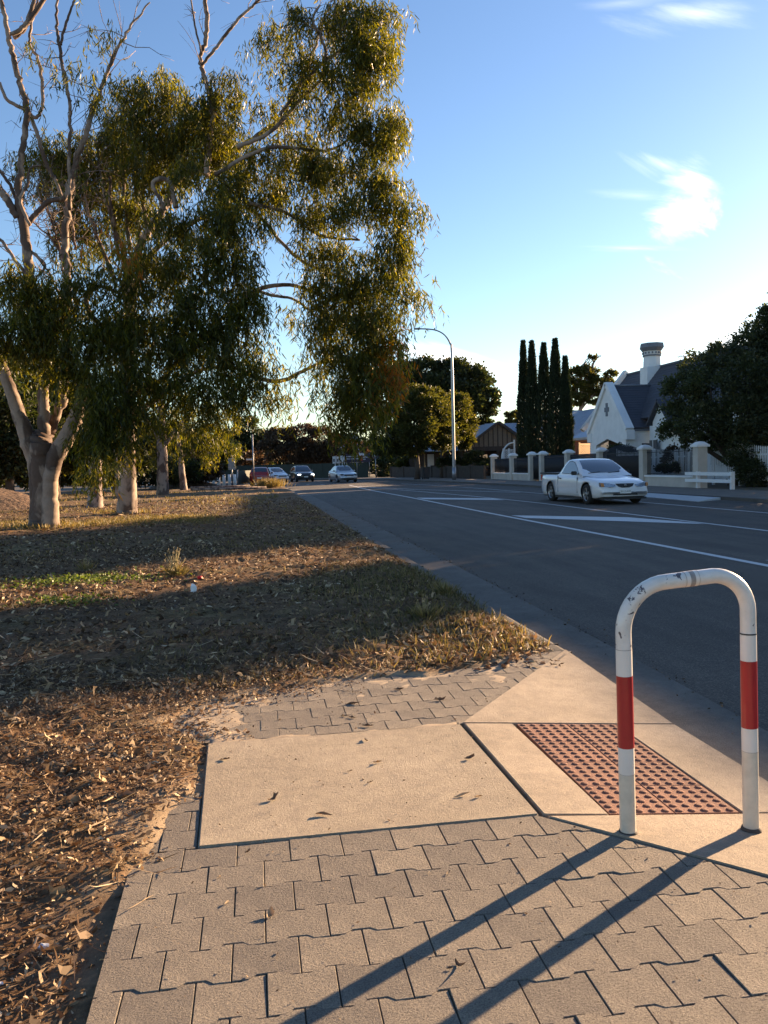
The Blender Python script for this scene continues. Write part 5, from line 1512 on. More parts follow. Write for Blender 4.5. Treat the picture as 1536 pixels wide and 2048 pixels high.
def lattice(root, p0, p1, z0, z1, mat, step=0.16, w=0.035, arch=None):
    p0 = Vector((*p0, 0)); p1 = Vector((*p1, 0)); L_ = (p1 - p0).length; d_ = (p1 - p0) / L_
    n_ = Vector((d_.y, -d_.x, 0)); mb = MB(); H_ = z1 - z0
    def pt(u, z, off): q = p0 + d_ * u + n_ * off; return (q.x, q.y, z)
    k = -int(H_ / step) - 1
    while k * step < L_:
        u0 = k * step
        a0, b0 = max(0, u0), min(L_, u0 + H_)
        if b0 - a0 > 0.03:
            mb.bar(pt(a0, z0 + a0 - u0, 0), pt(b0, z0 + b0 - u0, 0), w, 0.012, n_)
            mb.bar(pt(a0, z1 - (a0 - u0), 0.014), pt(b0, z1 - (b0 - u0), 0.014), w, 0.012, n_)
        k += 1
    tag(mb.build('lattice', mat, root), kind='stuff')
    for z in (z0, z1):
        MB().bar(pt(0, z, 0.0), pt(L_, z, 0.0), 0.06, 0.07).build('rail', mat, root)
    for u in (0, L_ / 2, L_):
        MB().bar(pt(u, 0, 0.03), pt(u, z1 + 0.12, 0.03), 0.12, 0.12).build('post', mat, root)
lattice(lat, (25.0, 61.6), (28.4, 62.6), 0.3, 2.6, M['lattice'], 0.19, 0.05)

# --- gabled house left of the cypresses
gh = tag(empty('gabled_house', (0, 0, 0)), 'house with timber panelled gable and grey iron roof left of the cypresses', 'house')
gx_, gy = 23.6, 82.0      # near gable faces the camera (-Y side), centre x
cgx, gw, ge, ga = 24.9, 3.5, 3.1, 5.5
gyf = 83.0
thick('roof', [(cgx - gw - .4, gyf - .5, ge - .3), (cgx, gyf - .5, ga), (cgx, gyf + 12, ga), (cgx - gw - .4, gyf + 12, ge - .3)], 0.1, M['grey_iron'], gh, (-1, 0, 1))
thick('roof', [(cgx + gw + .4, gyf - .5, ge - .3), (cgx, gyf - .5, ga), (cgx, gyf + 12, ga), (cgx + gw + .4, gyf + 12, ge - .3)], 0.1, M['grey_iron'], gh, (1, 0, 1))
thick('gable_board', [(cgx - gw, gyf, ge - .1), (cgx + gw, gyf, ge - .1), (cgx, gyf, ga - .15)], 0.12, M['panel_timber'], gh, (0, -1, 0))
for i in range(-6, 7):
    x = cgx + i * 0.5; zt_ = ga - 0.2 - abs(i * 0.5) * (ga - ge) / gw
    if zt_ > ge: MB().box(x - 0.05, x + 0.05, gyf - 0.05, gyf - 0.003, ge - .1, zt_).build('batten', M['dark_timber'], gh)
for s_ in (-1, 1):
    MB().bar((cgx + s_ * (gw + .4), gyf - .5, ge - .38), (cgx, gyf - .5, ga - .02), 0.06, 0.26).build('barge_board', M['dark_timber'], gh)
MB().box(cgx - gw, cgx + gw, gyf - 0.08, gyf + .2, ge - .55, ge - .1).build('beam', M['dark_timber'], gh)
MB().box(cgx - gw + .2, cgx + gw - .2, gyf + 1.8, gyf + 11, 0, ge).build('wall', M['brown_wall'], gh)
for x in (cgx - gw + .2, cgx, cgx + gw - .2):
    MB().box(x - .12, x + .12, gyf - .05, gyf + .19, 0, ge - .55).build('verandah_post', M['dark_timber'], gh)
MB().box(cgx - 1.5, cgx - .5, gyf + 1.76, gyf + 1.80, 0.9, 2.2).build('window', M['window'], gh)
# cross wing roof running right behind the cypresses: broad slope facing the street corner
thick('roof', [(cgx + 1.0, gyf + 1.2, 2.9), (cgx + 12, gyf - 1.2, 2.9), (cgx + 12, gyf + 3.5, 5.6), (cgx + 0.2, gyf + 5.5, 5.6)], 0.1, M['grey_iron'], gh, (0, -1, 1))
ribs('roof_rib', (cgx + 1.0, gyf + 1.2, 2.9), (cgx + 12, gyf - 1.2, 2.9), (cgx + 12, gyf + 3.5, 5.6), (cgx + 0.4, gyf + 5.5, 5.6), 44, M['grey_iron'], gh)
thick('roof', [(cgx + 4, gyf + 6, 4.9), (cgx + 14, gyf + 4, 4.9), (cgx + 12, gyf + 8, 7.1), (cgx + 7, gyf + 9, 7.1)], 0.1, M['blue_iron'], gh, (0, -1, 1))
MB().box(cgx + 1.0, cgx + 12, gyf + 1.9, gyf + 2.2, 0, 2.9).build('wall', M['brown_wall'], gh)
# lean-to roof on its left
thick('verandah_roof', [(cgx - 9, gyf + 3, 2.7), (cgx - 3.4, gyf - 0.2, 2.7), (cgx - 3.2, gyf + 3.5, 4.4), (cgx - 6.5, gyf + 6, 4.4)], 0.1, M['grey_iron'], gh, (-.5, -1, 1))
MB().box(cgx - 8.5, cgx - 3.3, gyf + 4, gyf + 6, 0, 2.7).build('wall', M['brown_wall'], gh)
MB().box(cgx - 6.6, cgx - 5.9, gyf + 3.95, gyf + 3.99, 0.9, 2.4).build('window', M['sign_white'], gh)

# --- small white house glimpsed under the street trees
q = P(866, 905, 112)
sh = tag(empty('small_house', (q.x, 112, 0)), 'small white weatherboard house with blue grey roof glimpsed under the street trees', 'house')
thick('wall', [(-3.6, 0, 0), (0.2, 0, 0), (0.2, 0, 2.7), (-1.7, 0, 4.9), (-3.6, 0, 2.7)], 0.2, M['stucco'], sh, (0, -1, 0))
thick('wall', [(0.2, 0.1, 0), (4.6, 0.1, 0), (4.6, 0.1, 2.6), (0.2, 0.1, 2.6)], 0.2, M['stucco_cream'], sh, (0, -1, 0))
thick('roof', [(-0.1, -0.5, 2.5), (4.9, -0.5, 2.5), (4.0, 4, 5.6), (-1.8, 4, 5.6)], 0.1, M['blue_iron'], sh, (0, -1, 1))
thick('roof', [(0.3, -0.3, 2.55), (-1.7, -0.3, 5.1), (-1.7, 5, 5.1), (0.3, 5, 2.55)], 0.1, M['blue_iron'], sh, (1, 0, 1))
MB().box(1.0, 2.0, 0.05, 0.09, 0.9, 2.1).build('window', M['window'], sh)
q = P(690, 890, 125)
s2 = tag(empty('far_house', (q.x, 125, 0)), 'pale blue gabled roof of a far house seen above the banner', 'house')
thick('roof', [(-3.2, -0.5, 3.2), (3.6, -0.5, 3.2), (2.0, 3, 6.4), (-1.2, 3, 6.4)], 0.1, M['blue_iron'], s2, (0, -1, 1))
MB().box(-3, 3.3, 0, 5, 0, 3.2).build('wall', M['stucco_cream'], s2)

# --- low brown garden wall under the street trees
lw = tag(empty('garden_wall', (0, 0, 0)), 'low dark brown garden wall under the street trees', 'wall')
wl = resample([(14.9, 90), (18.0, 78), (19.0, 67.2)], 8)
for a_, b_ in zip(wl[:-1], wl[1:]):
    MB().bar((a_[0], a_[1], 0.55), (b_[0], b_[1], 0.55), 0.22, 1.1).build('panel', M['brown_wall'], lw)
    MB().bar((a_[0], a_[1], 0), (a_[0], a_[1], 1.2), 0.34, 0.34).build('pier', M['brown_wall'], lw)
x, y = at_px(852, 72)
bin_ = tag(empty('wheelie_bin', (x, y, 0)), 'dark wheeled rubbish bin on the footpath beside the street tree trunk', 'bin')
me = MB().add([(-.24, -.26, .05), (.24, -.26, .05), (.24, .26, .05), (-.24, .26, .05), (-.29, -.34, 1.0), (.29, -.34, 1.0), (.29, .34, 1.0), (-.29, .34, 1.0)], [(0, 3, 2, 1), (4, 5, 6, 7), (0, 1, 5, 4), (1, 2, 6, 5), (2, 3, 7, 6), (3, 0, 4, 7)]).mesh('bin_body')
bevel_mesh(me, 0.03, 2); link('bin_body', me, M['black'], bin_)
box_part(bin_, 'lid', (-.31, .31, -.37, .37, 1.0, 1.07), M['green_fence'], 0.02)
for sx in (-.26, .26): MB().tube([(sx - .03, .28, .1), (sx + .03, .28, .1)], 0.1, 12).build('wheel', M['tyre'], bin_)

# --- rendered pier fence with iron panels
FX = 19.3
pf = tag(empty('pier_fence', (0, 0, 0)), 'cream rendered fence of capped piers with dark iron infill panels', 'fence')
def fy(px):
    d_ = cray(px, 930); return d_.y / d_.x * FX
pxs = [988, 1026, 1064, 1086, 1138, 1203, 1290, 1400]
PYs = [fy(p_) for p_ in pxs]
for i, y in enumerate(PYs):
    pr = MB().box(FX - .22, FX + .22, y - .22, y + .22, -0.05, 1.78).build('pier', M['stucco_cream'], pf)
    cap = MB(); cap.box(FX - .30, FX + .30, y - .30, y + .30, 1.78, 1.88)
    cap.add([(FX - .27, y - .27, 1.88), (FX + .27, y - .27, 1.88), (FX + .27, y + .27, 1.88), (FX - .27, y + .27, 1.88), (FX - .14, y - .14, 2.0), (FX + .14, y - .14, 2.0), (FX + .14, y + .14, 2.0), (FX - .14, y + .14, 2.0), (FX, y, 2.03)],
            [(0, 1, 5, 4), (1, 2, 6, 5), (2, 3, 7, 6), (3, 0, 4, 7), (4, 5, 8), (5, 6, 8), (6, 7, 8), (7, 4, 8)])
    cap.build('cap', M['stucco'], pr)
def iron_panel(y0, y1, z0, z1, wall=True, top=None, step=0.11):
    a_, b_ = min(y0, y1) + .23, max(y0, y1) - .23
    if wall:
        MB().box(FX - .12, FX + .12, a_, b_, -0.05, z0 - 0.12).build('dwarf_wall', M['stucco_cream'], pf)
        MB().box(FX - .17, FX + .17, a_, b_, z0 - 0.12, z0 - 0.04).build('coping', M['stucco'], pf)
    mb = MB(); y = a_ + 0.05
    while y < b_:
        t = (y - a_) / (b_ - a_)
        zt_ = z1 + (top(t) if top else 0)
        mb.tube([(FX, y, z0), (FX, y, zt_)], 0.014, 5)
        y += step
    for z in (z0 + 0.03, z1 - 0.12): mb.box(FX - .015, FX + .015, a_, b_, z - .018, z + .018)
    tag(mb.build('iron_panel', M['iron'], pf), kind='stuff')
iron_panel(PYs[0], PYs[1], 0.55, 1.62, True, None, 0.09)
iron_panel(PYs[1], PYs[2], 0.55, 1.62, True, None, 0.09)
iron_panel(PYs[2], PYs[3], 0.08, 1.7, False, None, 0.07)
iron_panel(PYs[3], PYs[4], 0.08, 1.7, True, None, 0.07)
iron_panel(PYs[4], PYs[5], 0.08, 1.7, False, None, 0.07)
iron_panel(PYs[5], PYs[6], 0.08, 1.75, False, lambda t: 0.35 * math.sin(PI * t), 0.08)
iron_panel(PYs[6], PYs[7], 0.55, 1.75, True, None, 0.11)
# thin brush screen behind the gates
bs = tag(empty('brush_screen', (0, 0, 0)), 'dark brushwood screen lining the iron gates behind the ute', 'screen')
for k in range(3):
    a_, b_ = [(PYs[3], PYs[2]), (PYs[5] + .2, PYs[3] - .2), (PYs[6] + .3, PYs[5] - .3)][k]
    a_, b_ = min(a_, b_) + .3, max(a_, b_) - .3
    MB().box(FX + 0.25, FX + 0.30, a_, b_, 0.02, 1.5).build('panel', M['dark_timber'], bs)
# white pickets further in
pk = tag(empty('picket_fence', (0, 0, 0)), 'white pointed picket fence behind the iron panel and white guard rail', 'fence')
py_ = 30.0; i = 0
pkm = MB().add([(-.008, -.045, 0), (-.008, .045, 0), (-.008, .045, 1), (-.008, 0, 1.045), (-.008, -.045, 1), (.008, -.045, 0), (.008, .045, 0), (.008, .045, 1), (.008, 0, 1.045), (.008, -.045, 1)],
    [(0, 4, 3, 2, 1), (5, 6, 7, 8, 9), (0, 1, 6, 5), (1, 2, 7, 6), (2, 3, 8, 7), (3, 4, 9, 8), (4, 0, 5, 9)]).mesh('picket'); pkm.materials.append(M['white_wood'])
PX = 21.6
while py_ < 47.5:
    o_ = link('picket', pkm, None, pk)
    ph = ((py_ - 30.0) % 4.4) / 4.4
    o_.location = (PX, py_, 0.25); o_.scale = (1, 1, 1.42 + 0.28 * (2 * ph - 1) ** 2)
    py_ += 0.155
for z in (0.55, 1.35): MB().box(PX + .01, PX + .06, 30, 47.5, z, z + .08).build('rail', M['white_wood'], pk)
for y in np.arange(30.2, 47.6, 2.2): MB().box(PX + .02, PX + .12, y - .05, y + .05, 0, 1.6).build('post', M['white_wood'], pk)
# arched lattice gate
ag = tag(empty('arched_lattice', (0, 0, 0)), 'white arched lattice garden gate left of the cypresses', 'gate')
q = P(1024, 900, 64); axx = q.x
pts_ = [(axx - 0.85, 64, 0), (axx - 0.85, 64, 1.6), (axx - 0.7, 64, 2.3), (axx - 0.3, 64, 2.75), (axx + 0.2, 64, 2.9), (axx + 0.2, 64, 0)]
MB().tube(catmull(pts_[:5], 4), 0.06, 6).build('arch_frame', M['white_wood'], ag)
MB().bar((axx + 0.2, 64, 0), (axx + 0.2, 64, 3.1), 0.1, 0.1).build('post', M['white_wood'], ag)
lattice(ag, (axx - 0.7, 64.02), (axx + 0.2, 64.02), 0.9, 2.3, M['white_lattice'], 0.16, 0.035)
# white guard rail
gr_ = tag(empty('guard_rail', (0, 0, 0)), 'low white timber guard rail on the footpath at the right', 'barrier')
ya, yb = 30.7, 34.3; gxr = 18.95
for y in (ya + 0.1, yb - 0.9): MB().box(gxr - .07, gxr + .07, y - .07, y + .07, -0.05, 0.72).build('post', M['white_wood'], gr_)
for z in (0.62, 0.33): MB().box(gxr - .12, gxr - .07, ya, yb, z - .07, z + .07).build('rail', M['white_wood'], gr_)
# distant stobie/antenna pole
q = P(1368, 712, 62)
an = tag(empty('antenna', (q.x, 62, 0)), 'small television antenna standing above the cottage roof', 'antenna')
MB().tube([(0, 0, 6.5), (0, 0, q.z + .3)], 0.03, 6).build('mast', M['galv'], an)
MB().box(-.45, .45, -.02, .02, q.z - .05, q.z - .01).build('boom', M['galv'], an)
for k in range(5): MB().box(-.4 + k * .2 - .012, -.4 + k * .2 + .012, -.35, .35, q.z - .01, q.z + .015).build('element', M['galv'], an)

# --- unseen house across the road, added so its roof shadow ends at the kerb
def plain_house(name, label, x0, x1, y0, y1, he, hr, wallm, roofm):
    r = tag(empty(name, (0, 0, 0)), label, 'house')
    MB().box(x0, x1, y0, y1, -0.02, he).build('wall', wallm, r)
    xm = (x0 + x1) / 2
    thick('roof', [(x0 - .5, y0 - .4, he - .2), (x0 - .5, y1 + .4, he - .2), (xm, y1 + .4, hr), (xm, y0 - .4, hr)], 0.1, roofm, r, (-1, 0, 1))
    thick('roof', [(x1 + .5, y0 - .4, he - .2), (x1 + .5, y1 + .4, he - .2), (xm, y1 + .4, hr), (xm, y0 - .4, hr)], 0.1, roofm, r, (1, 0, 1))
    for yy in (y0 - 0.01, y1 + 0.01):
        thick('gable', [(x0, yy, he - .01), (x1, yy, he - .01), (xm, yy, hr - .15)], 0.15, wallm, r, (0, -1 if yy < y0 else 1, 0))
    for k in range(3):
        yc_ = y0 + (y1 - y0) * (k + .5) / 3
        w_ = MB().box(x0 - .03, x0 - .005, yc_ - .6, yc_ + .6, 0.9, 2.3).build('window', M['window'], r)
        MB().box(x0 - .06, x0 - .031, yc_ - .03, yc_ + .03, 0.9, 2.3).build('glazing_bar', M['white_wood'], w_)
    return r
plain_house('shading_house', 'unseen grey roofed house across the road, added to shade the road up to the kerb', 22.5, 31.5, 5.5, 24.5, 4.0, 6.62, M['stucco_cream'], M['slate'])

# ================================================================== TREES
def wob(pts, amt, r):
    return [(p[0] + r.gauss(0, amt), p[1] + r.gauss(0, amt), p[2] + r.gauss(0, amt * .6)) if 0 < i < len(pts) - 1 else tuple(p) for i, p in enumerate(pts)]
def limb(mb, spec, Yd, n=7, wig=0.03, seed=0, sides=9):
    """spec: list of (px, py, radius px [, Y]); Y defaults to Yd"""
    r = random.Random(seed)
    pts = []; rad = []
    for s_ in spec:
        Yv = s_[3] if len(s_) > 3 else Yd
        pts.append(tuple(P(s_[0], s_[1], Yv))); rad.append(s_[2] * Yv / FOC)
    c = catmull(pts, n); rr = []
    for i in range(len(c)):
        t = i / (len(c) - 1) * (len(rad) - 1); j = min(int(t), len(rad) - 2)
        rr.append(rad[j] + (rad[j + 1] - rad[j]) * (t - j))
    c = wob(c, wig * min(1, rr[0] * 12), r)
    mb.tube(c, rr, sides)
    return c, rr
def twigs(mb, c, rr, n, L, r, up=0.6, rad=0.012, sub=2):
    """fine bare shoots leaving a limb"""
    for _ in range(n):
        i = r.randrange(len(c) // 3, len(c)); p = Vector(c[i])
        d = Vector((r.gauss(0, 1), r.gauss(0, .7), r.gauss(up, .5))).normalized()
        q = [p]; l = L * r.uniform(.4, 1)
        for k in range(4):
            d = (d + Vector((r.gauss(0, .28), r.gauss(0, .28), r.gauss(0.04, .22)))).normalized(); q.append(q[-1] + d * l / 4)
        mb.tube(q, [min(rr[i] * .5, rad) * (1 - k / 5.5) for k in range(5)], 5)
        for s_ in range(sub):
            p2 = q[r.randrange(1, 4)]; d2 = (d + Vector((r.gauss(0, .7), r.gauss(0, .5), r.gauss(0.1, .5)))).normalized()
            mb.tube([p2, p2 + d2 * l * .3 + Vector((0, 0, r.gauss(0, .05))), p2 + d2 * l * .55], [rad * .5, rad * .35, rad * .2], 4)
def gum_leaves(name, clumps, parent, per_area, L=(0.10, 0.25), mat='gum_leaf', wmul=1.0, orange=None):
    """clumps: (px, py, rx px, ry px, Y, density). Leaves hang from drooping twigs spread through each clump."""
    B, D, LL, WW, CC, TT = [], [], [], [], [], []
    for (px, py, rx_, ry_, Yv, dn, *ex) in clumps:
        if px < 450 and py < 410: dn *= 0.95
        c = np.array(P(px, py, Yv)); sx_ = rx_ * Yv / FOC; sz_ = ry_ * Yv / FOC; sy_ = (sx_ + sz_) * 0.5 * 0.9
        ns = max(6, int(per_area * dn * sx_ * sz_ * 19))
        # twig origins inside the ellipsoid, a bit denser outside
        nsub = max(5, int(ns / 16))
        uu_ = norm(rng.normal(size=(nsub, 3))); sub = uu_ * (rng.uniform(0.1, 1.0, nsub) ** 0.5)[:, None]
        jj = rng.integers(0, nsub, ns)
        off = sub[jj] * np.array([sx_, sy_, sz_]) + rng.normal(0, 1, (ns, 3)) * np.array([0.18, 0.18, 0.14])
        o = c + off; u = norm(off + 1e-6)
        o[:, 2] += 0.10 * sz_
        out = u.copy(); out[:, 2] = 0
        hang = rng.uniform(0.25, 0.75, ns)
        for k in range(11):
            t = (k + rng.uniform(0, 1, ns)) / 11
            p = o + out * (hang * 0.28 * np.sqrt(t))[:, None]
            p[:, 2] -= hang * t ** 1.5 * 0.85
            p += rng.normal(0, 0.035, (ns, 3))
            th = rng.uniform(0, 2 * PI, ns); spread = rng.uniform(0.15, 0.9, ns)
            d_ = np.stack([np.cos(th) * spread, np.sin(th) * spread, -np.ones(ns) * rng.uniform(0.5, 1.1, ns)], 1)
            B.append(p); D.append(d_)
            LL.append(rng.uniform(L[0], L[1], ns)); WW.append(rng.uniform(0.010, 0.017, ns) * wmul)
            CC.append(rng.uniform(-0.5, 1.2, ns))
            base_t = np.clip(rng.beta(2.0, 2.6, ns) * 0.8 + (rng.uniform(0, 1, nsub)[jj] - 0.5) * 0.35, 0, 0.92)
            base_t = base_t
            if ex: base_t = np.clip(base_t + ex[0] * rng.uniform(0.3, 1.0, ns), 0, 1)
            TT.append(base_t)
    me = leaf_np(name, np.concatenate(B), np.concatenate(D), np.concatenate(LL), np.concatenate(WW), np.concatenate(CC), np.concatenate(TT))
    print(name, len(me.polygons))
    return tag(link(name, me, M[mat], parent), kind='stuff')

Y1 = 20.3
def gb(px, py): q = G(px, py); return (q.x, q.y, float(verge_z(q.x, q.y)))
t1b = gb(88, 1058)
t1 = tag(empty('gum_tree', (0, 0, 0)), 'large multi-stemmed gum tree with thick pale mottled trunk nearest the camera', 'tree')
r1 = random.Random(3)
mb = MB()
limb(mb, [(88, 1068, 36.1), (88, 1058, 28.4), (88, 1035, 24.1), (89, 980, 21.5), (86, 925, 23.2), (82, 888, 22.4), (83, 874, 18.1), (84, 864, 10.3), (84, 860, 2.6)], Y1, 8, 0.006, 1, 20)
limb(mb, [(97, 1066, 23.2), (99, 1050, 18.9), (100, 1000, 15.5), (102, 950, 14.6), (114, 908, 16.3), (134, 872, 15.5), (150, 840, 13.8), (160, 800, 11.2), (168, 740, 9.5)], Y1 - .15, 7, 0.01, 2, 16)
limb(mb, [(75, 1066, 22.4), (76, 1050, 17.2), (77, 1000, 15.5), (74, 940, 15.5), (60, 888, 16.3), (40, 835, 12.9), (22, 780, 11.2), (0, 725, 10.3), (-30, 660, 8.6)], Y1 + .05, 7, 0.01, 3, 16)
mb.build('trunk', M['gum_bark'], t1)
L1 = []
def add_limb(root, spec, Yd, seed, wig=0.03, tw=0, tl=1.0, mat='gum_bark', sides=9, sub=2):
    mb = MB(); c, rr = limb(mb, [(q[0], q[1], q[2] * 0.62, *q[3:]) for q in spec], Yd, 7, wig, seed, sides)
    if tw: twigs(mb, c, rr, tw, tl, random.Random(seed + 50), sub=sub)
    mb.build('branch', M[mat], root)
add_limb(t1, [(88, 875, 20), (86, 820, 17), (88, 760, 16), (82, 700, 15), (68, 620, 15), (58, 540, 15), (48, 460, 14), (38, 400, 12), (40, 330, 9), (50, 270, 9), (52, 215, 9), (40, 165, 8.5), (25, 110, 8), (15, 60, 7), (2, 0, 6), (-8, -40, 5)], Y1, 4, 0.015, 6, 1.4)
add_limb(t1, [(98, 875, 16), (112, 830, 15), (126, 790, 14), (130, 740, 13), (134, 650, 12), (136, 560, 12), (128, 480, 11), (138, 400, 10), (150, 335, 9), (178, 250, 8), (205, 170, 6), (228, 110, 5), (262, 50, 3.5), (300, 5, 2)], Y1 + .3, 5, 0.02, 22, 1.6)
add_limb(t1, [(35, 435, 11), (15, 400, 11), (0, 380, 12), (-30, 345, 12)], Y1, 6, 0.01)
add_limb(t1, [(52, 452, 9), (75, 425, 8), (98, 403, 7.5), (130, 395, 8), (138, 360, 6)], Y1 + .1, 7, 0.01, 4, .8)
add_limb(t1, [(28, 75, 7), (50, 55, 7), (62, 20, 6), (75, -30, 5)], Y1, 8, 0.01)
add_limb(t1, [(20, 68, 5), (40, 60, 7), (70, 25, 7), (100, -20, 6)], Y1 - .2, 81, 0.01)
add_limb(t1, [(55, 225, 6), (75, 235, 5), (85, 200, 5), (80, 130, 5), (60, 90, 4), (62, 50, 4), (75, 0, 3)], Y1 + .4, 9, 0.02, 8, .8)
add_limb(t1, [(0, 165, 4), (15, 200, 5), (55, 225, 6), (75, 270, 6), (90, 320, 6), (110, 360, 5), (125, 395, 5)], Y1 + .5, 10, 0.02, 6, .7)
add_limb(t1, [(140, 420, 6), (138, 330, 5), (140, 250, 5), (138, 200, 5), (128, 150, 5), (118, 90, 5), (112, 40, 4), (118, -20, 3)], Y1 - .4, 11, 0.02, 10, 1.0)
add_limb(t1, [(122, 90, 4), (130, 50, 4), (145, 10, 3), (155, -20, 2)], Y1 - .4, 12, 0.02)
add_limb(t1, [(60, 450, 5), (40, 400, 5), (55, 370, 4), (58, 340, 3), (80, 330, 3)], Y1 - .5, 13, 0.02)
add_limb(t1, [(60, 560, 6), (30, 520, 5), (10, 490, 5), (-10, 470, 4)], Y1, 14, 0.02, 6, 1.0)
add_limb(t1, [(58, 500, 5), (90, 530, 4), (70, 560, 3)], Y1, 15, 0.02, 3, .6)
add_limb(t1, [(-10, 330, 4), (20, 370, 5), (40, 420, 5)], Y1 + .2, 17, 0.02, 5, 1.0)
# dead twiggy mass left of centre
for i, (a, b) in enumerate([((130, 560), (70, 370)), ((140, 540), (95, 420)), ((130, 520), (60, 440)), ((150, 500), (110, 350)), ((120, 600), (60, 500))]):
    add_limb(t1, [(a[0], a[1], 4), ((a[0] + b[0]) / 2 + 10, (a[1] + b[1]) / 2, 3), (b[0], b[1], 1.5)], Y1 + 1.0, 20 + i, 0.03, 16, 1.1)
# second gum
Y2 = 25.8
t2 = tag(empty('gum_tree', (0, 0, 0)), 'straight smooth trunked gum tree just behind the nearest one, leaning crown over the verge', 'tree')
mb = MB()
limb(mb, [(254, 1036, 23), (254, 1020, 20), (255, 980, 17), (256, 930, 14.5), (256, 860, 12.5), (256, 800, 11), (252, 740, 11), (256, 690, 11), (262, 640, 10), (256, 580, 10), (262, 520, 10)], Y2, 8, 0.005, 30, 18)
mb.build('trunk', M['gum_bark'], t2)
add_limb(t2, [(262, 530, 11), (285, 480, 11), (320, 430, 11), (338, 400, 12), (345, 370, 10), (375, 345, 12), (420, 335, 14), (455, 305, 11), (490, 290, 10), (530, 262, 8), (565, 235, 7), (580, 200, 6), (600, 160, 6), (625, 110, 5), (640, 60, 4), (660, 10, 3)], Y2 - 3, 31, 0.02, 18, 1.5)
add_limb(t2, [(412, 350, 10), (416, 320, 10), (420, 270, 9), (426, 230, 9), (418, 180, 7), (404, 140, 7), (402, 110, 6), (412, 80, 7), (414, 30, 7), (406, -20, 6)], Y2 - 4, 32, 0.015, 6, 1.4)
add_limb(t2, [(404, 130, 4.5), (425, 105, 5), (455, 65, 5), (480, 35, 4.5), (508, 10, 4), (530, -10, 3)], Y2 - 4.1, 33, 0.02, 6, 1.0)
add_limb(t2, [(404, 108, 3), (392, 60, 3), (382, 0, 2.5)], Y2 - 4.1, 34, 0.02, 3, .8)
add_limb(t2, [(475, 295, 7), (540, 265, 6), (600, 200, 6), (640, 160, 5), (652, 110, 5), (640, 70, 4), (625, 40, 4), (640, 10, 3)], Y2 - 5, 35, 0.02, 14, 1.4)
add_limb(t2, [(560, 230, 5), (610, 160, 5), (660, 115, 4), (690, 95, 3)], Y2 - 5, 36, 0.02, 12, 1.1)
add_limb(t2, [(300, 480, 8), (290, 430, 7), (285, 390, 6), (300, 330, 6), (310, 300, 5), (350, 295, 4), (380, 290, 3)], Y2 - 2, 37, 0.02, 12, 1.1)
add_limb(t2, [(262, 660, 8), (235, 662, 8), (205, 652, 8), (182, 630, 8), (172, 600, 8), (180, 582, 7), (200, 573, 6), (230, 582, 4), (262, 600, 2)], Y2 - 6.5, 38, 0.004, 3, .5)
add_limb(t2, [(352, 415, 9), (345, 385, 7), (338, 362, 7), (318, 358, 7), (305, 370, 6), (318, 395, 5), (330, 420, 5)], Y2 - 6, 39, 0.004)
add_limb(t2, [(262, 845, 8), (285, 818, 8), (310, 800, 8), (340, 780, 7), (400, 740, 6), (470, 735, 6), (510, 755, 7), (560, 762, 7), (600, 745, 6), (640, 725, 5), (670, 700, 4)], Y2 - 4, 40, 0.01, 8, 1.0)
add_limb(t2, [(258, 800, 7), (285, 780, 8), (320, 760, 7), (380, 700, 6), (440, 640, 6), (500, 590, 6), (530, 575, 7), (580, 570, 6), (620, 582, 5), (660, 600, 4)], Y2 - 4.4, 41, 0.01, 8, 1.0)
add_limb(t2, [(500, 575, 5), (540, 590, 5), (590, 600, 4), (640, 640, 3)], Y2 - 4.4, 42, 0.01, 4, .8)
add_limb(t2, [(430, 350, 6), (520, 300, 6), (580, 295, 5), (660, 300, 4), (720, 260, 3)], Y2 - 5, 43, 0.02, 10, 1.1)
add_limb(t2, [(450, 400, 6), (560, 420, 5), (640, 470, 5), (720, 480, 3)], Y2 - 5, 44, 0.02, 8, 1.0)
add_limb(t2, [(262, 640, 8), (275, 560, 8), (330, 480, 8), (420, 430, 7), (500, 420, 6), (600, 520, 5), (700, 560, 4)], Y2 - 4, 45, 0.02, 8, 1.0)
for i, (a, b) in enumerate([((250, 520), (190, 280)), ((240, 520), (215, 250)), ((260, 500), (250, 240)), ((230, 560), (160, 350)), ((280, 480), (275, 260))]):
    add_limb(t2, [(a[0], a[1], 7), ((a[0] + b[0]) / 2 - 8, (a[1] + b[1]) / 2, 5), (b[0], b[1], 2)], Y2 - 1.5, 60 + i, 0.03, 14, 1.3)

gum_leaves('foliage', [
    (60, 590, 75, 55, 19, .8), (15, 640, 55, 60, 18.5, .9), (55, 690, 65, 50, 19, 1), (130, 620, 60, 50, 19, 1), (110, 720, 50, 35, 18.5, .8), (160, 680, 60, 50, 18.5, 1),
    (200, 560, 60, 40, 18.5, .8), (150, 540, 40, 30, 19, .6), (215, 490, 32, 24, 18, .9, .8), (25, 560, 45, 35, 19, .6),
    (165, 350, 16, 22, 18.5, .35), (150, 145, 40, 40, 19.5, .13), (75, 90, 18, 14, 20, .2), (215, 50, 40, 35, 19.5, .15), (185, 200, 40, 50, 20, .15), (110, 130, 14, 14, 20, .2),
    (190, 780, 45, 55, 18, 1), (215, 850, 40, 45, 18, 1), (200, 925, 22, 40, 17.2, .8, .25), (195, 800, 40, 50, 18, 1), (190, 870, 24, 36, 17.8, .9), (218, 885, 30, 36, 17.6, .9, .1), (255, 760, 40, 50, 18.4, 1), (270, 830, 40, 40, 18.3, .9), (240, 700, 40, 60, 18.5, 1), (80, 340, 40, 45, 22, .3), (45, 200, 12, 12, 20, .2),
], t1, 27)
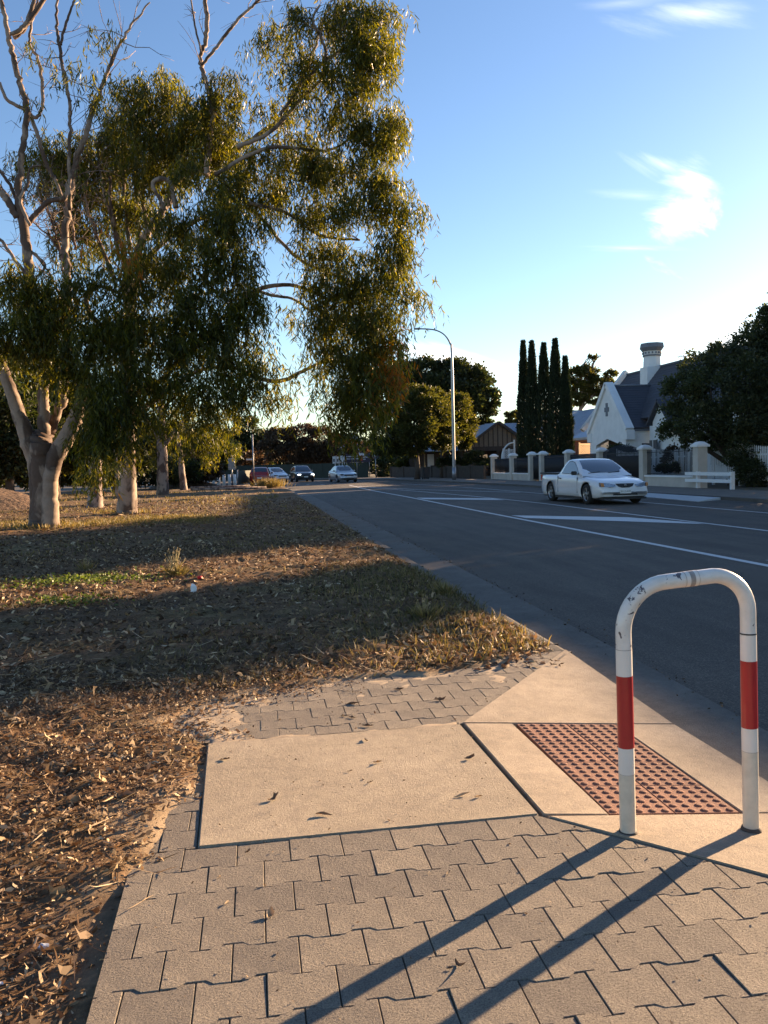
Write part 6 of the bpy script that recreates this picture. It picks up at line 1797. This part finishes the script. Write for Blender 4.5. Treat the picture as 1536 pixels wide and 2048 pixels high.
gum_leaves('foliage', [
    (110, 300, 45, 40, 25, .6), (200, 370, 50, 45, 25, .7), (270, 430, 45, 40, 24.5, .6), (320, 330, 50, 45, 23.8, .7), (250, 250, 45, 40, 24, .7), (380, 290, 45, 40, 23, .8), (140, 350, 45, 45, 25, .6), (160, 480, 45, 40, 24.5, .6), (450, 310, 45, 40, 22.5, .7), (90, 340, 45, 50, 25, .6), (110, 400, 40, 60, 25, .5), (170, 430, 45, 60, 25, .45), (180, 320, 45, 40, 25, .6), (230, 400, 55, 60, 25, .7), (235, 300, 50, 45, 24.5, .7),
    (240, 200, 35, 30, 24, .3), (300, 190, 55, 50, 23.5, .8), (365, 200, 60, 40, 23, .9), (290, 270, 60, 50, 23.5, .9), (350, 290, 55, 50, 23, .7), (430, 200, 45, 45, 22, .7), (455, 250, 45, 40, 22, .6),
    (300, 350, 55, 45, 23, .7), (400, 240, 45, 45, 22, .9), (480, 170, 35, 40, 22, .45), (530, 120, 30, 50, 22, .3), (560, 70, 35, 50, 21.5, .35), (600, 60, 35, 40, 21, .45), (600, 120, 30, 40, 21, .45),
    (660, 30, 45, 35, 21, .6), (720, 15, 45, 30, 21, .8), (760, 45, 42, 38, 21, 1), (700, 75, 45, 38, 20.5, 1), (745, 130, 32, 40, 20.5, 1.1), (700, 160, 45, 48, 20.5, 1.1), (645, 160, 40, 45, 21, .8),
    (735, 80, 40, 35, 20.6, 1), (600, 210, 38, 38, 21, .5), (690, 225, 42, 35, 20.5, 1), (765, 235, 42, 32, 20.3, 1.1), (775, 285, 26, 32, 20.3, 1), (725, 280, 42, 30, 20.5, .8), (645, 290, 40, 40, 21, .7),
    (530, 200, 36, 40, 21.5, .4), (545, 290, 45, 38, 21.5, .6), (590, 340, 45, 40, 21, .8), (500, 330, 48, 38, 21.5, .8), (660, 350, 45, 42, 20.6, .9), (735, 345, 45, 40, 20.3, 1.1), (785, 395, 42, 40, 20, 1.1), (805, 440, 28, 28, 20, 1),
    (715, 420, 45, 40, 20.2, 1), (640, 420, 45, 40, 20.6, .8), (560, 400, 42, 40, 21, .8), (480, 390, 45, 45, 21, 1), (770, 490, 42, 35, 20, .9), (700, 500, 45, 35, 20.2, .8), (630, 500, 42, 38, 20.6, .7), (800, 530, 28, 30, 20, .9),
    (690, 560, 60, 40, 20, 1), (760, 570, 50, 38, 19.8, 1.1), (820, 590, 26, 26, 19.6, .8), (850, 595, 14, 14, 19.4, .5), (640, 590, 42, 35, 20.3, .8),
    (760, 640, 44, 45, 19.6, 1.2), (700, 640, 48, 42, 19.9, 1.1), (645, 660, 32, 40, 20.2, .8), (780, 700, 26, 40, 19.5, 1.1, .5), (730, 710, 50, 45, 19.7, 1.2), (670, 720, 38, 40, 20, 1),
    (765, 755, 26, 34, 19.4, 1.1, .85), (775, 735, 14, 30, 19.3, 1.2, 1.0), (715, 780, 45, 45, 19.5, 1.2), (665, 785, 36, 36, 19.8, 1), (740, 815, 30, 34, 19.4, 1.1, .5), (690, 835, 38, 30, 19.5, 1), (720, 862, 22, 20, 19.4, .9, .2),
    (550, 800, 18, 38, 20.2, .8), (560, 745, 22, 18, 20.4, .5), (535, 730, 22, 20, 20.6, .4), (600, 735, 16, 16, 20.4, .3), (520, 690, 25, 30, 20.8, .6), (580, 640, 18, 30, 20.6, .35),
], t2, 31)
gum_leaves('foliage', [
    (385, 340, 40, 40, 20, .7), (340, 460, 50, 45, 20, .9), (420, 420, 55, 50, 19.5, 1.1), (490, 450, 38, 42, 19.3, 1.2), (390, 510, 60, 48, 19.3, 1.2), (300, 540, 55, 50, 19.5, 1), (460, 530, 50, 45, 19.2, 1.2),
    (490, 600, 35, 48, 19.2, 1.1), (430, 600, 55, 50, 19, 1.2), (350, 600, 60, 48, 19, 1.2), (280, 620, 50, 45, 19.2, 1), (470, 670, 45, 45, 19, 1.2), (400, 690, 60, 48, 18.8, 1.2), (320, 690, 55, 45, 18.8, 1.1),
    (500, 720, 26, 34, 19, 1), (440, 755, 48, 42, 18.7, 1.2), (370, 770, 50, 42, 18.6, 1.2), (300, 760, 45, 40, 18.8, 1), (480, 770, 24, 34, 18.8, .9, .15), (440, 810, 34, 30, 18.7, 1, .15), (350, 825, 30, 24, 18.8, .7),
    (235, 640, 40, 60, 19, .9), (395, 840, 30, 25, 19, .8, .1),
], t2, 25)
# smaller gums further along the verge
def verge_gum(label, bpx, bpy, topy, lean, rpx, clumps, forks, dens=9, mat='gum_leaf', barkm='grey_bark', seed=1):
    q = G(bpx, bpy); root = tag(empty('gum_tree', (0, 0, 0)), label, 'tree')
    mb = MB(); limb(mb, [(bpx, bpy + 6, rpx * 1.3), (bpx, bpy - 12, rpx), (bpx + lean * .5, (bpy + topy) / 2, rpx * .8), (bpx + lean, topy, rpx * .5)], q.y, 7, 0.01, seed, 12)
    mb.build('trunk', M[barkm], root)
    for i, f in enumerate(forks): add_limb(root, [(a, b, w_) for a, b, w_ in f], q.y, seed * 7 + i, 0.02, 4, 1.2, barkm)
    gum_leaves('foliage', [(a, b, c_, d_, q.y + e, f_) for a, b, c_, d_, e, f_ in clumps], root, dens, (0.14, 0.26), mat, 1.6)
verge_gum('darker trunked gum tree third in the row along the verge', 326, 992, 800, -4, 12,
    [(330, 860, 60, 35, 0, .9), (290, 840, 40, 40, 1, .9), (370, 880, 40, 30, -1, .9), (400, 860, 45, 40, -1, 1), (340, 910, 30, 22, 0, .6), (430, 880, 40, 35, -1.5, 1), (360, 820, 60, 40, 0, .9), (440, 840, 45, 40, -1, 1), (300, 780, 60, 40, 1, .8)],
    [[(325, 900, 7), (350, 860, 5), (390, 820, 3)], [(325, 890, 6), (300, 850, 5), (280, 810, 3)]], 4, seed=2)
verge_gum('thin leaning pale gum tree fourth in the row along the verge', 367, 982, 860, -12, 7,
    [(400, 900, 40, 28, 0, .9), (440, 905, 32, 26, -1, .9), (380, 870, 40, 26, 0, .8), (455, 860, 35, 35, 0, .9), (475, 890, 16, 25, -1, .7), (420, 930, 25, 16, -1, .6)],
    [[(360, 920, 4), (390, 890, 3), (420, 870, 2)]], 3, seed=3)
# stump sprouting gum with shredded bark between the two big trunks
q = G(190, 1018)
verge_gum('short flared gum trunk with pale peeling base between the two large trunks', 190, 1018, 840, 2, 15,
    [(190, 860, 40, 50, -2, 1), (170, 800, 50, 50, -1, 1), (215, 820, 40, 40, -1, 1), (200, 930, 18, 25, -4, .6)], [[(192, 920, 6), (225, 880, 5), (250, 830, 3)]], 5, seed=4)
verge_gum('slim dark gum stem right behind the second trunk', 236, 1000, 850, -6, 5, [(225, 880, 30, 30, 0, .8), (260, 860, 30, 30, 1, .8)], [], 3, seed=6)

# generic broadleaf tree or shrub from leafy clumps (world units)
def leafy(name, label, cat, base, crown, trunk_r, n, leaf, mat, bark='brown_bark', nlimb=5, seed=1, tintpow=1.0, group=None):
    """crown: list of (x, y, z, rx, ry, rz) relative to base"""
    r = random.Random(seed)
    root = tag(empty(name, base), label, cat, group)
    zlow = min(c[2] - c[5] for c in crown); cm = [sum(c[i] for c in crown) / len(crown) for i in range(3)]
    if trunk_r > 0:
        mb = MB(); fork = max(0.3, zlow * 0.9 + 0.3)
        mb.tube(wob([(0, 0, -0.15), (0.03, 0, fork * .4), (cm[0] * .1, cm[1] * .1, fork), (cm[0] * .3, cm[1] * .3, fork + (cm[2] - fork) * .5)], trunk_r * .2, r), [trunk_r * 1.25, trunk_r, trunk_r * .85, trunk_r * .5], 10)
        mb.build('trunk', M[bark], root)
        for i, c in enumerate(crown[:nlimb + 3]):
            mb = MB(); a = Vector((cm[0] * .1, cm[1] * .1, fork)); b_ = Vector((c[0], c[1], c[2] + c[5] * .3)); m_ = a.lerp(b_, .5) + Vector((r.gauss(0, .15), r.gauss(0, .15), r.gauss(.1, .15)))
            mb.tube(catmull([tuple(a), tuple(m_), tuple(b_)], 4), [trunk_r * .5 * (1 - k / 9.5) for k in range(9)], 7)
            mb.build('branch', M[bark], root)
    vol = [c[3] * c[5] for c in crown]; tv = sum(vol)
    B, D, T = [], [], []
    for c, v_ in zip(crown, vol):
        k = max(10, int(n * v_ / tv))
        # sub-clumps give light and dark masses with gaps between them
        ns = max(4, k // 90)
        u = norm(rng.normal(size=(ns, 3))); rad = rng.uniform(0.35, 1.0, ns) ** 0.5
        sc_ = u * rad[:, None] * np.array(c[3:6]) + np.array(c[0:3])
        j = rng.integers(0, ns, k)
        srad = 0.30 * min(c[3:6]) + 0.05
        p = sc_[j] + rng.normal(0, 1, (k, 3)) * srad * np.array([0.62, 0.62, 0.45])
        d_ = norm(p - np.array(c[0:3])) + rng.normal(0, 0.6, (k, 3))
        B.append(p); D.append(d_); T.append(np.clip(rng.beta(1.6, 2.4, k) ** tintpow, 0, 1))
    B = np.concatenate(B); D = np.concatenate(D); T = np.concatenate(T)
    keep = B[:, 2] > 0.02
    B, D, T = B[keep], D[keep], T[keep]; k = len(B)
    Ls = rng.uniform(leaf * .6, leaf * 1.3, k)
    me = leaf_np('foliage', B, D, Ls, Ls * rng.uniform(0.22, 0.36, k), rng.uniform(-.5, .8, k), T, False)
    tag(link('foliage', me, M[mat], root), kind='stuff')
    return root
def crown_px(base, Yv, lst):
    """clumps seen at (px, py) with pixel radii, at distance Y + dy"""
    out = []
    for (px, py, rx_, ry_, dy) in lst:
        q = P(px, py, Yv + dy); s_ = (Yv + dy) / FOC * 1.02
        out.append((q.x - base[0], q.y - base[1], q.z - base[2], rx_ * s_, (rx_ + ry_) * .5 * s_, ry_ * s_))
    return out
def tree_px(name, label, cat, bpx, Yv, lst, tr, n, leaf, mat, **k):
    q = P(bpx, 950, Yv); base = (q.x, Yv, k.pop('z', 0.0))
    return leafy(name, label, cat, base, crown_px(base, Yv, lst), tr, n, leaf, mat, **k)

# cypresses
def cypress(px, topy, Yv, w, label, seed):
    q = P(px, topy, Yv); h = q.z; w = w * 1.15; root = tag(empty('cypress_tree', (q.x, Yv, 0)), label, 'tree', 'row of pencil cypresses behind the pier fence')
    MB().tube([(0, 0, 0), (0, 0, h * .5), (0, 0, h * .96)], [.16, .1, .02], 7).build('trunk', M['brown_bark'], root)
    n_ = 15000; t = rng.uniform(0, 1, n_) ** 0.75; th = rng.uniform(0, 2 * PI, n_)
    prof_ = w * np.clip(np.minimum(1.0, (1.02 - t) * 1.7) ** 0.75, 0.06, 1) * (0.78 + 0.40 * vnoise(th * 2.2, t * 16, 1.0, seed))
    rad = prof_ * np.sqrt(rng.uniform(0.45, 1.0, n_))
    base = np.stack([np.cos(th) * rad, np.sin(th) * rad, 0.1 + t * (h - 0.25)], 1)
    d_ = np.stack([np.cos(th) * .45, np.sin(th) * .45, np.ones(n_)], 1) + rng.normal(0, .22, (n_, 3))
    me = leaf_np('foliage', base, d_, rng.uniform(.14, .34, n_), rng.uniform(.02, .045, n_), rng.uniform(-.3, .3, n_), rng.beta(1.6, 3, n_), False)
    tag(link('foliage', me, M['cypress_leaf'], root), kind='stuff')
for i, a in enumerate([(1046, 681, 63, .46, 'leftmost tall cypress of the row'), (1063, 682, 62.2, .50, 'second cypress from the left of the row'), (1087, 686, 61.6, .58, 'third cypress from the left, in the middle of the row'),
                       (1110, 677, 60.8, .56, 'tallest cypress of the row, fourth from the left'), (1130, 712, 60.2, .44, 'shorter rightmost cypress of the row')]):
    cypress(*a[:4], a[4] + ' behind the pier fence', i)

tree_px('fig_tree', 'huge dark dense evergreen tree far behind the street lamp', 'tree', 885, 104, [
    (800, 750, 35, 26, 0), (850, 748, 38, 28, 0), (905, 752, 36, 30, 0), (945, 765, 36, 32, -1), (975, 800, 26, 20, -1), (930, 800, 40, 30, -2), (880, 790, 45, 35, -2), (960, 830, 24, 20, -1), (820, 790, 40, 30, 0), (950, 860, 22, 20, -1), (990, 815, 10, 12, -1)], 0.6, 52000, 0.42, 'dark_leaf', seed=5, tintpow=1.3)
tree_px('street_tree', 'broad olive leaved street tree on the far kerb left of the lamp', 'tree', 834, 73, [
    (835, 790, 26, 22, 0), (805, 815, 32, 26, -1), (850, 815, 34, 26, -1), (785, 845, 36, 30, 0), (830, 855, 40, 32, -1.5), (865, 850, 28, 30, 0), (770, 885, 32, 26, 1), (870, 835, 34, 34, 1), (868, 800, 24, 20, 1), (885, 870, 30, 26, 1), (815, 890, 36, 22, 0), (860, 885, 22, 18, 0)], 0.24, 42000, 0.24, 'olive_leaf', seed=6, tintpow=1.2)
tree_px('street_tree', 'olive leaved street tree directly behind the lamp pole', 'tree', 885, 78, [
    (885, 805, 22, 22, 0), (915, 815, 24, 26, 0), (905, 850, 32, 28, -1), (930, 850, 20, 26, 0), (885, 875, 24, 20, 0), (925, 880, 20, 16, 0)], 0.26, 26000, 0.24, 'olive_leaf', seed=7, tintpow=0.9)
tree_px('olive_tree', 'spreading brownish tree behind the dark car at the bend', 'tree', 605, 108, [
    (560, 880, 30, 22, 0), (600, 872, 34, 22, 0), (640, 880, 30, 24, 0), (590, 905, 40, 22, 0), (540, 900, 24, 22, 0), (655, 905, 26, 22, 0), (620, 915, 26, 14, 0), (680, 900, 26, 26, 1), (720, 905, 24, 20, 2)], 0.35, 26000, 0.32, 'red_leaf', seed=8)
tree_px('pine_tree', 'dark conifer beyond the corner at the left end of the road', 'tree', 500, 118, [
    (490, 850, 20, 22, 0), (500, 880, 34, 24, 0), (480, 905, 34, 26, 0), (520, 905, 30, 24, 0), (535, 880, 20, 16, 0), (550, 870, 14, 10, 0), (460, 890, 26, 30, 0)], 0.4, 22000, 0.36, 'dark_leaf', seed=9)
gumd = tree_px('gum_tree', 'distant gum tree with bare upper limbs right of the cypresses', 'tree', 1160, 96, [
    (1150, 752, 18, 16, 0), (1180, 745, 18, 14, 0), (1160, 780, 22, 16, 0), (1195, 770, 20, 16, 0), (1222, 752, 10, 14, 0), (1190, 795, 26, 12, 0), (1150, 800, 16, 12, 0), (1190, 714, 10, 5, 0), (1215, 775, 12, 12, 0)], 0.3, 16000, 0.30, 'olive_leaf', bark='grey_bark', seed=10)
mb = MB(); rr_ = random.Random(5)
for k in range(7):
    limb(mb, [(1150 + k * 3, 800, 2.2), (1155 + k * 5, 750, 1.6), (1168 + k * 4 + rr_.uniform(-4, 4), 722, 1.0), (1185 + k * 3, 711, .5)], 96, 4, 0.1, k, 5)
bb_ = mb.build('bare_branches', M['grey_bark'], gumd); bb_.location = (-gumd.location.x, -gumd.location.y, -gumd.location.z)
tree_px('small_tree', 'small tree showing above the grey roof left of the cypresses', 'tree', 1028, 100, [(1025, 835, 12, 14, 0), (1035, 850, 12, 12, 0)], 0.15, 4000, 0.26, 'olive_leaf', seed=12)
tree_px('large_tree', 'big dark spreading tree overhanging the fences at the right edge', 'tree', 1470, 36, [
    (1530, 660, 38, 34, 0), (1500, 690, 38, 30, 0), (1440, 710, 36, 28, 0), (1395, 735, 34, 28, 0), (1360, 775, 30, 26, 0), (1420, 780, 50, 40, -1), (1500, 760, 60, 50, -1), (1350, 830, 26, 26, 0), (1400, 840, 50, 36, -1), (1480, 840, 60, 50, -1.5), (1560, 800, 60, 70, -1),
    (1340, 865, 20, 18, 0), (1500, 900, 60, 40, -2), (1560, 900, 50, 50, -2), (1440, 880, 40, 22, 0), (1640, 720, 70, 60, 0), (1640, 850, 70, 70, 0), (1545, 630, 26, 20, 0), (1385, 880, 26, 14, 0)], 0.3, 80000, 0.14, 'grey_leaf', seed=13, nlimb=9)
tree_px('large_shrub', 'dark shrub under the big tree behind the guard rail', 'shrub', 1510, 33.2, [(1505, 945, 36, 30, 0), (1550, 950, 40, 40, 0), (1480, 925, 22, 16, .6), (1600, 950, 50, 40, 0)], 0.0, 18000, 0.10, 'dark_leaf', seed=14)
# garden shrubs behind walls
for i, (px, py, rx_, ry_, Yv, mt, lb) in enumerate([
    (820, 925, 26, 10, 88, 'olive_leaf', 'light green shrub over the low brown wall beneath the street trees'),
    (900, 925, 26, 14, 78, 'dark_leaf', 'dark shrub behind the brown wall below the street lamp'),
    (950, 920, 22, 22, 76, 'dark_leaf', 'dark rounded shrub in front of the gabled house'),
    (1240, 905, 28, 16, 50.0, 'dark_leaf', 'dark climbing bush over the iron gate by the white cottage'),
    (1350, 915, 26, 26, 41, 'red_leaf', 'thin twiggy garden shrub behind the iron fence panel'),
    (1345, 935, 38, 7, 40.2, 'dark_leaf', 'low clipped hedge behind the iron fence panel'),
    (775, 935, 36, 20, 96, 'dark_leaf', 'dark shrub filling the gap left of the street trees'),
    (1000, 935, 22, 14, 70, 'red_leaf', 'brownish garden shrub behind the leftmost pier of the fence')]):
    tree_px('garden_shrub', lb, 'shrub', px, Yv, [(px, py, rx_ * .7, ry_, 0), (px - rx_ * .5, py + 3, rx_ * .5, ry_ * .8, 0), (px + rx_ * .5, py + 3, rx_ * .5, ry_ * .8, 0)], 0.0, 3500, Yv * 0.0026 + .03, mt, seed=20 + i)
# trees beyond the verge on the left
for i, (px, Yv, lst, mt, n_, lf, lb) in enumerate([
    (20, 38, [(20, 830, 60, 50, 0), (-40, 800, 70, 70, 0), (60, 880, 50, 40, 0), (0, 910, 60, 40, 0), (-60, 900, 60, 60, 0)], 'dark_leaf', 26000, .2, 'dark bushy tree at the left edge behind the nearest gum'),
    (110, 44, [(110, 820, 60, 50, 0), (150, 880, 60, 45, 0), (90, 910, 50, 35, 0), (60, 760, 60, 50, 0), (170, 930, 40, 26, 0)], 'olive_leaf', 24000, .22, 'olive green tree seen between the two large gum trunks'),
    (230, 54, [(200, 860, 70, 50, 0), (260, 900, 60, 35, 0), (220, 930, 50, 26, 0), (160, 930, 50, 26, 0)], 'dark_leaf', 24000, .26, 'dark tree behind the second gum trunk'),
    (340, 80, [(320, 880, 60, 35, 0), (380, 900, 60, 30, 0), (430, 905, 50, 28, 0), (340, 925, 60, 20, 0), (410, 930, 50, 16, 0)], 'dark_leaf', 24000, .32, 'dark tree mass behind the smaller verge gums'),
    (470, 110, [(450, 915, 40, 22, 0), (500, 925, 30, 18, 0), (420, 900, 40, 22, 0)], 'red_leaf', 12000, .32, 'brown leafed shrubby tree beyond the white posts')]):
    tree_px('background_tree', lb, 'tree', px, Yv, lst, .2, n_, lf, mt, seed=40 + i)
for i, (px, py, Yv, rx_, mt) in enumerate([(10, 955, 46, 60, 'dark_leaf'), (100, 962, 50, 50, 'dark_leaf'), (185, 958, 52, 45, 'olive_leaf'), (290, 958, 60, 50, 'dark_leaf'), (350, 955, 62, 40, 'dark_leaf'), (400, 952, 64, 30, 'red_leaf'), (-60, 960, 44, 50, 'dark_leaf')]):
    tree_px('undergrowth_shrub', ['dense low shrub at the left edge behind the chip heap', 'low dark shrub behind the nearest gum trunk', 'olive shrub between the two large trunks', 'dark shrub right of the second gum trunk', 'dark shrub behind the third gum', 'brownish low shrub near the white posts', 'dark shrub beyond the left edge'][i], 'shrub', px, Yv,
        [(px, py - 18, rx_, 26, 0), (px - rx_ * .7, py - 12, rx_ * .6, 20, 0), (px + rx_ * .7, py - 12, rx_ * .6, 20, 0)], 0.0, 9000, .2, mt, seed=60 + i)
# far wood closing the view
k = 60000
fx_ = rng.uniform(-90, 70, k); fy_ = 140 + 8 * np.sin(fx_ * .2) + rng.uniform(0, 12, k); fh = 4.2 + 3.2 * fbm(fx_, fx_ * 0 + 3, .12, 71) + np.clip(-fx_ / 30, 0, 3)
fz = rng.uniform(0, 1, k) ** .6 * fh
me = leaf_np('distant_trees', np.stack([fx_, fy_, fz], 1), rng.normal(0, 1, (k, 3)), rng.uniform(.5, 1.0, k), rng.uniform(.15, .3, k), np.zeros(k), rng.beta(1.5, 2.5, k), False)
tag(link('distant_trees', me, M['dark_leaf']), kind='stuff')

# chip mound and bare red soil at the left
def mound(name, label, cx, cy, rx_, ry_, h, mat, seed, kind=None):
    n_ = 36; vs = []; fs = []
    for j in range(n_ + 1):
        for i in range(n_ + 1):
            u = i / n_ * 2 - 1; v_ = j / n_ * 2 - 1; rr = math.hypot(u, v_)
            z = h * max(0, 1 - rr ** 1.8) * (0.8 + .5 * float(fbm(u * 2, v_ * 2, 1.5, seed))) - 0.10
            vs.append((u * rx_, v_ * ry_, z + (float(fbm(u, v_, 14, seed)) - .5) * .06))
    for j in range(n_):
        for i in range(n_): a = j * (n_ + 1) + i; fs.append((a, a + 1, a + n_ + 2, a + n_ + 1))
    o = MB().add(vs, fs, True).build(name, mat); o.location = (cx, cy, 0)
    return tag(o, label, 'mound' if not kind else None, None, kind)
mound('wood_chip_mound', 'brown heap of wood chips at the left edge beyond the nearest gum', -11.2, 33.5, 4.2, 3.4, 0.95, M['chip'], 3)
mound('wood_chip_mound', 'low dark chip heap beside the path further along the verge', -5.2, 64.5, 3.0, 1.4, 0.7, M['chip'], 5)
mound('red_soil', None, -13, 37, 9, 9, 0.14, M['red_soil'], 4, 'structure')

# trees added across the road, mostly out of view, to shade verge and road
leafy('shading_tree', 'unseen tall narrow dense tree across the road, added to shade the verge, nearest the unseen house', 'tree', (26.5, 24.9, 0), [(0, 0, 7.6, 1.5, 1.4, 1.8), (.3, .2, 5.5, 1.6, 1.4, 1.8), (0, 0, 9.2, 1.0, 1.0, 1.0), (0, 0, 3.6, 1.5, 1.4, 1.5)], .3, 26000, .26, 'dark_leaf', seed=71)
leafy('shading_tree', 'unseen tall broad leafy tree across the road, added to shade the verge', 'tree', (25.5, 31.6, 0), [(0, 0, 6.0, 2.0, 2.2, 2.0), (.5, .8, 8.4, 2.0, 2.2, 1.8), (-.6, .5, 4.0, 2.2, 2.2, 1.8), (.3, 1.8, 6.8, 2.0, 1.8, 2.2), (0, .5, 2.0, 2.2, 2.2, 1.4)], .3, 40000, .26, 'dark_leaf', seed=72)
leafy('shading_tree', 'unseen low round tree across the road, added to shade the gap between the tall narrow tree and the broad one', 'tree', (22.2, 24.6, 0), [(0, 0, 4.3, 1.7, 1.5, 1.2), (0, 0, 2.4, 1.8, 1.6, 1.4), (.2, 1.2, 4.0, 1.5, 1.4, 1.2), (0, 1.4, 2.4, 1.6, 1.4, 1.6)], .2, 24000, .2, 'dark_leaf', seed=74)
leafy('shading_tree', 'tall spreading tree added behind the big dark tree at the right edge to shade the verge', 'tree', (26.5, 36.6, 0), [(0, 0, 6.5, 2.4, 2.2, 2.2), (.5, .8, 4.2, 2.4, 2.0, 2.0), (0, 0, 2.0, 2.4, 2.0, 1.6)], .3, 26000, .26, 'dark_leaf', seed=73)
